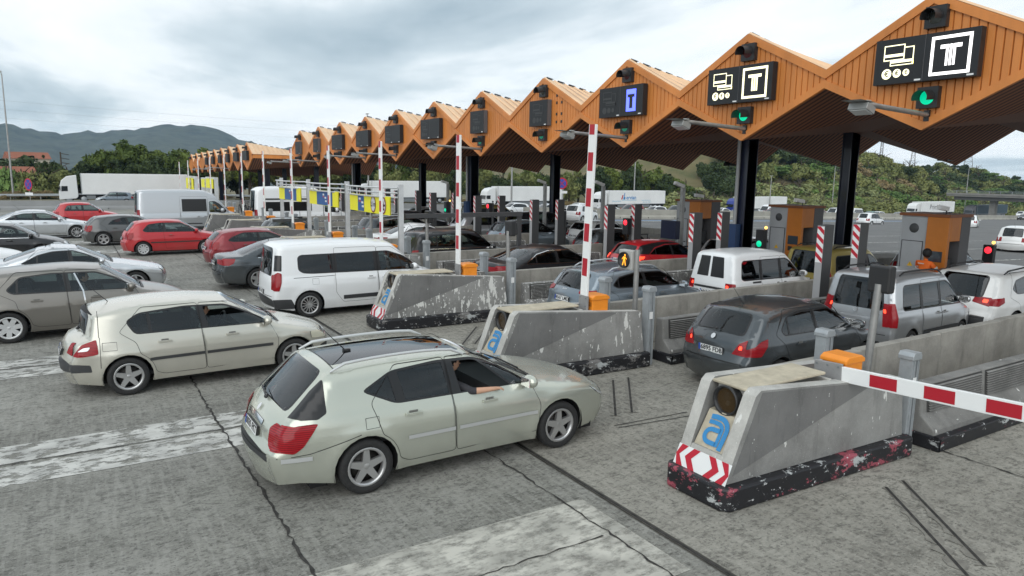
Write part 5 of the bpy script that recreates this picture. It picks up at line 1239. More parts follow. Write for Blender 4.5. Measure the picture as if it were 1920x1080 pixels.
for (X, Y, lens, lab, z) in ((17.55, 10.95, 'r', 'small black signal showing red beside the rear striped pillar of the nearest kiosk lane', 1.75), (24.0, 10.7, 'r', 'small black signal showing red with amber lamp, above the white sport utility car', 1.5), (19.2, 15.4, 'g', 'small black signal showing green below the navy column', 1.7), (18.2, 20.9, 'r', 'small black signal showing red beside the third pair of striped pillars', 1.75), (18.9, 26.2, 'r', 'small black signal showing red beside the far grey pillar pair and white hatchback', 1.75), (18.2, 36.4, 'g', 'tiny green signal between far grey pillars', 1.75), (18.0, 31.2, 'r', 'tiny red signal over the gold panel van', 1.9)):
    r = empty('lane_signal', (X, Y, gz(X, Y)), 0, lab, 'signal', 'small lane signals'); p = MB(); p.tube([(.22, 0, 0), (.22, 0, z + .3)], .06, M_PILD, 8); p.ball((.22, 0, z + .36), .05, M_AMBER if 'amber' in lab or lens == 'g' else M_DARK, 8); p.build('pole', r)
    b = MB(); b.b2((-.08, -.15, z - .32), (.1, .15, z + .30), M_BLACK); b.build('signal_case', r, bevel=.01)
    l = MB(); zz = z + .14 if lens == 'r' else z - .16; l.lathe([(0, -.11), (.08, -.105), (.105, -.082)], M_REDL if lens == 'r' else M_GREEN, (0, 0, zz), 'x', 16); l.build('signal_lens', r)
for (X, Y, h) in ((20.5, 20.3, 3.25), (20.8, 25.6, 3.2), (21, 30.6, 3.2), (20.6, 41, 3.0)):
    r = empty('cctv_pole', (X, Y, gz(X, Y)), 0, 'grey pole with a white camera on top, at Y island beyond the pillars'.replace('at Y island', 'on the %s island' % ORD[round((Y - 5.4) / 5.08)]), 'camera pole', 'camera poles on the islands'); p = MB(); p.b2((-.07, -.07, 0), (.07, .07, h), M_STEEL); p.build('pole', r)
    c = MB(); c.box((-.22, .0, h + .12), (.5, .14, .13), M_WHT, Matrix.Rotation(.3, 3, 'Y')); c.b2((-.04, -.03, h), (.04, .03, h + .1), M_STEEL); c.build('camera_housing', r)
r = empty('info_screen', (19.6, 20.0, gz(19.6, 20)), 0, 'dark blue square screen box on a pole among the far lanes', 'screen'); b = MB(); b.b2((-.1, -.4, 1.3), (.15, .4, 2.0), pm('screen_navy', (.012, .016, .04), .4)); b.build('screen_case', r, bevel=.02); p = MB(); p.tube([(.05, 0, 0), (.05, 0, 1.3)], .05, M_STEEL, 8); p.build('pole', r)
for n in (3, 4, 5, 6):
    r = empty('guard_rail', (21.5, CY(n) - .5, gz(21, CY(n))), 0, 'dark tubular rail on the %s island' % ORD[n], 'railing', 'dark rails on the islands'); b = MB()
    for z in (.5, .95): b.tube([(-1.6, 0, z), (1.8, 0, z)], .03, M_PILD, 6)
    b.build('rail', r)
    for x in (-1.6, .1, 1.8): q = MB(); q.tube([(x, 0, 0), (x, 0, .97)], .03, M_PILD, 6); q.build('rail_post', r)
# ------------------------------------------------------------------ height gauges with yellow panels
M_GAL = pm('gauge_grey', (.60, .615, .62), .5, .2, var=.08); M_PYEL = pm('panel_yellow', (.86, .80, .02), .5); M_RING = pm('sign_ring_red', (.22, .018, .02), .5); M_PBL = pm('panel_blue', (.02, .10, .30), .5)
def round_sign(parent, F, rad, txt=None, cross=False):
    b = MB(); n = 24
    b.add([F @ Vector((rad * .84 * math.cos(t), rad * math.sin(t), .004)) for t in np.linspace(0, 2 * PI, n + 1)[:-1]], [tuple(range(n))], M_RING)
    b.add([F @ Vector((rad * .66 * math.cos(t), rad * .82 * math.sin(t), .008)) for t in np.linspace(0, 2 * PI, n + 1)[:-1]], [tuple(range(n))], pm('sign_face_grey', (.62, .63, .66), .5))
    if txt: text_mb(txt, rad * .8, F @ Matrix.Translation((0, 0, .012)), M_BLACK, mb=b, bold=.006)
    if cross:
        for s in (-1, 1): b.add([F @ Vector((x, y * s, .012)) for x, y in ((-.5 * rad, -.56 * rad), (-.4 * rad, -.64 * rad), (.5 * rad, .56 * rad), (.4 * rad, .64 * rad))], [(0, 1, 2, 3) if s > 0 else (3, 2, 1, 0)], M_RING)
        for p in ((-.33, 0), (.33, 0), (0, -.45)): rect(b, F @ Matrix.Translation((p[0] * rad, p[1] * rad, .010)), -.07, -.035, .07, .035, M_BLACK)
    b.build('round_sign', parent)
def gauge(n, style, lab):
    X = 8.85; y0, y1 = CY(n) + .25, CY(n + 1) - .2
    r = empty('height_gauge', (X, y0, 0), 0, lab, 'height gauge', 'height gauges with yellow panels'); d = y1 - y0
    for yy in ((0, d) if n == 5 else (0,)):
        p = MB(); p.b2((-.075, yy - .065, .2), (.075, yy + .065, 3.25), M_GAL); p.b2((-.083, yy - .02, .4), (-.077, yy + .02, 3.1), M_ALUD); p.build('post', r, bevel=.02)
    for z, bul in ((3.14, .55), (2.98, .45), (2.84, .35)):
        t = MB(); t.tube([(-.1 - bul * math.sin(PI * k / 12) ** .7, d * k / 12, z) for k in range(13)], .028, M_GAL, 6); t.build('curved_rail', r)
    for k in range(2, 11, 2): t = MB(); x = -.1 - .5 * math.sin(PI * k / 12) ** .7; t.tube([(x, d * k / 12, 2.84), (x, d * k / 12, 3.14)], .02, M_GAL, 5); t.build('rail_upright', r)
    a, b_ = (.16, d - .6); zl, zh = 2.27, 2.86
    xx = lambda y: -.12 - .18 * math.sin(PI * y / d) ** .7
    P_ = MB(); cuts = [a, d * .68, d * .86, b_]
    xs = [xx(d * .4), xx(d * .4), xx(d * .7), -.1]
    for i in range(3): P_.add([(xs[i], cuts[i], zl), (xs[i + 1], cuts[i + 1], zl), (xs[i + 1], cuts[i + 1], zh), (xs[i], cuts[i], zh)], [(0, 3, 2, 1)], M_PYEL); P_.add([(xs[i] + .03, cuts[i], zl), (xs[i + 1] + .03, cuts[i + 1], zl), (xs[i + 1] + .03, cuts[i + 1], zh), (xs[i] + .03, cuts[i], zh)], [(0, 1, 2, 3)], M_PYEL)
    po = P_.build('yellow_panel', r)
    F = lambda y: plane_frame((xs[0] - .004, y, (zl + zh) / 2), (0, -1, 0), (0, 0, 1))
    if style == 'two': round_sign(po, F(a + .55), .28, cross=True); round_sign(po, F(a + 1.45), .28, '2,1m')
    bm_ = MB(); Fb = F(d * (.60 if style == 'two' else .40)); rect(bm_, Fb, -.30 if style == 'two' else -1.0, -.28, .30 if style == 'two' else 1.0, .28, M_PBL, .004)
    for q in ((-.2, .1), (.05, -.02), (.1, -.15)): rect(bm_, Fb, q[0], q[1], q[0] + .2, q[1] + .07, M_WHT, .007)
    rect(bm_, Fb, -.2, .03, 0, .08, M_CHR, .007); bm_.build('picture_panel', po)
gauge(3, 'two', 'height gauge with yellow panel showing two round signs, nearest the camera'); gauge(4, 'one', 'height gauge with yellow panel and blue picture, in front of the camper van nose'); gauge(5, 'one', 'height gauge with yellow panel and blue picture, across the camper van roof')
r = empty('height_bar', (9.0, CY(3) + .3, 0), 0, 'horizontal dark steel bar at head height running from the yellow gauge to a grey pillar', 'bar'); b = MB(); b.b2((0, -.08, 2.18), (4.4, .08, 2.32), M_PILD); b.build('bar', r); p = MB(); p.b2((4.25, -.06, 0), (4.38, .06, 2.18), M_PILD); p.build('pillar', r)
for i, (X, Y) in enumerate(((11.2, 70.5), (12.3, 80.8), (13.1, 86), (14, 91.5), (8.4, 62))):
    r = empty('height_gauge', (X, Y, gz(X, Y)), 0, 'far yellow height limit panel in grey frame, %s counting from the red hatchback side' % ORD[i], 'height gauge', 'far yellow height panels'); p = MB()
    for yy in (-2.3, 2.3): p.b2((-.15, yy - .15, 0), (.15, yy + .15, 3.35), M_GAL)
    p.b2((-.1, -2.3, 3.15), (.1, 2.3, 3.35), M_GAL); p.build('gauge_frame', r)
    q = MB(); q.b2((-.25, -2.1, 2.35), (-.2, 1.6, 3.2), M_PYEL); qo = q.build('yellow_panel', r); round_sign(qo, plane_frame((-.256, -1.0, 2.78), (0, -1, 0), (0, 0, 1)), .42, '2,1m')
# ------------------------------------------------------------------ far barriers, guard rail, bridge, poles, signs
M_BAR = pm('far_barrier_concrete', (.36, .345, .30), .85, var=.12, scale=.6)
def jersey(pts, h, lab, m=M_BAR):
    P = []; 
    for a, b in zip(pts[:-1], pts[1:]):
        k = max(1, int(math.dist(a, b) / 4)); P += [(a[0] + (b[0] - a[0]) * i / k, a[1] + (b[1] - a[1]) * i / k) for i in range(k)]
    P.append(pts[-1]); r = empty('motorway_barrier', (*P[0], gz(*P[0])), 0, lab, 'barrier'); o = Vector(r.location); mb = MB(); sec = [(-.32, 0), (-.28, .22), (-.11, .4), (-.09, h), (.09, h), (.11, .4), (.28, .22), (.32, 0)]; vs = []
    for p in P:
        for s, z in sec: vs.append((p[0] - o.x, p[1] + s - o.y, gz(*p) + z - o.z))
    n = len(sec); mb.add(vs, [(i * n + j, i * n + j + 1, (i + 1) * n + j + 1, (i + 1) * n + j) for i in range(len(P) - 1) for j in range(n - 1)] + [tuple(range(n)), tuple((len(P) - 1) * n + j for j in range(n))[::-1]], m); mb.build('barrier_body', r)
    q = MB()
    for p in P[::1]: q.b2((p[0] - o.x - .03, p[1] - o.y - .34, gz(*p) - o.z + .05), (p[0] - o.x + .03, p[1] - o.y - .29, gz(*p) - o.z + .2), M_PILD)
    q.build('drain_slot', r)
jersey([(38, 59), (51, 60), (60, 60.8), (82, 65.8), (101, 68), (125, 72), (170, 80), (230, 92)], 1.05, 'pale concrete motorway barrier behind the toll lanes, right of the red car')
jersey([(-60, 89), (-6, 87), (8, 84), (20, 80), (32, 72)], .95, 'grey concrete barrier behind the red hatchback at the far left', pm('far_barrier_grey', (.24, .245, .245), .85, var=.1, scale=.5))
r = empty('guard_rail', (-40, 138, gz(-40, 138)), 0, 'long grey steel guard rail in front of the trees at the left', 'guard rail'); b = MB()
for z in (.55, .72): b.tube([(0, 0, z), (60, 0, z + .1), (150, -4, z - 3.2)], .12, M_ALU, 6)
b.build('rail', r)
for k in range(0, 60, 4): q = MB(); q.b2((k - .06, .1, 0), (k + .06, .2, .7), M_STEEL); q.build('rail_post', r)
M_BRG = pm('bridge_concrete', (.21, .205, .19), .85, var=.12, scale=.5); M_BRD = pm('bridge_beam', (.09, .088, .085), .8)
zb_ = gz(240, 95)
r = empty('road_bridge', (240, 95, zb_), R(4), 'grey road bridge with railings crossing the motorway at the far right', 'bridge'); b = MB(); b.b2((-4, -60, 6.0), (4, 24, 6.5), M_BRG); b.b2((-3.2, -60, 4.9), (3.2, 22, 6.0), M_BRD); b.build('deck', r)
q = MB(); q.b2((-4.2, -60, 6.5), (-4, 24, 7.1), M_BRG)
for z in (7.4, 7.75): q.b2((-4.15, -60, z), (-4.05, 24, z + .08), M_ALU)
for k in range(-60, 24, 3): q.b2((-4.15, k, 7.1), (-4.05, k + .12, 7.8), M_ALU)
q.build('parapet', r)
for y in (-24, 12): p = MB(); p.b2((-1, y - .8, -1), (1, y + .8, 4.9), M_BRG); p.build('pier', r)
def lamp_post(X, Y, h, lab, arm=-1.6, z=None):
    z = gz(X, Y) if z is None else z
    r = empty('lamp_post', (X, Y, z), 0, lab, 'lamp post', 'tall motorway lamp posts'); p = MB(); p.tube([(0, 0, 0), (0, 0, h)], [.16, .08], M_STEEL, 8); p.build('pole', r); a = MB(); a.tube([(0, 0, h), (.0, arm, h + .15)], .05, M_STEEL, 6); a.box((0, arm * 1.2, h + .15), (.3, .75, .14), M_LAMP); a.build('lamp_head', r)
lamp_post(-7.7, 140, 19.5, 'tall lamp post at the far left edge', -2)
lamp_post(44, 118, 15, 'lamp post rising behind the far white trailer and canopy', 0.01); lamp_post(57, 92, 15, 'lamp post behind the no stopping sign under the canopy', .01)
lamp_post(190, 128, 13.5, 'lamp post left of the bridge before the green hill', -1.6, gz(190, 128)); lamp_post(245, 118, 15.5, 'lamp post rising behind the bridge railing', -2.2); lamp_post(152, 120, 9, 'short pale pole before the bushes right of the second column', .01); lamp_post(108, 122, 17, 'pole before the dark trees left of the first column', .01)
def no_stop(X, Y, h, s, lab):
    r = empty('road_sign', (X, Y, gz(X, Y)), 0, lab, 'road sign', 'blue and red no stopping signs'); p = MB(); p.tube([(0, 0, 0), (0, 0, h)], .05, M_STEEL, 6); p.build('post', r); F = plane_frame((-.1, -.05, h), (.55, -.83, 0), (0, 0, 1)); d = MB(); n = 24
    for rad, z, m in ((s, 0, M_CHR), (s * .78, .01, pm('sign_blue', (.03, .06, .35), .5))): d.add([F @ Vector((rad * math.cos(t), rad * math.sin(t), z)) for t in np.linspace(0, 2 * PI, n + 1)[:-1]], [tuple(range(n))], m)
    for sg in (-1, 1): d.add([F @ Vector((x * s, y * s * sg, .02)) for x, y in ((-.58, -.5), (-.5, -.58), (.58, .5), (.5, .58))], [(0, 1, 2, 3) if sg > 0 else (3, 2, 1, 0)], M_CHR)
    d.build('sign_disc', r); q = MB(); rect(q, F @ Matrix.Translation((0, -1.5 * s, 0)), -s, -.22 * s, s, .22 * s, M_WHT); q.build('plate', r)
no_stop(-4.6, 118, 2.45, .85, 'no stopping sign with white plate beside the road at the far left'); no_stop(45.5, 63, 3.6, .62, 'no stopping sign between the navy columns under the canopy')
# ------------------------------------------------------------------ hills and trees
def leafmat(name, a, b):
    m = bpy.data.materials.new(name); N, L, P = nodes_of(m); P.inputs['Roughness'].default_value = .7; P.inputs['Specular IOR Level'].default_value = .2
    oi = N.new('ShaderNodeObjectInfo'); tc = N.new('ShaderNodeTexCoord'); n = N.new('ShaderNodeTexNoise'); n.inputs['Scale'].default_value = .9; n.inputs['Detail'].default_value = 4; L.new(tc.outputs['Object'], n.inputs['Vector'])
    ad = N.new('ShaderNodeMath'); ad.operation = 'MULTIPLY_ADD'; ad.inputs[1].default_value = .5; L.new(oi.outputs['Random'], ad.inputs[0]); mr = N.new('ShaderNodeMapRange'); mr.inputs['From Min'].default_value = .3; mr.inputs['From Max'].default_value = .7; mr.inputs['To Max'].default_value = .6; L.new(n.outputs['Fac'], mr.inputs['Value']); L.new(mr.outputs[0], ad.inputs[2])
    x = N.new('ShaderNodeMixRGB'); L.new(ad.outputs[0], x.inputs['Fac']); x.inputs['Color1'].default_value = (*a, 1); x.inputs['Color2'].default_value = (*b, 1); L.new(x.outputs['Color'], P.inputs['Base Color']); return m
LM = {'pine': leafmat('pine_leaves', (.05, .08, .018), (.16, .20, .04)), 'dark': leafmat('dark_leaves', (.022, .038, .014), (.06, .085, .028)), 'olive': leafmat('olive_leaves', (.095, .12, .038), (.225, .235, .08)), 'reed': leafmat('reed_leaves', (.14, .17, .065), (.29, .30, .13)), 'dry': leafmat('dry_leaves', (.16, .12, .055), (.26, .20, .10)), 'bright': leafmat('bright_leaves', (.06, .115, .03), (.15, .23, .06))}
M_BARK = pm('bark', (.06, .045, .03), .9, var=.4, scale=5)
CROWN = {}
def crown(kind, var):
    """crown about 1 m radius, 1.6 m tall unit shape; leaf clumps on lobes with gaps"""
    key = (kind, var)
    if key in CROWN: return CROWN[key]
    rnd = np.random.default_rng(hash((len(kind), kind[0], var)) % 1000 + var * 17 + sum(map(ord, kind)))
    nl, per, ls = {'pine': (34, 150, .075), 'round': (30, 150, .075), 'bush': (20, 130, .085), 'cone': (30, 110, .07), 'reed': (40, 60, .05), 'thin': (26, 60, .07)}[kind]
    V = []; F = []
    for i in range(nl):
        if kind == 'cone': h = rnd.random(); rr = .5 * (1 - h) + .06; a = rnd.random() * 2 * PI; c = np.array([rr * math.cos(a) * .8, rr * math.sin(a) * .8, h * 2.4]); lr = .2 * (1.2 - h)
        elif kind in ('bush',): a = rnd.random() * 2 * PI; q = math.sqrt(rnd.random()); c = np.array([q * math.cos(a), q * math.sin(a), .15 + .75 * (1 - q * q) * rnd.random() ** .5]); lr = .30 + .12 * rnd.random()
        elif kind == 'reed': a = rnd.random() * 2 * PI; q = math.sqrt(rnd.random()); c = np.array([q * math.cos(a), q * math.sin(a), .5 + .3 * rnd.random()]); lr = .25
        else:
            u = rnd.normal(size=3); u /= np.linalg.norm(u); q = rnd.random() ** .45 * .82; c = u * q * np.array([1, 1, .78]) + np.array([0, 0, .9]); lr = .20 + .17 * rnd.random()
            if kind == 'pine' and c[2] < .5: c[2] += .45
        d = rnd.normal(size=(per, 3)); d /= np.linalg.norm(d, axis=1)[:, None]; d *= (rnd.random(per) ** .4)[:, None] * lr * np.array([1, 1, .75])
        p = c + d; nrm = d / (np.linalg.norm(d, axis=1)[:, None] + 1e-6) + rnd.normal(size=(per, 3)) * .7 + np.array([0, 0, .35])
        nrm /= np.linalg.norm(nrm, axis=1)[:, None]; t = np.cross(nrm, rnd.normal(size=(per, 3))); t /= np.linalg.norm(t, axis=1)[:, None]; b = np.cross(nrm, t)
        if kind == 'reed': t = np.array([0, 0, 1]) * 3 + rnd.normal(size=(per, 3)) * .8; t /= np.linalg.norm(t, axis=1)[:, None]; b = np.cross(t, rnd.normal(size=(per, 3))); b /= np.linalg.norm(b, axis=1)[:, None]
        s = ls * (.6 + .8 * rnd.random(per))[:, None]; al = 2.6 if kind == 'reed' else 1.25
        k0 = len(V)
        for j in range(per):
            V += [p[j] - t[j] * s[j] * al, p[j] + b[j] * s[j] * .6, p[j] + t[j] * s[j] * al, p[j] - b[j] * s[j] * .6]; F.append((k0 + 4 * j, k0 + 4 * j + 1, k0 + 4 * j + 2, k0 + 4 * j + 3))
    me = bpy.data.meshes.new('crown'); me.from_pydata([tuple(v) for v in V], [], F); me.materials.append(LM['pine']); CROWN[key] = me
    return me
TRUNK = {}
def trunk(var):
    if var in TRUNK: return TRUNK[var]
    rnd = random.Random(var); b = MB(); top = (rnd.uniform(-.1, .1), rnd.uniform(-.1, .1), 1.25); b.tube([(0, 0, -.3), (.02, 0, .4), top], [.075, .05, .02], M_BARK, 7)
    for k in range(5): a = rnd.random() * 6.28; z = .35 + .15 * k; b.tube([(0, 0, z), (.3 * math.cos(a), .3 * math.sin(a), z + .25), (.62 * math.cos(a), .62 * math.sin(a), z + .42)], [.032, .02, .007], M_BARK, 5)
    TRUNK[var] = b.mesh('trunk'); return TRUNK[var]
CNT = {}
def tree(kind, leaf, X, Y, h, w, lab, group, z=None, nm='tree', lift=.35):
    z = gz(X, Y) if z is None else z; v = random.randrange(3)
    r = empty(nm, (X, Y, z), random.random() * 6.28, lab, 'tree' if nm.endswith('tree') else 'bush', group)
    hh = {'cone': 2.4, 'bush': 1.15, 'reed': 1.05}.get(kind, 1.7)
    c = bpy.data.objects.new('crown', crown(kind, v)); c.parent = r; link(c)
    low = lift * h if kind in ('pine', 'round', 'thin') else 0
    c.scale = (w, w, (h - low) / hh); c.location = (0, 0, low - (.05 if kind in ('bush', 'reed') else .1 * h / hh))
    c.material_slots[0].link = 'OBJECT'; c.material_slots[0].material = LM[leaf]
    if kind != 'reed':
        t = bpy.data.objects.new('trunk', trunk(v)); t.parent = r; link(t); s = h / 1.75 if kind not in ('bush',) else h * .8; t.scale = (s, s, s)
    return r
rnd = random.Random(3)
HB = {}
def hz(X, Y):
    """terrain above gz on the right: scrub hill beyond the motorway"""
    t = min(1, max(0, (Y - 128 - max(0, (X - 230)) * .02) / 62)); s = t * t * (3 - 2 * t); e = min(1, max(0, (X - 96) / 90)); e = e * e * (3 - 2 * e)
    top = 23 + 3 * math.sin(X * .031 + 1) + 2.5 * math.sin(X * .07) - max(0, X - 270) * .06
    return s * e * max(8, top)
M_HILL = pm('scrub_hill', (.17, .135, .065), .95, c2=(.075, .085, .03), scale=.11)
sheet('hill', lin(96, 520, 6), lin(127, 262, 5), -.03, M_HILL, hz)
def mtn(az):
    P = [(-.9, .012), (-.5, .03), (-.25, .042), (-.1, .043), (-.061, .0441), (-.031, .0395), (-.006, .0364), (.035, .0393), (.069, .0419), (.096, .0494), (.12, .0523), (.162, .0474), (.196, .0371), (.23, .030), (.3, .022), (.4, .012), (.55, .0), (.75, -.012), (1.2, -.03)]
    return float(np.interp(az, [p[0] for p in P], [p[1] for p in P]))
def mountain():
    mb = MB(); vs = []; na, nr = 260, 34; D0, D1 = 1150, 2600; r2 = np.random.default_rng(5)
    ph = r2.random(8) * 6.28
    for i in range(na):
        az = -.9 + 2.1 * i / (na - 1)
        for j in range(nr):
            u = j / (nr - 3); d = D0 + (D1 - D0) * min(u, 1) + max(0, u - 1) * 1500; X, Y = d * az / math.sqrt(1 + az * az), d / math.sqrt(1 + az * az)
            zt = 3.66 + D1 * (mtn(az) + .0012 * math.sin(az * 55 + ph[0]) + .0007 * math.sin(az * 131 + ph[1])); zb = gz(X, Y) - 4
            s = min(u, 1); g = s ** 1.25; fold = 14 * math.sin(az * 26 + 3 * s + ph[2]) * math.sin(PI * s) + 8 * math.sin(az * 61 - 7 * s + ph[3]) * math.sin(PI * s) * s
            z = zb + (zt - zb) * g + fold + r2.normal() * 3.4 * s if u <= 1 else zt - (u - 1) * 500
            vs.append((X, Y, z + (r2.random() * 7 if .93 < u <= 1.0 else 0)))
    mb.add(vs, [(i * nr + j, (i + 1) * nr + j, (i + 1) * nr + j + 1, i * nr + j + 1) for i in range(na - 1) for j in range(nr - 1)], pm('mountain_forest', (.060, .074, .05), .95, c2=(.014, .022, .016), scale=.022, bump=1., bscale=.05), True)
    return tag(mb.build('mountain'), kind='structure')
mountain()
# left wood
G1 = 'trees behind the trucks'
def ray_xy(px, Y):
    """ground position at lateral distance Y seen towards picture column px (used only to plan where trees stand)"""
    a = (px - 960) / 1326.643; d = np.array([a * ex[0] * 1 + 0, 0, 0]); v = Rm.T @ np.array([a, (311.2 + .0155 * (px - 126) - 540) / 1326.643, 1.]); return v[0] / v[1] * Y
PLAN = [  # column, Y, height, crown radius, kind, leaf, name
    (185, 150, 10.5, 3.6, 'round', 'olive', 'tree'), (212, 146, 14.0, 4.6, 'pine', 'pine', 'pine_tree'), (238, 152, 13.0, 4.3, 'pine', 'pine', 'pine_tree'), (268, 148, 13.2, 4.4, 'pine', 'pine', 'pine_tree'), (292, 153, 12.2, 3.8, 'pine', 'pine', 'pine_tree'), (318, 149, 12.2, 4.0, 'pine', 'pine', 'pine_tree'), (344, 152, 12.6, 4.2, 'pine', 'pine', 'pine_tree'), (372, 150, 13.0, 4.2, 'pine', 'pine', 'pine_tree'), (398, 154, 11.5, 4, 'pine', 'dark', 'pine_tree'),
    (166, 145, 8.6, 3.2, 'round', 'dark', 'tree'), (145, 148, 8.2, 3, 'round', 'dark', 'tree'), (228, 143, 8, 3.6, 'round', 'dark', 'tree'), (285, 142, 8, 3.6, 'round', 'dark', 'tree'), (335, 142, 8.5, 3.6, 'round', 'dark', 'tree'), (122, 146, 6.0, 2.8, 'round', 'olive', 'tree'), (98, 150, 7.8, 2.6, 'round', 'dark', 'tree'), (84, 146, 7.4, 2.4, 'cone', 'dark', 'tree'), (66, 146, 5.0, 2.6, 'bush', 'olive', 'bush'), (40, 148, 5.0, 3, 'bush', 'olive', 'bush'), (14, 148, 5.6, 3, 'bush', 'bright', 'bush'), (-15, 150, 6, 3.4, 'round', 'olive', 'tree'),
    (36, 215, 12.5, 6.5, 'pine', 'dark', 'pine_tree'), (10, 220, 11.5, 5.5, 'pine', 'dark', 'pine_tree'), (128, 152, 5.4, 2.2, 'bush', 'bright', 'bush')]
pl2 = [('olive', 'round'), ('dark', 'round'), ('pine', 'pine'), ('olive', 'round'), ('dark', 'pine')]
for i, px in enumerate(range(420, 720, 24)): PLAN.append((px, 150 + rnd.uniform(-4, 8), rnd.uniform(8.5, 11), rnd.uniform(3, 4.2), *pl2[i % 5][::-1], 'tree'))
for i, px in enumerate(range(728, 1150, 17)): 
    lf, kd = pl2[(i * 2) % 5]
    PLAN.append((px, 141 + rnd.uniform(0, 12), rnd.uniform(8.4, 10.6) - (1.6 if 905 < px < 975 else 0), rnd.uniform(2.8, 4), kd, lf if rnd.random() > .25 else 'olive', 'tree'))
for i, px in enumerate((1118, 1145, 1165, 1185, 1205, 1222, 1243, 1260, 1282, 1302)): PLAN.append((px, 140 + (i % 3) * 4, (10.8, 11.6, 11.4, 12.0, 13.2, 12.2, 9.8, 9.4, 8.0, 5.5)[i], 4.3, 'pine', 'pine' if i % 3 else 'dark', 'pine_tree'))
for px in (945, 958): PLAN.append((px, 165, 10.8 if px == 945 else 9, 1.5, 'cone', 'dark', 'fir_tree'))
WORD = {'pine': 'dark green pine with broad crown', 'dark': 'very dark leafy tree', 'olive': 'pale olive green leafy tree', 'bright': 'fresh green bush'}
for i, (px, Y, h, w, kd, lf, nm) in enumerate(PLAN):
    h = h * .80 if px < 420 and h > 8 else h; X = ray_xy(px, Y); where = 'behind the long white truck at the left' if 100 < px < 400 else 'at the far left edge' if px <= 100 else 'beyond the canopy columns in the middle' if px < 720 else 'behind the white trucks under the canopy' if px < 1100 else 'behind the lettered white truck'
    tree(kd, lf, X, Y, h, w, WORD[lf] + ' ' + where, G1 + ' ' + lf + (' left' if px < 400 else ' middle' if px < 1100 else ' right'), None, nm, .22 if kd == 'pine' else .15)
# scrub hill on the right
n = 0
for row, (Y, st) in enumerate(((131, 11), (138, 11), (146, 11), (154, 12), (163, 12), (173, 13), (184, 13), (195, 12))):
    px = 1268 + row * 5
    while px < 2010:
        p = px + rnd.uniform(-8, 8); X = ray_xy(p, Y + 0.); X = X if X > 0 else 400
        if X > 500: break
        z = gz(X, Y) + hz(X, Y) - .2; a = rnd.random(); px += st * (1 + .6 * rnd.random())
        dry = p < 1345 and row >= 1
        if dry and rnd.random() < .8: continue
        if 1345 < p < 1400 and row < 5 and row > 0: lf, kd, h, w, nm = 'dark', 'round', rnd.uniform(7, 9.5), rnd.uniform(4, 5), 'tree'
        elif row == 0: lf, kd, h, w, nm = ('reed' if p < 1560 else 'olive'), 'bush', rnd.uniform(3.4, 5.2), rnd.uniform(4.2, 6), 'bush'
        elif row < 3: lf, kd, h, w, nm = ('reed' if p < 1600 and a < .5 else 'olive' if a < .72 else 'bright'), 'bush', rnd.uniform(4, 6.2), rnd.uniform(4.6, 6.6), 'bush'
        elif row < 7: lf, kd, h, w, nm = ('olive' if a < .5 else 'dry' if a < .66 and 1560 < p < 1700 else 'dark' if a < .82 else 'bright'), 'bush' if a < .7 else 'round', rnd.uniform(4.6, 7.4), rnd.uniform(4.6, 6.6), 'bush' if a < .7 else 'tree'
        else: lf, kd, h, w, nm = ('dark' if a < .6 else 'olive'), ('round' if a < .7 else 'thin'), rnd.uniform(5, 9), rnd.uniform(3.2, 5), 'tree'
        tree(kd, lf, X, Y + rnd.uniform(-3, 3), h, w, {'reed': 'pale reedy green', 'olive': 'olive green', 'bright': 'fresh green', 'dark': 'dark green', 'dry': 'dry brown'}[lf] + (' bush' if nm == 'bush' else ' tree') + ' on the ' + ('foot' if row < 2 else 'slope' if row < 5 else 'crest') + ' of the scrub hill at the right', 'hill %s %s' % (lf, nm) + (' foot' if row < 2 else ' slope' if row < 5 else ' crest'), z, nm, .12); n += 1
# reeds along the foot
def scatter(name, kind, leaf, pts, lab):
    V = []; F = []; me = crown(kind, 0); co = np.array([v.co[:] for v in me.vertices]); 
    for (X, Y, z, s, h) in pts:
        a = rnd.random() * 6.28; c, sn = math.cos(a), math.sin(a); q = co * np.array([s, s, h]); b = len(V); V += [(X + c * p[0] - sn * p[1], Y + sn * p[0] + c * p[1], z + p[2]) for p in q]; F += [(b + 4 * i, b + 4 * i + 1, b + 4 * i + 2, b + 4 * i + 3) for i in range(len(co) // 4)]
    m2 = bpy.data.meshes.new(name); m2.from_pydata(V, [], F); m2.materials.append(LM[leaf]); o = bpy.data.objects.new(name, m2); link(o); return tag(o, lab, 'reeds', kind='stuff')
scatter('reeds', 'reed', 'reed', [(ray_xy(px, 133), 133 + rnd.uniform(-2, 4), gz(ray_xy(px, 133), 133) + hz(ray_xy(px, 133), 135) - .2, 2.4, rnd.uniform(3, 4.2)) for px in range(1345, 1640, 6)], 'band of pale green reeds at the foot of the scrub hill')
scatter('roadside_grass', 'reed', 'dry', [(x + rnd.uniform(-1.5, 1.5), 140 + rnd.uniform(-1.5, 3), gz(x, 140) - .2, 1.6, rnd.uniform(.8, 1.7)) for x in range(-40, 130, 2)], 'dry roadside grass along the guard rail')
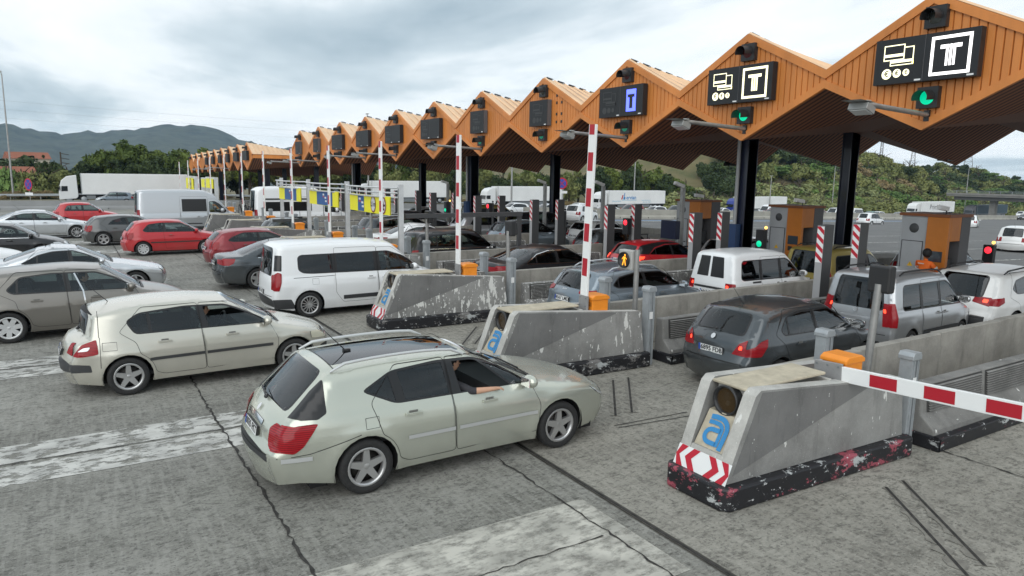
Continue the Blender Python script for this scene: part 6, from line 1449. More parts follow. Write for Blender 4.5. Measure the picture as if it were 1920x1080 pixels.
# pylons and masts
M_LAT = pm('lattice_steel', (.22, .22, .23), .6, .3)
def pylon(px, Y, zb, h, w, lab, arms=True):
    X = ray_xy(px, Y); r = empty('pylon', (X, Y, zb), .4, lab, 'pylon', 'lattice pylons on the hill'); b = MB(); k = 7; t = h * .014
    def P(i, s): q = w * (1 - .75 * i / k) / 2; return Vector((q * s[0], q * s[1], h * i / k))
    cs = ((-1, -1), (1, -1), (1, 1), (-1, 1))
    for i in range(k):
        for j in range(4):
            b.tube([P(i, cs[j]), P(i + 1, cs[j])], t * .5, M_LAT, 4, False); b.tube([P(i, cs[j]), P(i + 1, cs[(j + 1) % 4])], t * .32, M_LAT, 4, False); b.tube([P(i + 1, cs[j]), P(i + 1, cs[(j + 1) % 4])], t * .32, M_LAT, 4, False)
    if arms:
        for z in (.74, .86, .97): b.tube([(-w * .75, 0, h * z), (w * .75, 0, h * z)], t * .4, M_LAT, 4); b.tube([(-w * .75, 0, h * z), (0, 0, h * (z + .05))], t * .3, M_LAT, 4); b.tube([(w * .75, 0, h * z), (0, 0, h * (z + .05))], t * .3, M_LAT, 4)
    b.build('lattice', r)
pylon(1648, 215, 10, 21, 1.6, 'slim lattice mast on the hill under the canopy edge', False); pylon(1708, 225, 6, 19, 3, 'small lattice pylon on the hill right of the slim mast', False); pylon(1812, 230, 4, 19, 7, 'broad lattice pylon rising at the far right'); pylon(1258, 260, -2, 17, 7, 'lattice pylon left of the dry hill'); 
r = empty('utility_pole', (ray_xy(115, 190), 190, gz(16, 190)), 0, 'dark wooden pole with crossarms before the mountain at the left', 'pole'); b = MB(); b.tube([(0, 0, 0), (0, 0, 9.5)], .16, M_BARK, 6); b.build('pole', r); b = MB()
for z in (7.2, 8.2, 9.2): b.tube([(-.1, 0, z), (1.6, 0, z - .3)], .08, M_BARK, 5)
b.build('crossarm', r)
wr = MB()
for k, (z0, dz_) in enumerate(((36, 0), (33, 0), (30, 0))):
    P_ = []
    for i in range(25): t = i / 24; P_.append((-220 + 520 * t, 330 - 40 * t, z0 + k * 0 + 8 * (2 * t - 1) ** 2 - 4 - 16 * t))
    wr.tube(P_, .028, M_LAT, 4, False)
wo = wr.build('power_line'); tag(wo, 'thin dark overhead power lines across the sky at the left', 'power line')
# houses at the far left
for i, (px, Y, w, h, c, lab) in enumerate(((20, 200, 12, 4.5, (.5, .45, .38), 'pale low house with red roof among trees at the far left edge'), (52, 235, 9, 6, (.55, .5, .42), 'pale house with red roof higher up behind the far left trees'))):
    X = ray_xy(px, Y); z = gz(X, Y) + (0 if i == 0 else 3); r = empty('house', (X, Y, z), .2, lab, 'house', 'houses at the far left'); b = MB(); b.b2((-w / 2, -4, -3), (w / 2, 4, h), pm('house_wall%d' % i, c, .9)); wob = b.build('wall', r)
    b = MB(); b.prism([(-4.5, h), (4.5, h), (0, h + 1.8)], 'x', -w / 2 - .4, w / 2 + .4, pm('roof_tile', (.26, .09, .05), .85, var=.2, scale=3)); b.build('roof', r)
    for k in range(3): b = MB(); b.b2((-w / 2 + 1.2 + k * w / 3.2, -4.05, 1), (-w / 2 + 2.2 + k * w / 3.2, -3.98, 2.6), M_DARK); b.build('window', r)
# ------------------------------------------------------------------ traffic
LC = lambda n: 8.15 + 5.08 * n      # centre line of lane n
pc = paint
C_SAGE = pc('sage_silver', (.53, .55, .475), .55, .27); C_BEIGE = pc('champagne', (.575, .56, .49), .5, .27); C_TAUPE = pc('taupe', (.225, .212, .19), .6, .28); C_SILV = pc('silver', (.62, .64, .66), .65, .27); C_WHITE = pc('white', (.76, .775, .78)); C_BLACK = pc('black', (.008, .008, .010)); C_ANTH = pc('anthracite', (.085, .095, .102), .6, .25)
C_RED = pc('red', (.44, .012, .018)); C_DRED = pc('dark_red', (.24, .022, .030), .3); C_GREY = pc('dark_grey', (.11, .112, .112), .5, .28); C_BGREY = pc('blue_grey', (.21, .25, .285), .55, .27); C_GOLD = pc('gold', (.40, .32, .09), .5, .3); C_SILV2 = pc('silver_dark', (.46, .475, .49), .65, .28); C_BLUE = pc('blue', (.05, .10, .17), .3); C_SVAN = pc('van_silver', (.52, .54, .56), .6, .3); C_WHT2 = pc('white_warm', (.72, .73, .72))
add_car('estate_car', S407(), C_SAGE, 1.62, 8.22, 'pale sage green estate car with roof rails, passenger arm resting on its open window', .8)
add_car('hatchback', SMEG(), C_BEIGE, -.22, 13.5, 'champagne hatchback with bulging tail and black side mouldings', 2.0, scale=1.0)
astra = SHATCH(4.25, .88, 1.47, .82, 2.61, .32, mirror=(3.06, .99), wheel='cap7', dlo=[(.80, 1.08), (1.05, 1.33), (1.6, 1.385), (2.42, 1.37), (2.75, 1.24), (3.22, .97), (.92, .99)], seams=[])
astra['strips'] = [([(2.02, 1.36), (2.16, .99), (2.20, .6), (2.17, .32)], .03, M_CHROME, .012)]
add_car('hatchback', astra, C_TAUPE, -2.12, 18.52, 'taupe five door hatchback with a bright strip down its middle pillar', 1.5, scale=1.02)
add_car('saloon_car', SSEDAN(4.53, .905, 1.43, .98, 2.76, .33, pglass=['priv', 'priv', 'clear'], plate=None, wheel='five', kf=.2), C_SILV, -2.28, 24.0, 'silver saloon with blacked rear side windows, nose in front of the taupe hatchback', 1.0)
tc = SMPV(4.82, .92, 1.85, .87, 3.06, .325, plate=(.62, '3905 HXT', M_PLATE), platev=.1, wheel='multi', trimz=.0, strips=[([(1.75, .46), (4.0, .48)], .10, M_TRIM, .012)], dlo=[(.62, 1.20), (.62, 1.52), (.70, 1.58), (3.0, 1.60), (3.42, 1.46), (4.02, 1.12), (3.95, 1.07), (1.0, 1.10), (.75, 1.12)], panes=[((.2, .2), (1.50, 1.48)), ((1.62, 1.60), (2.62, 2.58)), ((2.80, 2.72), (3.42, 3.1)), ((3.46, 3.14), (4.5, 4.5))], pglass=['priv', 'priv', 'tint', 'tint'],
    doors=[[(1.56, .60), (1.55, 1.72), (2.68, 1.72), (2.72, .34), (1.75, .34)], [(2.73, .34), (2.69, 1.70), (3.10, 1.70), (4.02, 1.10), (4.06, .8), (3.98, .36)]], handles=[(2.50, .93), (2.92, .93)],
    sregs=[('tail', [(.02, .72), (.05, 1.10), (.13, 1.18), (.22, 1.14), (.20, .92), (.14, .72)], M_RED), ('wrap_panel', [(.06, 1.20), (.10, 1.58), (.25, 1.58), (.22, 1.2)], M_PVC), ('head', [(4.3, .86), (4.5, .94), (4.76, .70), (4.7, .62), (4.4, .7)], M_CLEAR), ('trim', [(0, .26), (0, .50), (.42, .50), (.50, .34), (.5, .26)], M_TRIM)], seams=[([(.50, 1.02), (1.55, 1.03)], .012), ([(.96, .98), (1.12, .98), (1.12, .84), (.96, .84), (.96, .98)], .006)], xregs=[('tail', 'r', [(.88, .74), (.88, 1.08), (1, 1.12), (1, .74)], M_RED), ('head', 'f', [(.58, .66), (.62, .84), (1, .86), (1, .6)], M_CLEAR), ('trim', 'r', [(-1, .3), (1, .3), (1, .5), (-1, .5)], M_TRIM), ('grille', 'f', [(-.5, .42), (.5, .42), (.5, .62), (-.5, .62)], M_DARK)])
add_car('people_carrier', tc, C_WHITE, 4.05, 18.38, 'white boxy people carrier with dark rear windows and chrome multi spoke wheels', 0.6)
add_car('saloon_car', SSEDAN(4.8, .905, 1.45, 1.04, 2.70, .33, pglass=['tint'] * 3, wheel='star', strips=[([(1.05, .985), (3.2, .95)], .02, M_CHROME, .01)]), C_ANTH, 3.72, 23.3, 'near black saloon with star spoked wheels left of the white people carrier', 1)
add_car('hatchback', SHATCH(3.98, .85, 1.40, .68, 2.58, .29, dlo=[(.62, 1.02), (.80, 1.16), (1.2, 1.31), (2.15, 1.31), (2.45, 1.2), (2.9, .95), (.8, .97)], wheel='cap'), C_DRED, 4.25, 28.7, 'dark red hatchback partly hidden by the near black saloon', 1)
add_car('hatchback', SHATCH(3.92, .83, 1.465, .66, 2.46, .295, three=True, wheel='cap', strips=[([(.95, .56), (3.0, .57)], .05, C_RED, .012)]), C_RED, 1.8, 34.05, 'bright red three door hatchback with plastic hubcaps', 1)
add_car('hatchback', SHATCH(4.03, .87, 1.41, .75, 2.56, .325, dlo=[(.95, 1.0), (1.15, 1.2), (1.6, 1.33), (2.3, 1.32), (2.6, 1.2), (3.0, .96)], wheel='v', plate=(.62, '', M_PLATE)), C_GREY, .45, 39.2, 'grey compact hatchback with star wheels behind the bright red hatchback', 1)
add_car('saloon_car', SSEDAN(4.88, .925, 1.46, 1.1, 2.87, .335, wheel='ten', dlo=[(.92, 1.02), (1.3, 1.24), (1.75, 1.34), (2.6, 1.35), (2.95, 1.24), (3.45, .96)], strips=[([(.7, .30), (3.5, .30)], .04, M_CHROME, .012)]), C_SILV, -3.8, 44.1, 'silver executive saloon with chrome sill trim behind the grey compact', 1)
add_car('hatchback', SHATCH(4.3, .88, 1.45, .8, 2.64, .32, strips=[([(1.0, .95), (3.1, .94)], .018, M_CHROME, .012)]), C_BLACK, -4.5, 33.6, 'black hatchback nose with chrome window line at the left edge', 1)
add_car('hatchback', SHATCH(4.25, .88, 1.47, .8, 2.62, .31), C_WHITE, -5.6, 28.8, 'white car cut by the left edge, only its nose and headlight showing', 1)
add_car('hatchback', SHATCH(3.76, .845, 1.52, .62, 2.39, .30, dlo=[(.62, 1.06), (.80, 1.36), (1.3, 1.40), (2.15, 1.40), (2.45, 1.27), (2.85, 1.0), (.7, 1.02)], pglass=['clear'] * 3, rglass='clear'), C_RED, -1.0, 54.2, 'red upright hatchback before the grey barrier', 1)
add_car('hatchback', SHATCH(4.2, .88, 1.5, .8, 2.6, .31), C_WHITE, -8.0, 54.2, 'white car roof at the left edge behind the silver executive saloon', 1)
van = SVAN(strips=[([(1.1, .62), (3.3, .62)], .06, M_TRIM, .014)]); van['sregs'] = van['sregs'] + [('dark_window', [(L_ - 3.25, 1.30), (L_ - 3.25, 2.0), (L_ - 1.95, 2.0), (L_ - 1.95, 1.30)], M_PVC) for L_ in (5.53,)]; van['plate'] = None
add_car('panel_van', van, C_SVAN, 3.05, 44.8, 'silver panel van with one dark side window', 1, cat='van')
h207 = SHATCH(4.03, .86, 1.47, .72, 2.54, .31, pglass=['tint', 'tint', 'clear'], wheel='five', plate=(.70, '6895 FDB', M_PLATE), antenna=(.75, 1.43), wiper=(1.0, .36, -.1), dlo=[(.78, 1.10), (1.0, 1.32), (1.4, 1.375), (2.25, 1.37), (2.55, 1.24), (3.05, .97), (.86, 1.0)], badges=[('207', .06, .74, .62, M_CHROME)], emblems=[(.90, 0, .045, .05, M_CHROME)], rwvb=.86, kr=.13)
h207['sregs'] = [('tail', [(.03, .70), (.05, .80), (.28, .96), (.44, 1.0), (.40, .88), (.26, .72)], M_RED), ('head', [(3.5, .74), (3.72, .74), (3.96, .60), (3.94, .55), (3.6, .62)], M_CLEAR)]
h207['xregs'] = [('tail', 'r', [(.64, .70), (.80, .88), (1, .97), (1, .70)], M_RED), ('fog', 'r', [(.80, .80), (.83, .86), (.90, .86), (.90, .80)], M_REDLIT), ('head', 'f', [(.60, .58), (.65, .69), (1, .70), (1, .54)], M_CLEAR), ('grille', 'f', [(-.55, .30), (.55, .30), (.5, .48), (-.5, .48)], M_DARK), ('brake3', 'r', [(-.12, 1.315), (.12, 1.315), (.12, 1.285), (-.12, 1.285)], M_REDLIT)]
add_car('hatchback', h207, C_ANTH, 9.3, 8.3, 'dark grey hatchback with plate 6895 FDB and brake lights on, between the near islands', 1.5)
part = SMPV(4.38, .905, 1.80, .82, 2.62, .32, plate=(.74, '0097 HCJ', M_PLATE), rails=(.5, 2.6, M_DARK), wheel='ten', badges=[('PARTNER', .045, .97, -.62, M_PVC)], emblems=[(1.0, 0, .05, .055, M_CHROME)], wiper=None, strips=[([(1.4, .55), (3.2, .57)], .11, M_TRIM, .014)])
part['xregs'] = part['xregs'] + [('fog', 'r', [(.87, 1.02), (.87, 1.10), (.95, 1.10), (.95, 1.02)], M_REDLIT), ('brake3', 'r', [(-.14, 1.735), (.14, 1.735), (.14, 1.715), (-.14, 1.715)], M_REDLIT), ('chrome', 'r', [(-.5, .90), (.5, .90), (.5, .85), (-.5, .85)], C_SILV)]
add_car('people_carrier', part, C_SILV2, 14.15, 8.75, 'silver people carrier with plate 0097 HCJ and roof bars', 1.5, z=-.12, scale=(.82, .97, 1))
kia = SHATCH(4.44, .93, 1.63, .90, 2.64, .345, plate=(.64, 'KU 9715', M_PLATEY), rails=(.7, 2.6, M_DARK), wheel='multi', trimz=.36, rglass='priv', pglass=['priv', 'priv', 'tint'], rwv=.84, rwvb=.74, antenna=None, badges=[('KIA', .07, .985, 0, M_CHROME)], wiper=None, belt=(1.08, 1.0), dlo=[(.80, 1.22), (1.05, 1.42), (1.6, 1.50), (2.6, 1.48), (2.95, 1.34), (3.4, 1.05), (1.0, 1.10)],
    sregs=[('tail', [(.05, .86), (.10, 1.0), (.40, 1.06), (.38, .94), (.2, .86)], M_RED), ('head', [(3.94, .80), (4.14, .80), (4.38, .66), (4.36, .58), (4.02, .66)], M_CLEAR)], xregs=[('tail', 'r', [(.50, .89), (.52, 1.0), (1, 1.04), (1, .84)], M_RED), ('fog', 'r', [(.78, .91), (.78, .98), (.92, .985), (.92, .91)], M_REDLIT), ('lamp_in', 'r', [(.42, .52), (.66, .52), (.66, .48), (.42, .48)], M_RED), ('chrome', 'r', [(.66, .53), (.84, .54), (.84, .48), (.66, .48)], M_AMBER), ('trim', 'r', [(-1, .24), (1, .24), (1, .60), (-1, .60)], M_TRIM), ('head', 'f', [(.60, .62), (.65, .76), (1, .78), (1, .58)], M_CLEAR), ('grille', 'f', [(-.55, .34), (.55, .34), (.5, .52), (-.5, .52)], M_DARK)])
kia['emblems'] = [(.985, 0, .11, .05, M_DARK)]
add_car('sport_utility_car', kia, C_WHT2, 17.85, 8.55, 'white sport utility car with yellow plate KU 9715', 0, z=-.08)
kona = SHATCH(4.2, .9, 1.48, .8, 2.6, .335, plate=(.76, '4567 LMD', M_PLATE), wheel='five', rails=(.8, 2.4, C_SILV), belt=(1.03, .98), dlo=[(.80, 1.12), (1.05, 1.30), (1.6, 1.38), (2.4, 1.37), (2.75, 1.25), (3.2, 1.0), (.95, 1.04)], rglass='clear', wiper=(1.03, .3, .1), kr=.16, badges=[('KONA', .05, .93, 0, M_CHROME)])
kona['sregs'] = [('tail', [(.08, .90), (.12, 1.0), (.34, 1.04), (.32, .95), (.2, .9)], M_RED), ('head', [(3.7, .82), (3.9, .84), (4.14, .76), (4.12, .72), (3.8, .76)], M_CLEAR)]
kona['xregs'] = [('tail', 'r', [(.72, .92), (.74, 1.0), (1, 1.02), (1, .9)], M_RED), ('head', 'f', [(.60, .62), (.65, .70), (1, .72), (1, .58)], M_CLEAR), ('trim', 'r', [(-1, .26), (1, .26), (1, .5), (-1, .5)], M_TRIM), ('grille', 'f', [(-.55, .34), (.55, .34), (.5, .52), (-.5, .52)], M_DARK)]
add_car('crossover_car', kona, C_BGREY, 9.8, 13.4, 'blue grey crossover with plate 4567 LMD beside the upright red and white arm', 1.5)
combo = SMPV(4.32, .84, 1.80, .80, 2.72, .31, plate=(.70, '6660 BXP', M_PLATE), trimz=.42, belt=(1.10, 1.05), xregs=[('tail', 'r', [(.84, .66), (.84, 1.0), (1, 1.0), (1, .66)], M_RED), ('fog', 'r', [(.86, .86), (.86, .94), (.97, .94), (.97, .86)], M_REDLIT), ('head', 'f', [(.58, .6), (.62, .76), (1, .78), (1, .56)], M_CLEAR), ('trim', 'r', [(-.8, .86), (.8, .86), (.8, .80), (-.8, .80)], M_TRIM)], sregs=[('tail', [(.02, .66), (.03, 1.0), (.14, 1.0), (.14, .66)], M_RED), ('trim', [(.9, .98), (.9, 1.03), (1.3, 1.03), (1.3, .98)], M_TRIM)], rwv=.0, strips=[])
combo['tags'] = {k: v for k, v in combo['tags'].items() if not k.startswith('rw_')}
combo['xregs'] += [('pane_l', 'r', [(.07, 1.12), (.07, 1.66), (.74, 1.66), (.76, 1.12)], M_PVC), ('pane_r', 'r', [(-.07, 1.12), (-.07, 1.66), (-.74, 1.66), (-.76, 1.12)], M_PVC)]
add_car('small_van', combo, C_WHITE, 14.65, 13.35, 'small white van with twin rear doors and plate 6660 BXP', 1, scale=(.88, 1, 1), z=-.16, cat='van')
berl = SMPV(4.2, .88, 1.80, .80, 2.7, .31, plate=(.86, '1212 DTL', M_PLATE), rails=(.5, 2.4, M_DARK), rglass='tint', pglass=['priv', 'tint', 'clear'], badges=[], wheel='cap')
add_car('people_carrier', berl, C_GOLD, 18.7, 13.35, 'gold boxy people carrier with roof bars behind the striped pillar', 1, scale=(.9, 1, 1), z=-.22)
merc = SSEDAN(4.9, .92, 1.46, 1.1, 2.9, .33, plate=(.84, '2034 LLB', M_PLATE), strips=[([(1.02, 1.04), (1.42, 1.28), (1.85, 1.37), (2.7, 1.37)], .018, M_CHROME, .012), ([(1.02, 1.01), (3.4, .965)], .018, M_CHROME, .012)], wheel='ten', rglass='clear')
add_car('saloon_car', merc, C_BLACK, 10.4, 18.35, 'glossy black saloon with chrome window surround, pale rear glass', .5)
micra = SHATCH(4.0, .87, 1.46, .75, 2.53, .32, plate=(.84, 'TA 808 MS', M_PLATE), wheel='five', rglass='priv', pglass=['priv', 'priv', 'tint'], dlo=[(.70, 1.08), (1.0, 1.28), (1.5, 1.38), (2.3, 1.37), (2.6, 1.24), (3.0, .97)])
micra['sregs'] = [('tail', [(.10, .90), (.16, 1.02), (.50, 1.02), (.42, .94), (.30, .92), (.24, .80)], M_REDLIT), ('roof_black', [(.45, 1.5), (.30, 1.1), (.68, 1.08), (.98, 1.30), (1.5, 1.40), (2.3, 1.39), (2.25, 1.6)], M_PVC)]
add_car('hatchback', micra, C_RED, 15.65, 18.35, 'red hatchback with black roof and lit brake light under the canopy', .5)
MID = [
    ('hatchback', SHATCH(4.2, .88, 1.47, rglass='priv', pglass=['priv'] * 3), C_SILV, 20.1, 18.3, 'silver hatchback with very dark rear glass behind the white twin door van'),
    ('people_carrier', SHATCH(4.47, .91, 1.62, .85, 2.73, .33, belt=(1.06, .98), dlo=[(.55, 1.12), (.85, 1.44), (1.6, 1.52), (2.4, 1.50), (2.9, 1.34), (3.5, 1.0), (.75, 1.06)], panes=[((.1, .1), (1.05, 1.05)), ((1.1, 1.1), (2.0, 1.96)), ((2.1, 2.06), (4, 4))], strips=[([(.7, 1.0), (3.4, .97)], .02, M_CHROME, .01)]), C_BLACK, 9.85, 23.4, 'black rounded people carrier behind the aluminium posts'),
    ('saloon_car', SSEDAN(4.7), C_WHITE, 10.7, 28.45, 'white saloon with sloping rear glass behind the black people carrier'),
    ('hatchback', SHATCH(4.1, rglass='clear'), C_ANTH, 17.9, 23.4, 'black hatchback between the striped pillars, in front of the red hatchback'),
    ('hatchback', SHATCH(4.1, .87, 1.5, rglass='clear'), C_BGREY, 16.6, 28.45, 'dark blue grey hatchback with shiny rear glass under the far canopy'),
    ('hatchback', SHATCH(3.9, .86, 1.45), C_WHT2, 21.3, 28.45, 'white hatchback splashed by dirt near the far red signal'),
    ('estate_car', SHATCH(4.6, .91, 1.5, .95, 2.75, .32, rails=(.8, 2.7, M_HUB), strips=[([(.8, 1.06), (1.0, 1.32), (1.6, 1.39), (2.7, 1.38)], .02, M_CHROME, .01), ([(.8, 1.02), (3.3, .98)], .02, M_CHROME, .01)]), C_ANTH, 11.9, 33.5, 'dark grey estate with bright chrome window frame'),
    ('hatchback', SHATCH(4.0, .86, 1.47), C_SILV2, 17.1, 33.5, 'silver hatchback half hidden by far grey pillars'),
    ('sport_utility_car', SHATCH(4.4, .93, 1.65, .9, 2.65, .35, belt=(1.08, 1.02), strips=[([(3.45, 1.02), (2.7, 1.5)], .03, M_CHROME, .01)]), C_BLACK, 20.6, 33.5, 'black sport utility car with bright windscreen pillar under the canopy'),
    ('panel_van', SMPV(4.25, .86, 1.82, panes=[((.2, .2), (.5, .5)), ((1.45, 1.45), (2.25, 2.2)), ((2.35, 2.3), (3.8, 3.8))]), C_GOLD, 20.5, 38.6, 'dull gold panel van under the far canopy'),
    ('saloon_car', SSEDAN(4.6), C_BLACK, 14.9, 38.6, 'low black saloon behind the chrome framed estate'),
    ('saloon_car', SSEDAN(4.6), C_SILV2, 18.2, 43.7, 'silver saloon roof beyond the low black saloon'),
    ('hatchback', SHATCH(3.6, .83, 1.46, .6, 2.3, .29, strips=[([(.5, 1.40), (2.2, 1.43)], .12, C_RED, .012)]), C_ANTH, 7.2, 33.5, 'small black hatchback with a red roof beyond the concrete islands'),
    ('hatchback', SHATCH(4.0), C_SILV, 24.2, 13.2, 'pale hatchback leaving beyond the navy column'),
]
for nm, sp, c, x, y, lab in MID: add_car(nm, sp, c, x, y, lab, .5, 1)
# camper van with high roof and two bicycles on the back
cs = SVAN(5.9, 1.0, 2.72, 1.1, 3.55, .34); L_ = 5.9
cs['prof'] = [(L_ - .07, .25), (L_, .42), (L_ - .01, .66), (L_ - .12, .92), (L_ - .5, 1.16), (L_ - .8, 1.28), (L_ - .9, 1.32, 1), (L_ - 1.55, 2.02), (L_ - 1.62, 2.12), (L_ - 2.2, 2.62), (L_ - 2.8, 2.72), (.5, 2.68), (.14, 2.5, 1), (.04, 1.25, 1), (.03, .9), (.02, .70), (.0, .58), (.0, .46), (.05, .28)]
cs['sregs'] = cs['sregs'] + [('dark_window', [(.55, 1.32), (.55, 1.86), (2.0, 1.86), (2.0, 1.32)], M_PVC), ('dark_window', [(2.15, 1.32), (2.15, 1.86), (3.3, 1.86), (3.3, 1.32)], M_PVC)]; cs['plate'] = None; cs['strips'] = [([(.5, 2.02), (4.0, 2.02)], .09, C_WHT2, .03)]
add_car('camper_van', cs, C_WHITE, 9.0, 43.5, 'white high roofed camper van with dark side windows', .5, 1, cat='camper van')
def bicycle(x, y, z, lab):
    r = empty('bicycle', (x, y, z), R(90), lab, 'bicycle', 'bicycles on the camper rack')
    for wx in (-.52, .52):
        b = MB(); b.tube([(wx + .34 * math.cos(t), 0, .34 + .34 * math.sin(t)) for t in np.linspace(0, 2 * PI, 21)], .02, M_TYRE, 5, False)
        for k in range(8): t = k * PI / 4; b.tube([(wx, 0, .34), (wx + .33 * math.cos(t), 0, .34 + .33 * math.sin(t))], .006, M_ALU, 4, False)
        b.build('wheel', r)
    f = MB()
    for p, q in (((-.52, 0, .34), (-.1, 0, .3)), ((-.1, 0, .3), (-.25, 0, .85)), ((-.52, 0, .34), (-.22, 0, .75)), ((-.1, 0, .3), (.36, 0, .75)), ((-.22, 0, .75), (.36, 0, .85)), ((.52, 0, .34), (.34, 0, .92))): f.tube([p, q], .022, M_DARK, 6)
    f.build('frame', r); s = MB(); s.box((-.26, 0, .90), (.25, .13, .06), M_DARK); s.build('saddle', r); h = MB(); h.tube([(.34, -.28, .98), (.34, .28, .98)], .018, M_DARK, 6); h.build('handlebar', r)
bicycle(8.72, 43.2, .95 + gz(9, 43), 'dark bicycle on the rear rack of the camper van, nearer its door'); bicycle(8.5, 43.7, .95 + gz(9, 43), 'dark bicycle on the rear rack of the camper van, outermost')
r = empty('bicycle_rack', (8.98, 43.5, .6 + gz(9, 43)), 0, 'tubular bicycle rack behind the camper van', 'rack'); b = MB()
for y in (-.45, .45): b.tube([(0, y, .9), (-.3, y, .3), (-.62, y, .3)], .03, M_ALUD, 6)
b.build('rack_frame', r)
# lorries
M_TRL = pm('trailer_white', (.74, .745, .73), .5, var=.05, scale=.4); M_CABW = pm('cab_white', (.70, .71, .70), .35, coat=.5); M_CABB = pm('cab_blue', (.02, .04, .26), .35, coat=.5)
def lorry(x0, x1, Y, cabm, lab, zroof=4.0, z=None, boxm=None, letter=None):
    """cab towards -x; x0 front of cab, x1 rear of trailer"""
    z = gz((x0 + x1) / 2, Y) if z is None else z
    r = empty('lorry', (x0, Y, z), 0, lab, 'lorry', 'lorries on the far carriageway'); Lx = x1 - x0; bm_ = boxm or M_TRL
    c = MB(); P = [(0, .45), (0, 1.5), (.12, 2.3), (.35, 3.05), (1.0, 3.6), (2.15, 3.8), (2.25, .9), (2.0, .6)]; c.prism(P, 'y', -1.22, 1.22, cabm); co = c.build('cab', r, bevel=.06)
    w = MB(); w.add([(-.008, -1.08, 1.55), (-.008, 1.08, 1.55), (.11, 1.05, 2.30), (.11, -1.05, 2.30)], [(0, 3, 2, 1)], G_DARK); w.build('windscreen', co)
    s = MB(); s.add([(.30, -1.226, 1.6), (1.05, -1.226, 1.6), (1.05, -1.226, 2.3), (.36, -1.226, 2.3)], [(0, 1, 2, 3)], G_DARK); s.build('side_window', co)
    m = MB(); m.box((.12, -1.42, 2.0), (.1, .2, .6), M_DARK); m.build('wing_mirror', co)
    t = MB(); t.b2((2.65, -1.27, 1.15), (Lx, 1.27, zroof), bm_); to = t.build('trailer_box', r, bevel=.03)
    e_ = MB()
    for xx in (2.65, Lx - .08): e_.b2((xx, -1.285, 1.12), (xx + .08, -1.272, zroof), M_ALU)
    e_.b2((2.65, -1.283, 1.12), (Lx, -1.272, 1.22), M_ALU); e_.build('trailer_edge', to)
    u = MB(); u.b2((.4, -1.0, .45), (Lx - .3, 1.0, 1.1), M_UNDER); u.b2((3.2, -1.2, .5), (4.3, -.9, 1.0), M_ALUD); u.b2((5.2, -1.22, .45), (Lx - 4.6, -1.18, 1.0), M_ALUD); u.build('chassis', r)
    for wx in (1.15, 2.9, Lx - 4.0, Lx - 2.7, Lx - 1.4):
        h = MB(); h.lathe([(0, -.12), (.22, -.14), (.30, -.06), (.36, -.02)], M_ALU, axis='y', n=16); ho = h.build('wheel', r, (wx, -1.02, .52))
        y = MB(); y.lathe([(.34, -.02), (.48, -.04), (.52, .04), (.52, .26), (.4, .3)], M_TYRE, axis='y', n=20); y.build('tyre', ho)
    l = MB(); l.b2((-.015, -1.1, .75), (.02, -.75, 1.0), M_CLEAR); l.build('headlight', co); l = MB(); l.b2((-.015, .75, .75), (.02, 1.1, 1.0), M_CLEAR); l.build('headlight', co)
    if letter: letter(to, Lx)
    return r
def servian(to, Lx):
    F = lambda x, z: plane_frame((x, -1.278, z), (1, 0, 0), (0, 0, 1)); B = pm('lettering_blue', (.02, .20, .48), .5); B2 = pm('lettering_light_blue', (.16, .42, .58), .5); M_ = MB()
    text_mb('ervian', 1.15, F(8.9, 2.52) @ Matrix.Shear('XY', 4, (.25, 0)), B, mb=M_, bold=.02)
    M_.add([F(6.6, 2.5) @ Vector(p) for p in ((-.55, -.35, 0), (-.25, .55, 0), (.05, .62, 0), (-.2, -.35, 0))], [(0, 3, 2, 1)], M_CHR); M_.add([F(6.75, 2.5) @ Vector(p) for p in ((-.12, -.30, .002), (.18, 1.0, .002), (.36, 1.1, .002), (.22, .2, .002), (.5, .1, .002), (.45, -.35, .002), (.05, -.4, .002))], [(6, 5, 4, 3, 2, 1, 0)], B)
    rect(M_, F(8.2, 1.98), -2.0, -.04, 2.3, .04, B2); text_mb('www.servian.es', .42, F(13.2, 1.95), B2, mb=M_); text_mb('961 25 19 00', .42, F(13.4, 1.5), B2, mb=M_); text_mb('TRANSPORTE', .4, F(4.8, 1.75), B2, mb=M_); M_.build('trailer_lettering', to)
lorry(-1.2, 15.0, 116, M_CABW, 'long white lorry with plain trailer at the left, before the pine trees')
lorry(94.6, 113.5, 119, M_CABW, 'white lorry lettered ervian in blue on its trailer', letter=servian)
lorry(67.8, 86.0, 120, M_CABW, 'plain white lorry under the middle of the canopy')
lorry(46.0, 64.4, 130, M_CABW, 'white trailer lorry behind the yellow height gauge', 4.3)
lorry(139.5, 159.8, 122, M_CABB, 'lorry with blue cab and white trailer between two kiosks', 4.1, z=gz(150, 122) - .3)
lorry(197.5, 218, 109, M_CABW, 'white lorry partly hidden behind the nearest kiosk, with dark script on its trailer', 4.1, letter=lambda to, Lx: text_mb('Primafrío', 2.0, plane_frame((11, -1.278, 2.6), (1, 0, 0), (0, 0, 1)) @ Matrix.Shear('XY', 4, (.3, 0)), M_BLACK).build('trailer_lettering', to))
lorry(235, 257, 112, pm('cab_grey', (.10, .10, .11), .4), 'dark lorry with blue grey trailer passing under the bridge', 3.9, boxm=pm('trailer_dark', (.04, .07, .09), .6))
gls = SVAN(); gls['plate'] = None
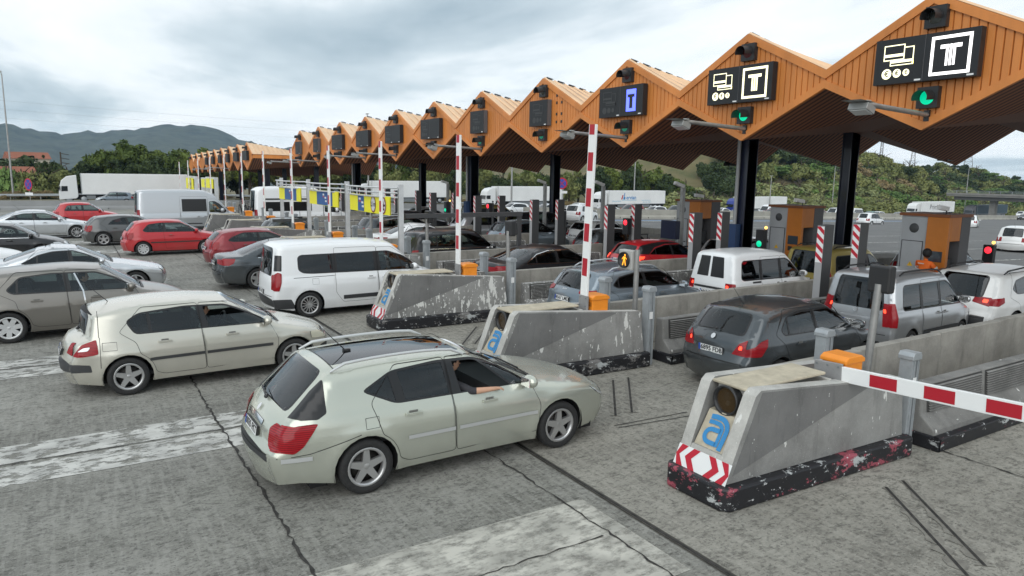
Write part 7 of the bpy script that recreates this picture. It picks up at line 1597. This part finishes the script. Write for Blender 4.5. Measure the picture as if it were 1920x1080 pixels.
# far queue behind the barrier, noses towards -x
FAR = [('hatchback', 'sport', C_DRED, 63.5, 'dark red car in the far queue left of the lettered lorry nose'), ('hatchback', 'h', C_WHITE, 68.2, 'white hatchback in the far queue below the trailer lettering'), ('sport_utility_car', 'sport', C_ANTH, 72.8, 'dark upright car in the far queue'), ('hatchback', 'h', C_BLUE, 77.5, 'blue hatchback in the far queue'), ('hatchback', 'h', C_WHT2, 73.3, 'white hatchback in the far queue near the trailer rear end'), ('saloon_car', 's', C_WHITE, 59.0, 'white saloon in the far queue left of the upright arm'), ('sport_utility_car', 'sport', C_WHITE, 54.0, 'white tall car in the far queue by the no stopping sign'),
       ('hatchback', 'h', C_WHITE, 88.5, 'white car in the far queue left of the second kiosk'), ('people_carrier', 'v', C_WHITE, 115.5, 'white minibus in the far queue right of the second navy column'), ('people_carrier', 'v', C_WHT2, 121.5, 'second white minibus in the far queue, closer to the kiosk'), ('hatchback', 'h', pc('teal', (.03, .22, .17)), 127.5, 'white and teal hatchback in the far queue'), ('hatchback', 'h', C_WHITE, 133, 'white hatchback in the far queue beside the nearest kiosk'), ('saloon_car', 's', C_SILV, 138.5, 'silver car in the far queue beside the nearest kiosk'), ('saloon_car', 's', C_SILV, 48.5, 'silver saloon in the far queue under the canopy'), ('hatchback', 'h', C_WHITE, 43.5, 'white hatchback in the far queue behind the dull gold van'), ('hatchback', 'h', C_RED, 96, 'red car in the far queue between the kiosks'), ('hatchback', 'h', C_SILV2, 38, 'grey hatchback in the far queue beyond the grey pillars'), ('hatchback', 'h', C_DRED, 109.5, 'dark red hatchback in the far queue before the white minibuses'), ('saloon_car', 's', C_WHT2, 102.5, 'white saloon in the far queue left of the dark red hatchback'), ('saloon_car', 's', C_WHITE, 83.0, 'white saloon in the far queue right of the lettered lorry'), ('sport_utility_car', 'sport', C_ANTH, 145, 'dark tall car in the far queue behind the nearest kiosk'), ('hatchback', 'h', C_WHITE, 152, 'white hatchback in the far queue right of the nearest kiosk')]
seen = {}
for nm, t, c, x, lab in FAR:
    y = {73.3: 71.5, 133: 77}.get(x, 75.5) + (x - 70) * .07
    key = (t, c.name)
    sp = {'h': SHATCH(4.2, .88, 1.48), 's': SSEDAN(4.6), 'sport': SHATCH(4.4, .92, 1.65), 'v': SMPV(4.9, .95, 1.95)}[t]
    for q in ('plate',): sp[q] = None
    sp['wipers'] = False; sp['wiper'] = None
    add_car(nm, sp, c, x + 4.4, y, lab, 187, 2, 'far queue of traffic', z=gz(x, y) - .35)
a, _ = add_car('panel_van', {**gls, 'sregs': gls['sregs']}, C_WHITE, 112.5, 87, 'white van lettered GLS in the far queue beside the blue cab', 187, 2, 'far queue of traffic', z=gz(110, 87) - .6, cat='van')
lt = MB(); text_mb('GLS', .8, plane_frame((2.2, 1.01, 1.5), (-1, 0, 0), (0, 0, 1)), M_BLACK, mb=lt, bold=.03); lt.add([(3.5, 1.012, 1.25), (2.95, 1.012, 1.25), (2.95, 1.012, 1.75), (3.2, 1.012, 1.6)], [(0, 3, 2, 1), (0, 1, 2, 3)], M_YEL); lt.build('van_lettering', a)
def far_car(nm, sp, c, px, Yv, yaw, lab, lod=1, z=None, cat='car'):
    sp['plate'] = None; add_car(nm, sp, c, px, Yv, lab, yaw, lod, None, z, cat=cat)
far_car('sport_utility_car', SHATCH(4.1, .88, 1.65, .75, 2.52, .33, trimz=.4, rails=None), C_WHITE, 83.5, 52.0, 3, 'white crossover driving away across the asphalt between two kiosks', z=gz(84, 53) - .25)
far_car('sport_utility_car', SHATCH(4.2, .9, 1.62, .8, 2.6, .33), C_WHITE, 96, 45.5, 22, 'white car driving away just right of the nearest kiosk', z=gz(97, 46) - .1)
far_car('sport_utility_car', SHATCH(4.4, .92, 1.66, .85, 2.66, .34), C_WHT2, 50.2, 21.2, 12, 'white car leaving at the right edge of the picture')
far_car('people_carrier', SMPV(4.4), C_WHITE, 230, 95, 190, 'white car coming out beyond the bridge pier', 2, gz(230, 95) + .4); far_car('saloon_car', SSEDAN(4.6), C_BLACK, 205, 84, 190, 'dark car at the right edge beyond the barrier', 2, gz(205, 84))
far_car('hatchback', SHATCH(4.4, .9, 1.55, .9, 2.7, .32), C_BGREY, 7.3, 108.5, 181, 'blue grey car driving left in front of the long white lorry', 1)
far_car('hatchback', SHATCH(4.2, .9, 1.6), C_WHITE, 37.8, 51.0, 25, 'white car seen from behind near the no stopping sign', 1)
# ------------------------------------------------------------------ people
M_SKIN = pm('skin', (.52, .30, .20), .55); M_SKIN2 = pm('skin_dark', (.16, .085, .055), .55); M_HAIR = pm('hair_black', (.008, .007, .007), .7); M_VIS = pm('hi_vis_orange', (.85, .16, .015), .7); M_REFL = pm('reflective_band', (.6, .6, .58), .4); M_TOP = pm('top_dark', (.03, .03, .035), .85); M_TOPW = pm('top_white', (.55, .55, .55), .85); M_TRO = pm('trousers_orange', (.62, .11, .02), .8); M_SHOE = pm('shoe_black', (.015, .015, .015), .7)
def body(name, J, E, Rr, mats, parent):
    """J joints, E edges (pairs), Rr radii, mats: list of (joint pair or fn, material) resolved by nearest bone"""
    keys = list(J); me = bpy.data.meshes.new('skel'); me.from_pydata([J[k] for k in keys], [(keys.index(a), keys.index(b)) for a, b in E], [])
    o = bpy.data.objects.new('skel', me); COL.objects.link(o); o.modifiers.new('s', 'SKIN'); sv = me.skin_vertices[0].data
    for i, k in enumerate(keys): sv[i].radius = (Rr[k], Rr[k] * (1.0 if not isinstance(Rr[k], tuple) else 1)) if not isinstance(Rr[k], tuple) else Rr[k]
    sv[0].use_root = True; ss = o.modifiers.new('u', 'SUBSURF'); ss.levels = 2; ss.render_levels = 2
    bpy.context.view_layer.update(); ev = o.evaluated_get(bpy.context.evaluated_depsgraph_get()); m2 = bpy.data.meshes.new_from_object(ev); bpy.data.objects.remove(o)
    ml = []
    for m in mats.values():
        if m not in ml: ml.append(m)
    m2.materials.clear()
    for m in ml: m2.materials.append(m)
    for p in m2.polygons:
        c = p.center; best = None
        for a, b in E:
            A, B = Vector(J[a]), Vector(J[b]); t = max(0, min(1, (c - A).dot(B - A) / ((B - A).length_squared + 1e-9))); d = (c - (A + (B - A) * t)).length - .6 * (Rr[a] if not isinstance(Rr[a], tuple) else Rr[a][0])
            if best is None or d < best[0]: best = (d, (a, b))
        p.material_index = ml.index(mats.get(best[1], mats['*'])); p.use_smooth = True
    m2.name = name; q = bpy.data.objects.new(name, m2); return link(q, parent)
def hand(J, E, Rr, wrist, d, up, sidev, pre, s=1.):
    """palm with five bent fingers; d pointing direction, up the back of the hand"""
    d, up, sidev = Vector(d).normalized(), Vector(up).normalized(), Vector(sidev).normalized(); w = Vector(wrist)
    J[pre + 'palm'] = w + d * .05 * s; E.append((pre[:-1] if pre[:-1] in J else pre + 'w', pre + 'palm')); Rr[pre + 'palm'] = .030 * s
    for i, (o, l) in enumerate(((-.030, .062), (-.010, .074), (.010, .070), (.029, .055))):
        a, b, c = w + d * .095 * s + sidev * o * s, w + d * (.095 + l * .55) * s + sidev * o * 1.1 * s - up * .008, w + d * (.095 + l) * s + sidev * o * 1.1 * s - up * .032
        for k, v, q in (('a', a, .0105), ('b', b, .009), ('c', c, .0075)): J[f'{pre}{i}{k}'] = v; Rr[f'{pre}{i}{k}'] = q * s
        E += [(pre + 'palm', f'{pre}{i}a'), (f'{pre}{i}a', f'{pre}{i}b'), (f'{pre}{i}b', f'{pre}{i}c')]
    t0 = w + d * .05 * s - sidev * .042 * s - up * .006; t1 = w + d * .085 * s - sidev * .062 * s - up * .015; J[pre + 't0'] = t0; J[pre + 't1'] = t1; Rr[pre + 't0'] = .012 * s; Rr[pre + 't1'] = .009 * s; E += [(pre + 'palm', pre + 't0'), (pre + 't0', pre + 't1')]
def face(parent, c, fwd, s, skin, hair, hairshape=1.):
    """head with eyes, nose, mouth, ears and hair, centre c, looking along fwd"""
    f = Vector(fwd).normalized(); u = Vector((0, 0, 1)); r = f.cross(u).normalized(); u = r.cross(f)
    B = Matrix(((r.x, f.x, u.x, c[0]), (r.y, f.y, u.y, c[1]), (r.z, f.z, u.z, c[2]), (0, 0, 0, 1)))
    b = MB(); n = 12; vs = []
    for i in range(n + 1):
        h = -1 + 2 * i / n; q = math.sqrt(max(0, 1 - h * h)) * (1 - .22 * max(0, -h)); 
        for k in range(14): a = 2 * PI * k / 14; vs.append(B @ Vector((.076 * s * q * math.cos(a), .096 * s * q * math.sin(a) + (.012 * s if h < -.3 else 0), .118 * s * h)))
    b.add(vs, [(i * 14 + k, i * 14 + (k + 1) % 14, (i + 1) * 14 + (k + 1) % 14, (i + 1) * 14 + k) for i in range(n) for k in range(14)], skin, True)
    b.add([B @ Vector(p) for p in ((-.014 * s, .088 * s, .03 * s), (.014 * s, .088 * s, .03 * s), (.018 * s, .088 * s, -.025 * s), (-.018 * s, .088 * s, -.025 * s), (0, .118 * s, -.022 * s))], [(0, 4, 1), (1, 4, 2), (2, 4, 3), (3, 4, 0)], skin)
    for sg in (-1, 1): b.ball(B @ Vector((sg * .078 * s, 0, 0)), .022 * s, skin, 6)
    ho = b.build('head', parent); e_ = MB()
    for sg in (-1, 1): e_.ball(B @ Vector((sg * .03 * s, .085 * s, .012 * s)), .011 * s, M_BLACK, 6)
    e_.add([B @ Vector(p) for p in ((-.022 * s, .097 * s, -.055 * s), (.022 * s, .097 * s, -.055 * s), (.018 * s, .098 * s, -.066 * s), (-.018 * s, .098 * s, -.066 * s))], [(0, 1, 2, 3)], pm('lips', (.25, .09, .08), .5)); e_.build('face_features', ho)
    h = MB(); h.ball(B @ Vector((0, -.022 * s, .035 * s)), tuple(v * hairshape for v in (.088 * s, .092 * s, .098 * s)), hair, 10); h.build('hair', ho)
def seated(x, y, z, lab, top, window, arm=True, hairs=1.):
    """front seat occupant of a car, forearm out on the sill of the near (-y) window; x,y,z seat position"""
    r = empty('person', (x, y, z), R(window), lab, 'person')
    J = {'pel': (0, 0, .10), 'waist': (-.05, 0, .28), 'chest': (-.10, 0, .48), 'neck': (-.09, 0, .63), 'nk2': (-.07, 0, .70), 'sr': (-.09, -.19, .57), 'er': (.02, -.43, .545) if arm else (.06, -.24, .32), 'wr': (.27, -.49, .555) if arm else (.28, -.14, .36), 'sl': (-.09, .19, .55), 'el': (.06, .25, .32), 'wl': (.26, .16, .36), 'hr': (.05, -.1, .10), 'kr': (.45, -.12, .16), 'ar': (.62, -.12, -.2), 'hl': (.05, .1, .10), 'kl': (.45, .12, .16), 'al': (.62, .12, -.2)}
    E = [('pel', 'waist'), ('waist', 'chest'), ('chest', 'neck'), ('neck', 'nk2'), ('chest', 'sr'), ('sr', 'er'), ('er', 'wr'), ('chest', 'sl'), ('sl', 'el'), ('el', 'wl'), ('pel', 'hr'), ('hr', 'kr'), ('kr', 'ar'), ('pel', 'hl'), ('hl', 'kl'), ('kl', 'al')]
    Rr = dict(pel=.14, waist=.14, chest=.15, neck=.06, nk2=.05, sr=.075, er=.048, wr=.03, sl=.075, el=.048, wl=.03, hr=.1, kr=.07, ar=.05, hl=.1, kl=.07, al=.05)
    hand(J, E, Rr, J['wr'], (.85, .1, -.05), (0, 0, 1), (-.1, -1, 0), 'wr_'); hand(J, E, Rr, J['wl'], (1, -.2, .1), (0, 0, 1), (0, 1, 0), 'wl_')
    E = [(('wr' if a == 'wr_w' else 'wl' if a == 'wl_w' else a), b) for a, b in E]
    mats = {'*': top, ('er', 'wr'): M_SKIN, ('el', 'wl'): M_SKIN, ('neck', 'nk2'): M_SKIN}
    for a, b in E:
        if b.startswith(('wr_', 'wl_')): mats[(a, b)] = M_SKIN
    for k in ('hr', 'kr', 'ar', 'hl', 'kl', 'al'):
        for a, b in E:
            if b == k: mats[(a, b)] = M_TOP
    body('body', J, E, Rr, mats, r); face(r, (-.05, 0, .82), (1, -.1, -.05), 1., M_SKIN, M_HAIR, hairs); return r
seated(1.62 + 2.42, 8.22 - .40, .445, 'person resting a bare forearm on the open window of the sage green estate car', M_TOP, .8)
seated(-.22 + 2.1, 13.5 - .33, .40, 'person in a white top sitting in the near front seat of the champagne hatchback', M_TOPW, 2, arm=False)
seated(-2.12 + 2.3, 18.5 - .30, .42, 'person in a patterned top in the near front seat of the taupe hatchback', pm('top_pattern', (.08, .10, .14), .8, c2=(.4, .4, .42), scale=30), 1.5, arm=False)
def attendant():
    r = empty('person', (20.22, 10.6, gz(20, 10.6)), R(-12), 'person in orange high visibility shirt with curly black hair reaching to the kiosk', 'person')
    J = {'pel': (0, 0, .95), 'waist': (-.01, 0, 1.10), 'chest': (.0, 0, 1.33), 'neck': (.02, 0, 1.47), 'nk2': (.03, 0, 1.53), 'sr': (.0, -.19, 1.40), 'er': (.14, -.30, 1.20), 'wr': (.36, -.24, 1.26), 'sl': (0, .19, 1.40), 'el': (.04, .28, 1.14), 'wl': (.20, .24, 1.0), 'hr': (0, -.10, .90), 'kr': (.03, -.11, .50), 'ar': (0, -.12, .09), 'tr': (.16, -.13, .04), 'hl': (0, .10, .90), 'kl': (.02, .11, .50), 'al': (-.03, .12, .09), 'tl': (.13, .13, .04)}
    E = [('pel', 'waist'), ('waist', 'chest'), ('chest', 'neck'), ('neck', 'nk2'), ('chest', 'sr'), ('sr', 'er'), ('er', 'wr'), ('chest', 'sl'), ('sl', 'el'), ('el', 'wl'), ('pel', 'hr'), ('hr', 'kr'), ('kr', 'ar'), ('ar', 'tr'), ('pel', 'hl'), ('hl', 'kl'), ('kl', 'al'), ('al', 'tl')]
    Rr = dict(pel=.145, waist=.13, chest=.155, neck=.06, nk2=.05, sr=.08, er=.046, wr=.03, sl=.08, el=.046, wl=.03, hr=.1, kr=.065, ar=.045, tr=.04, hl=.1, kl=.065, al=.045, tl=.04)
    hand(J, E, Rr, J['wr'], (1, .05, .1), (0, 0, 1), (0, -1, 0), 'wr_'); hand(J, E, Rr, J['wl'], (.6, 0, -1), (1, 0, .5), (0, 1, 0), 'wl_'); E = [(('wr' if a == 'wr_w' else 'wl' if a == 'wl_w' else a), b) for a, b in E]
    mats = {'*': M_VIS, ('er', 'wr'): M_SKIN2, ('el', 'wl'): M_SKIN2, ('neck', 'nk2'): M_SKIN2, ('ar', 'tr'): M_SHOE, ('al', 'tl'): M_SHOE}
    for a, b in E:
        if b.startswith(('wr_', 'wl_')): mats[(a, b)] = M_SKIN2
        if b in ('hr', 'kr', 'ar', 'hl', 'kl', 'al'): mats[(a, b)] = M_TRO
    bo = body('body', J, E, Rr, mats, r); face(r, (.05, 0, 1.65), (1, .1, -.2), 1.02, M_SKIN2, M_HAIR, 1.32)
    b = MB(); b.lathe([(.165, 1.02), (.168, 1.02), (.168, 1.09), (.165, 1.09)], M_REFL, (0, 0, 0), 'z', 20); b.tube([(.075, -.245, 1.30), (.095, -.265, 1.26)], .072, M_REFL, 10); b.tube([(.025, .235, 1.28), (.03, .25, 1.24)], .072, M_REFL, 10); F = plane_frame((-.162, 0, 1.40), (0, -1, 0), (0, 0, 1)); rect(b, F, -.10, -.012, .10, .012, M_REFL); b.build('reflective_band', r)
attendant()
# motorcycle rider in the far queue
r = empty('motorcycle', (49.5, 70.5, gz(49.5, 70.5)), R(185), 'dark motorcycle in the far queue by the guard rail', 'motorcycle'); b = MB()
b.prism([(-.7, .55), (-.9, .85), (-.2, .8), (.2, .95), (.55, .9), (.5, .5), (0, .35)], 'y', -.16, .16, M_DARK); b.build('motorcycle_body', r, bevel=.04)
for wx in (-.68, .72): b = MB(); b.lathe([(.05, -.05), (.24, -.05), (.31, -.04), (.31, .04), (.24, .05), (.05, .05)], M_TYRE, (wx, 0, .31), 'y', 18); b.build('wheel', r)
b = MB(); b.tube([(.4, -.36, 1.05), (.45, 0, 1.1), (.4, .36, 1.05)], .025, M_DARK, 6); b.build('handlebar', r)
r = empty('person', (49.6, 70.5, gz(49.5, 70.5)), R(185), 'person in dark clothes and helmet riding the far motorcycle', 'person')
J = {'pel': (-.2, 0, .92), 'chest': (-.05, 0, 1.32), 'nk2': (.02, 0, 1.5), 'sr': (-.03, -.2, 1.36), 'er': (.15, -.3, 1.12), 'wr': (.38, -.3, 1.08), 'sl': (-.03, .2, 1.36), 'el': (.15, .3, 1.12), 'wl': (.38, .3, 1.08), 'hr': (-.15, -.14, .88), 'kr': (.25, -.22, .72), 'ar': (.0, -.22, .35), 'hl': (-.15, .14, .88), 'kl': (.25, .22, .72), 'al': (0, .22, .35)}
body('body', J, [('pel', 'chest'), ('chest', 'nk2'), ('chest', 'sr'), ('sr', 'er'), ('er', 'wr'), ('chest', 'sl'), ('sl', 'el'), ('el', 'wl'), ('pel', 'hr'), ('hr', 'kr'), ('kr', 'ar'), ('pel', 'hl'), ('hl', 'kl'), ('kl', 'al')], dict(pel=.15, chest=.16, nk2=.06, sr=.08, er=.055, wr=.04, sl=.08, el=.055, wl=.04, hr=.1, kr=.075, ar=.055, hl=.1, kl=.075, al=.055), {'*': M_TOP}, r)
b = MB(); b.ball((.06, 0, 1.63), (.14, .125, .14), M_DARK, 10); b.build('helmet', r)
# ------------------------------------------------------------------ air
hzb = MB(); hzb.b2((-3300, -480, -130), (3600, 3700, 175), M_DARK); ho = hzb.build('haze'); tag(ho, kind='stuff', label='thin pale haze in the air over the plaza and hills', cat='haze')
hm = bpy.data.materials.new('haze'); hm.use_nodes = True; N, L = hm.node_tree.nodes, hm.node_tree.links; N.remove(N['Principled BSDF'])
pv = N.new('ShaderNodeVolumePrincipled'); pv.inputs['Color'].default_value = (.50, .74, 1, 1); pv.inputs['Density'].default_value = .00010; pv.inputs['Anisotropy'].default_value = .2; L.new(pv.outputs[0], N['Material Output'].inputs['Volume'])
ho.data.materials.clear(); ho.data.materials.append(hm)
scene.cycles.volume_bounces = 1; scene.cycles.max_bounces = 10; scene.cycles.transparent_max_bounces = 16
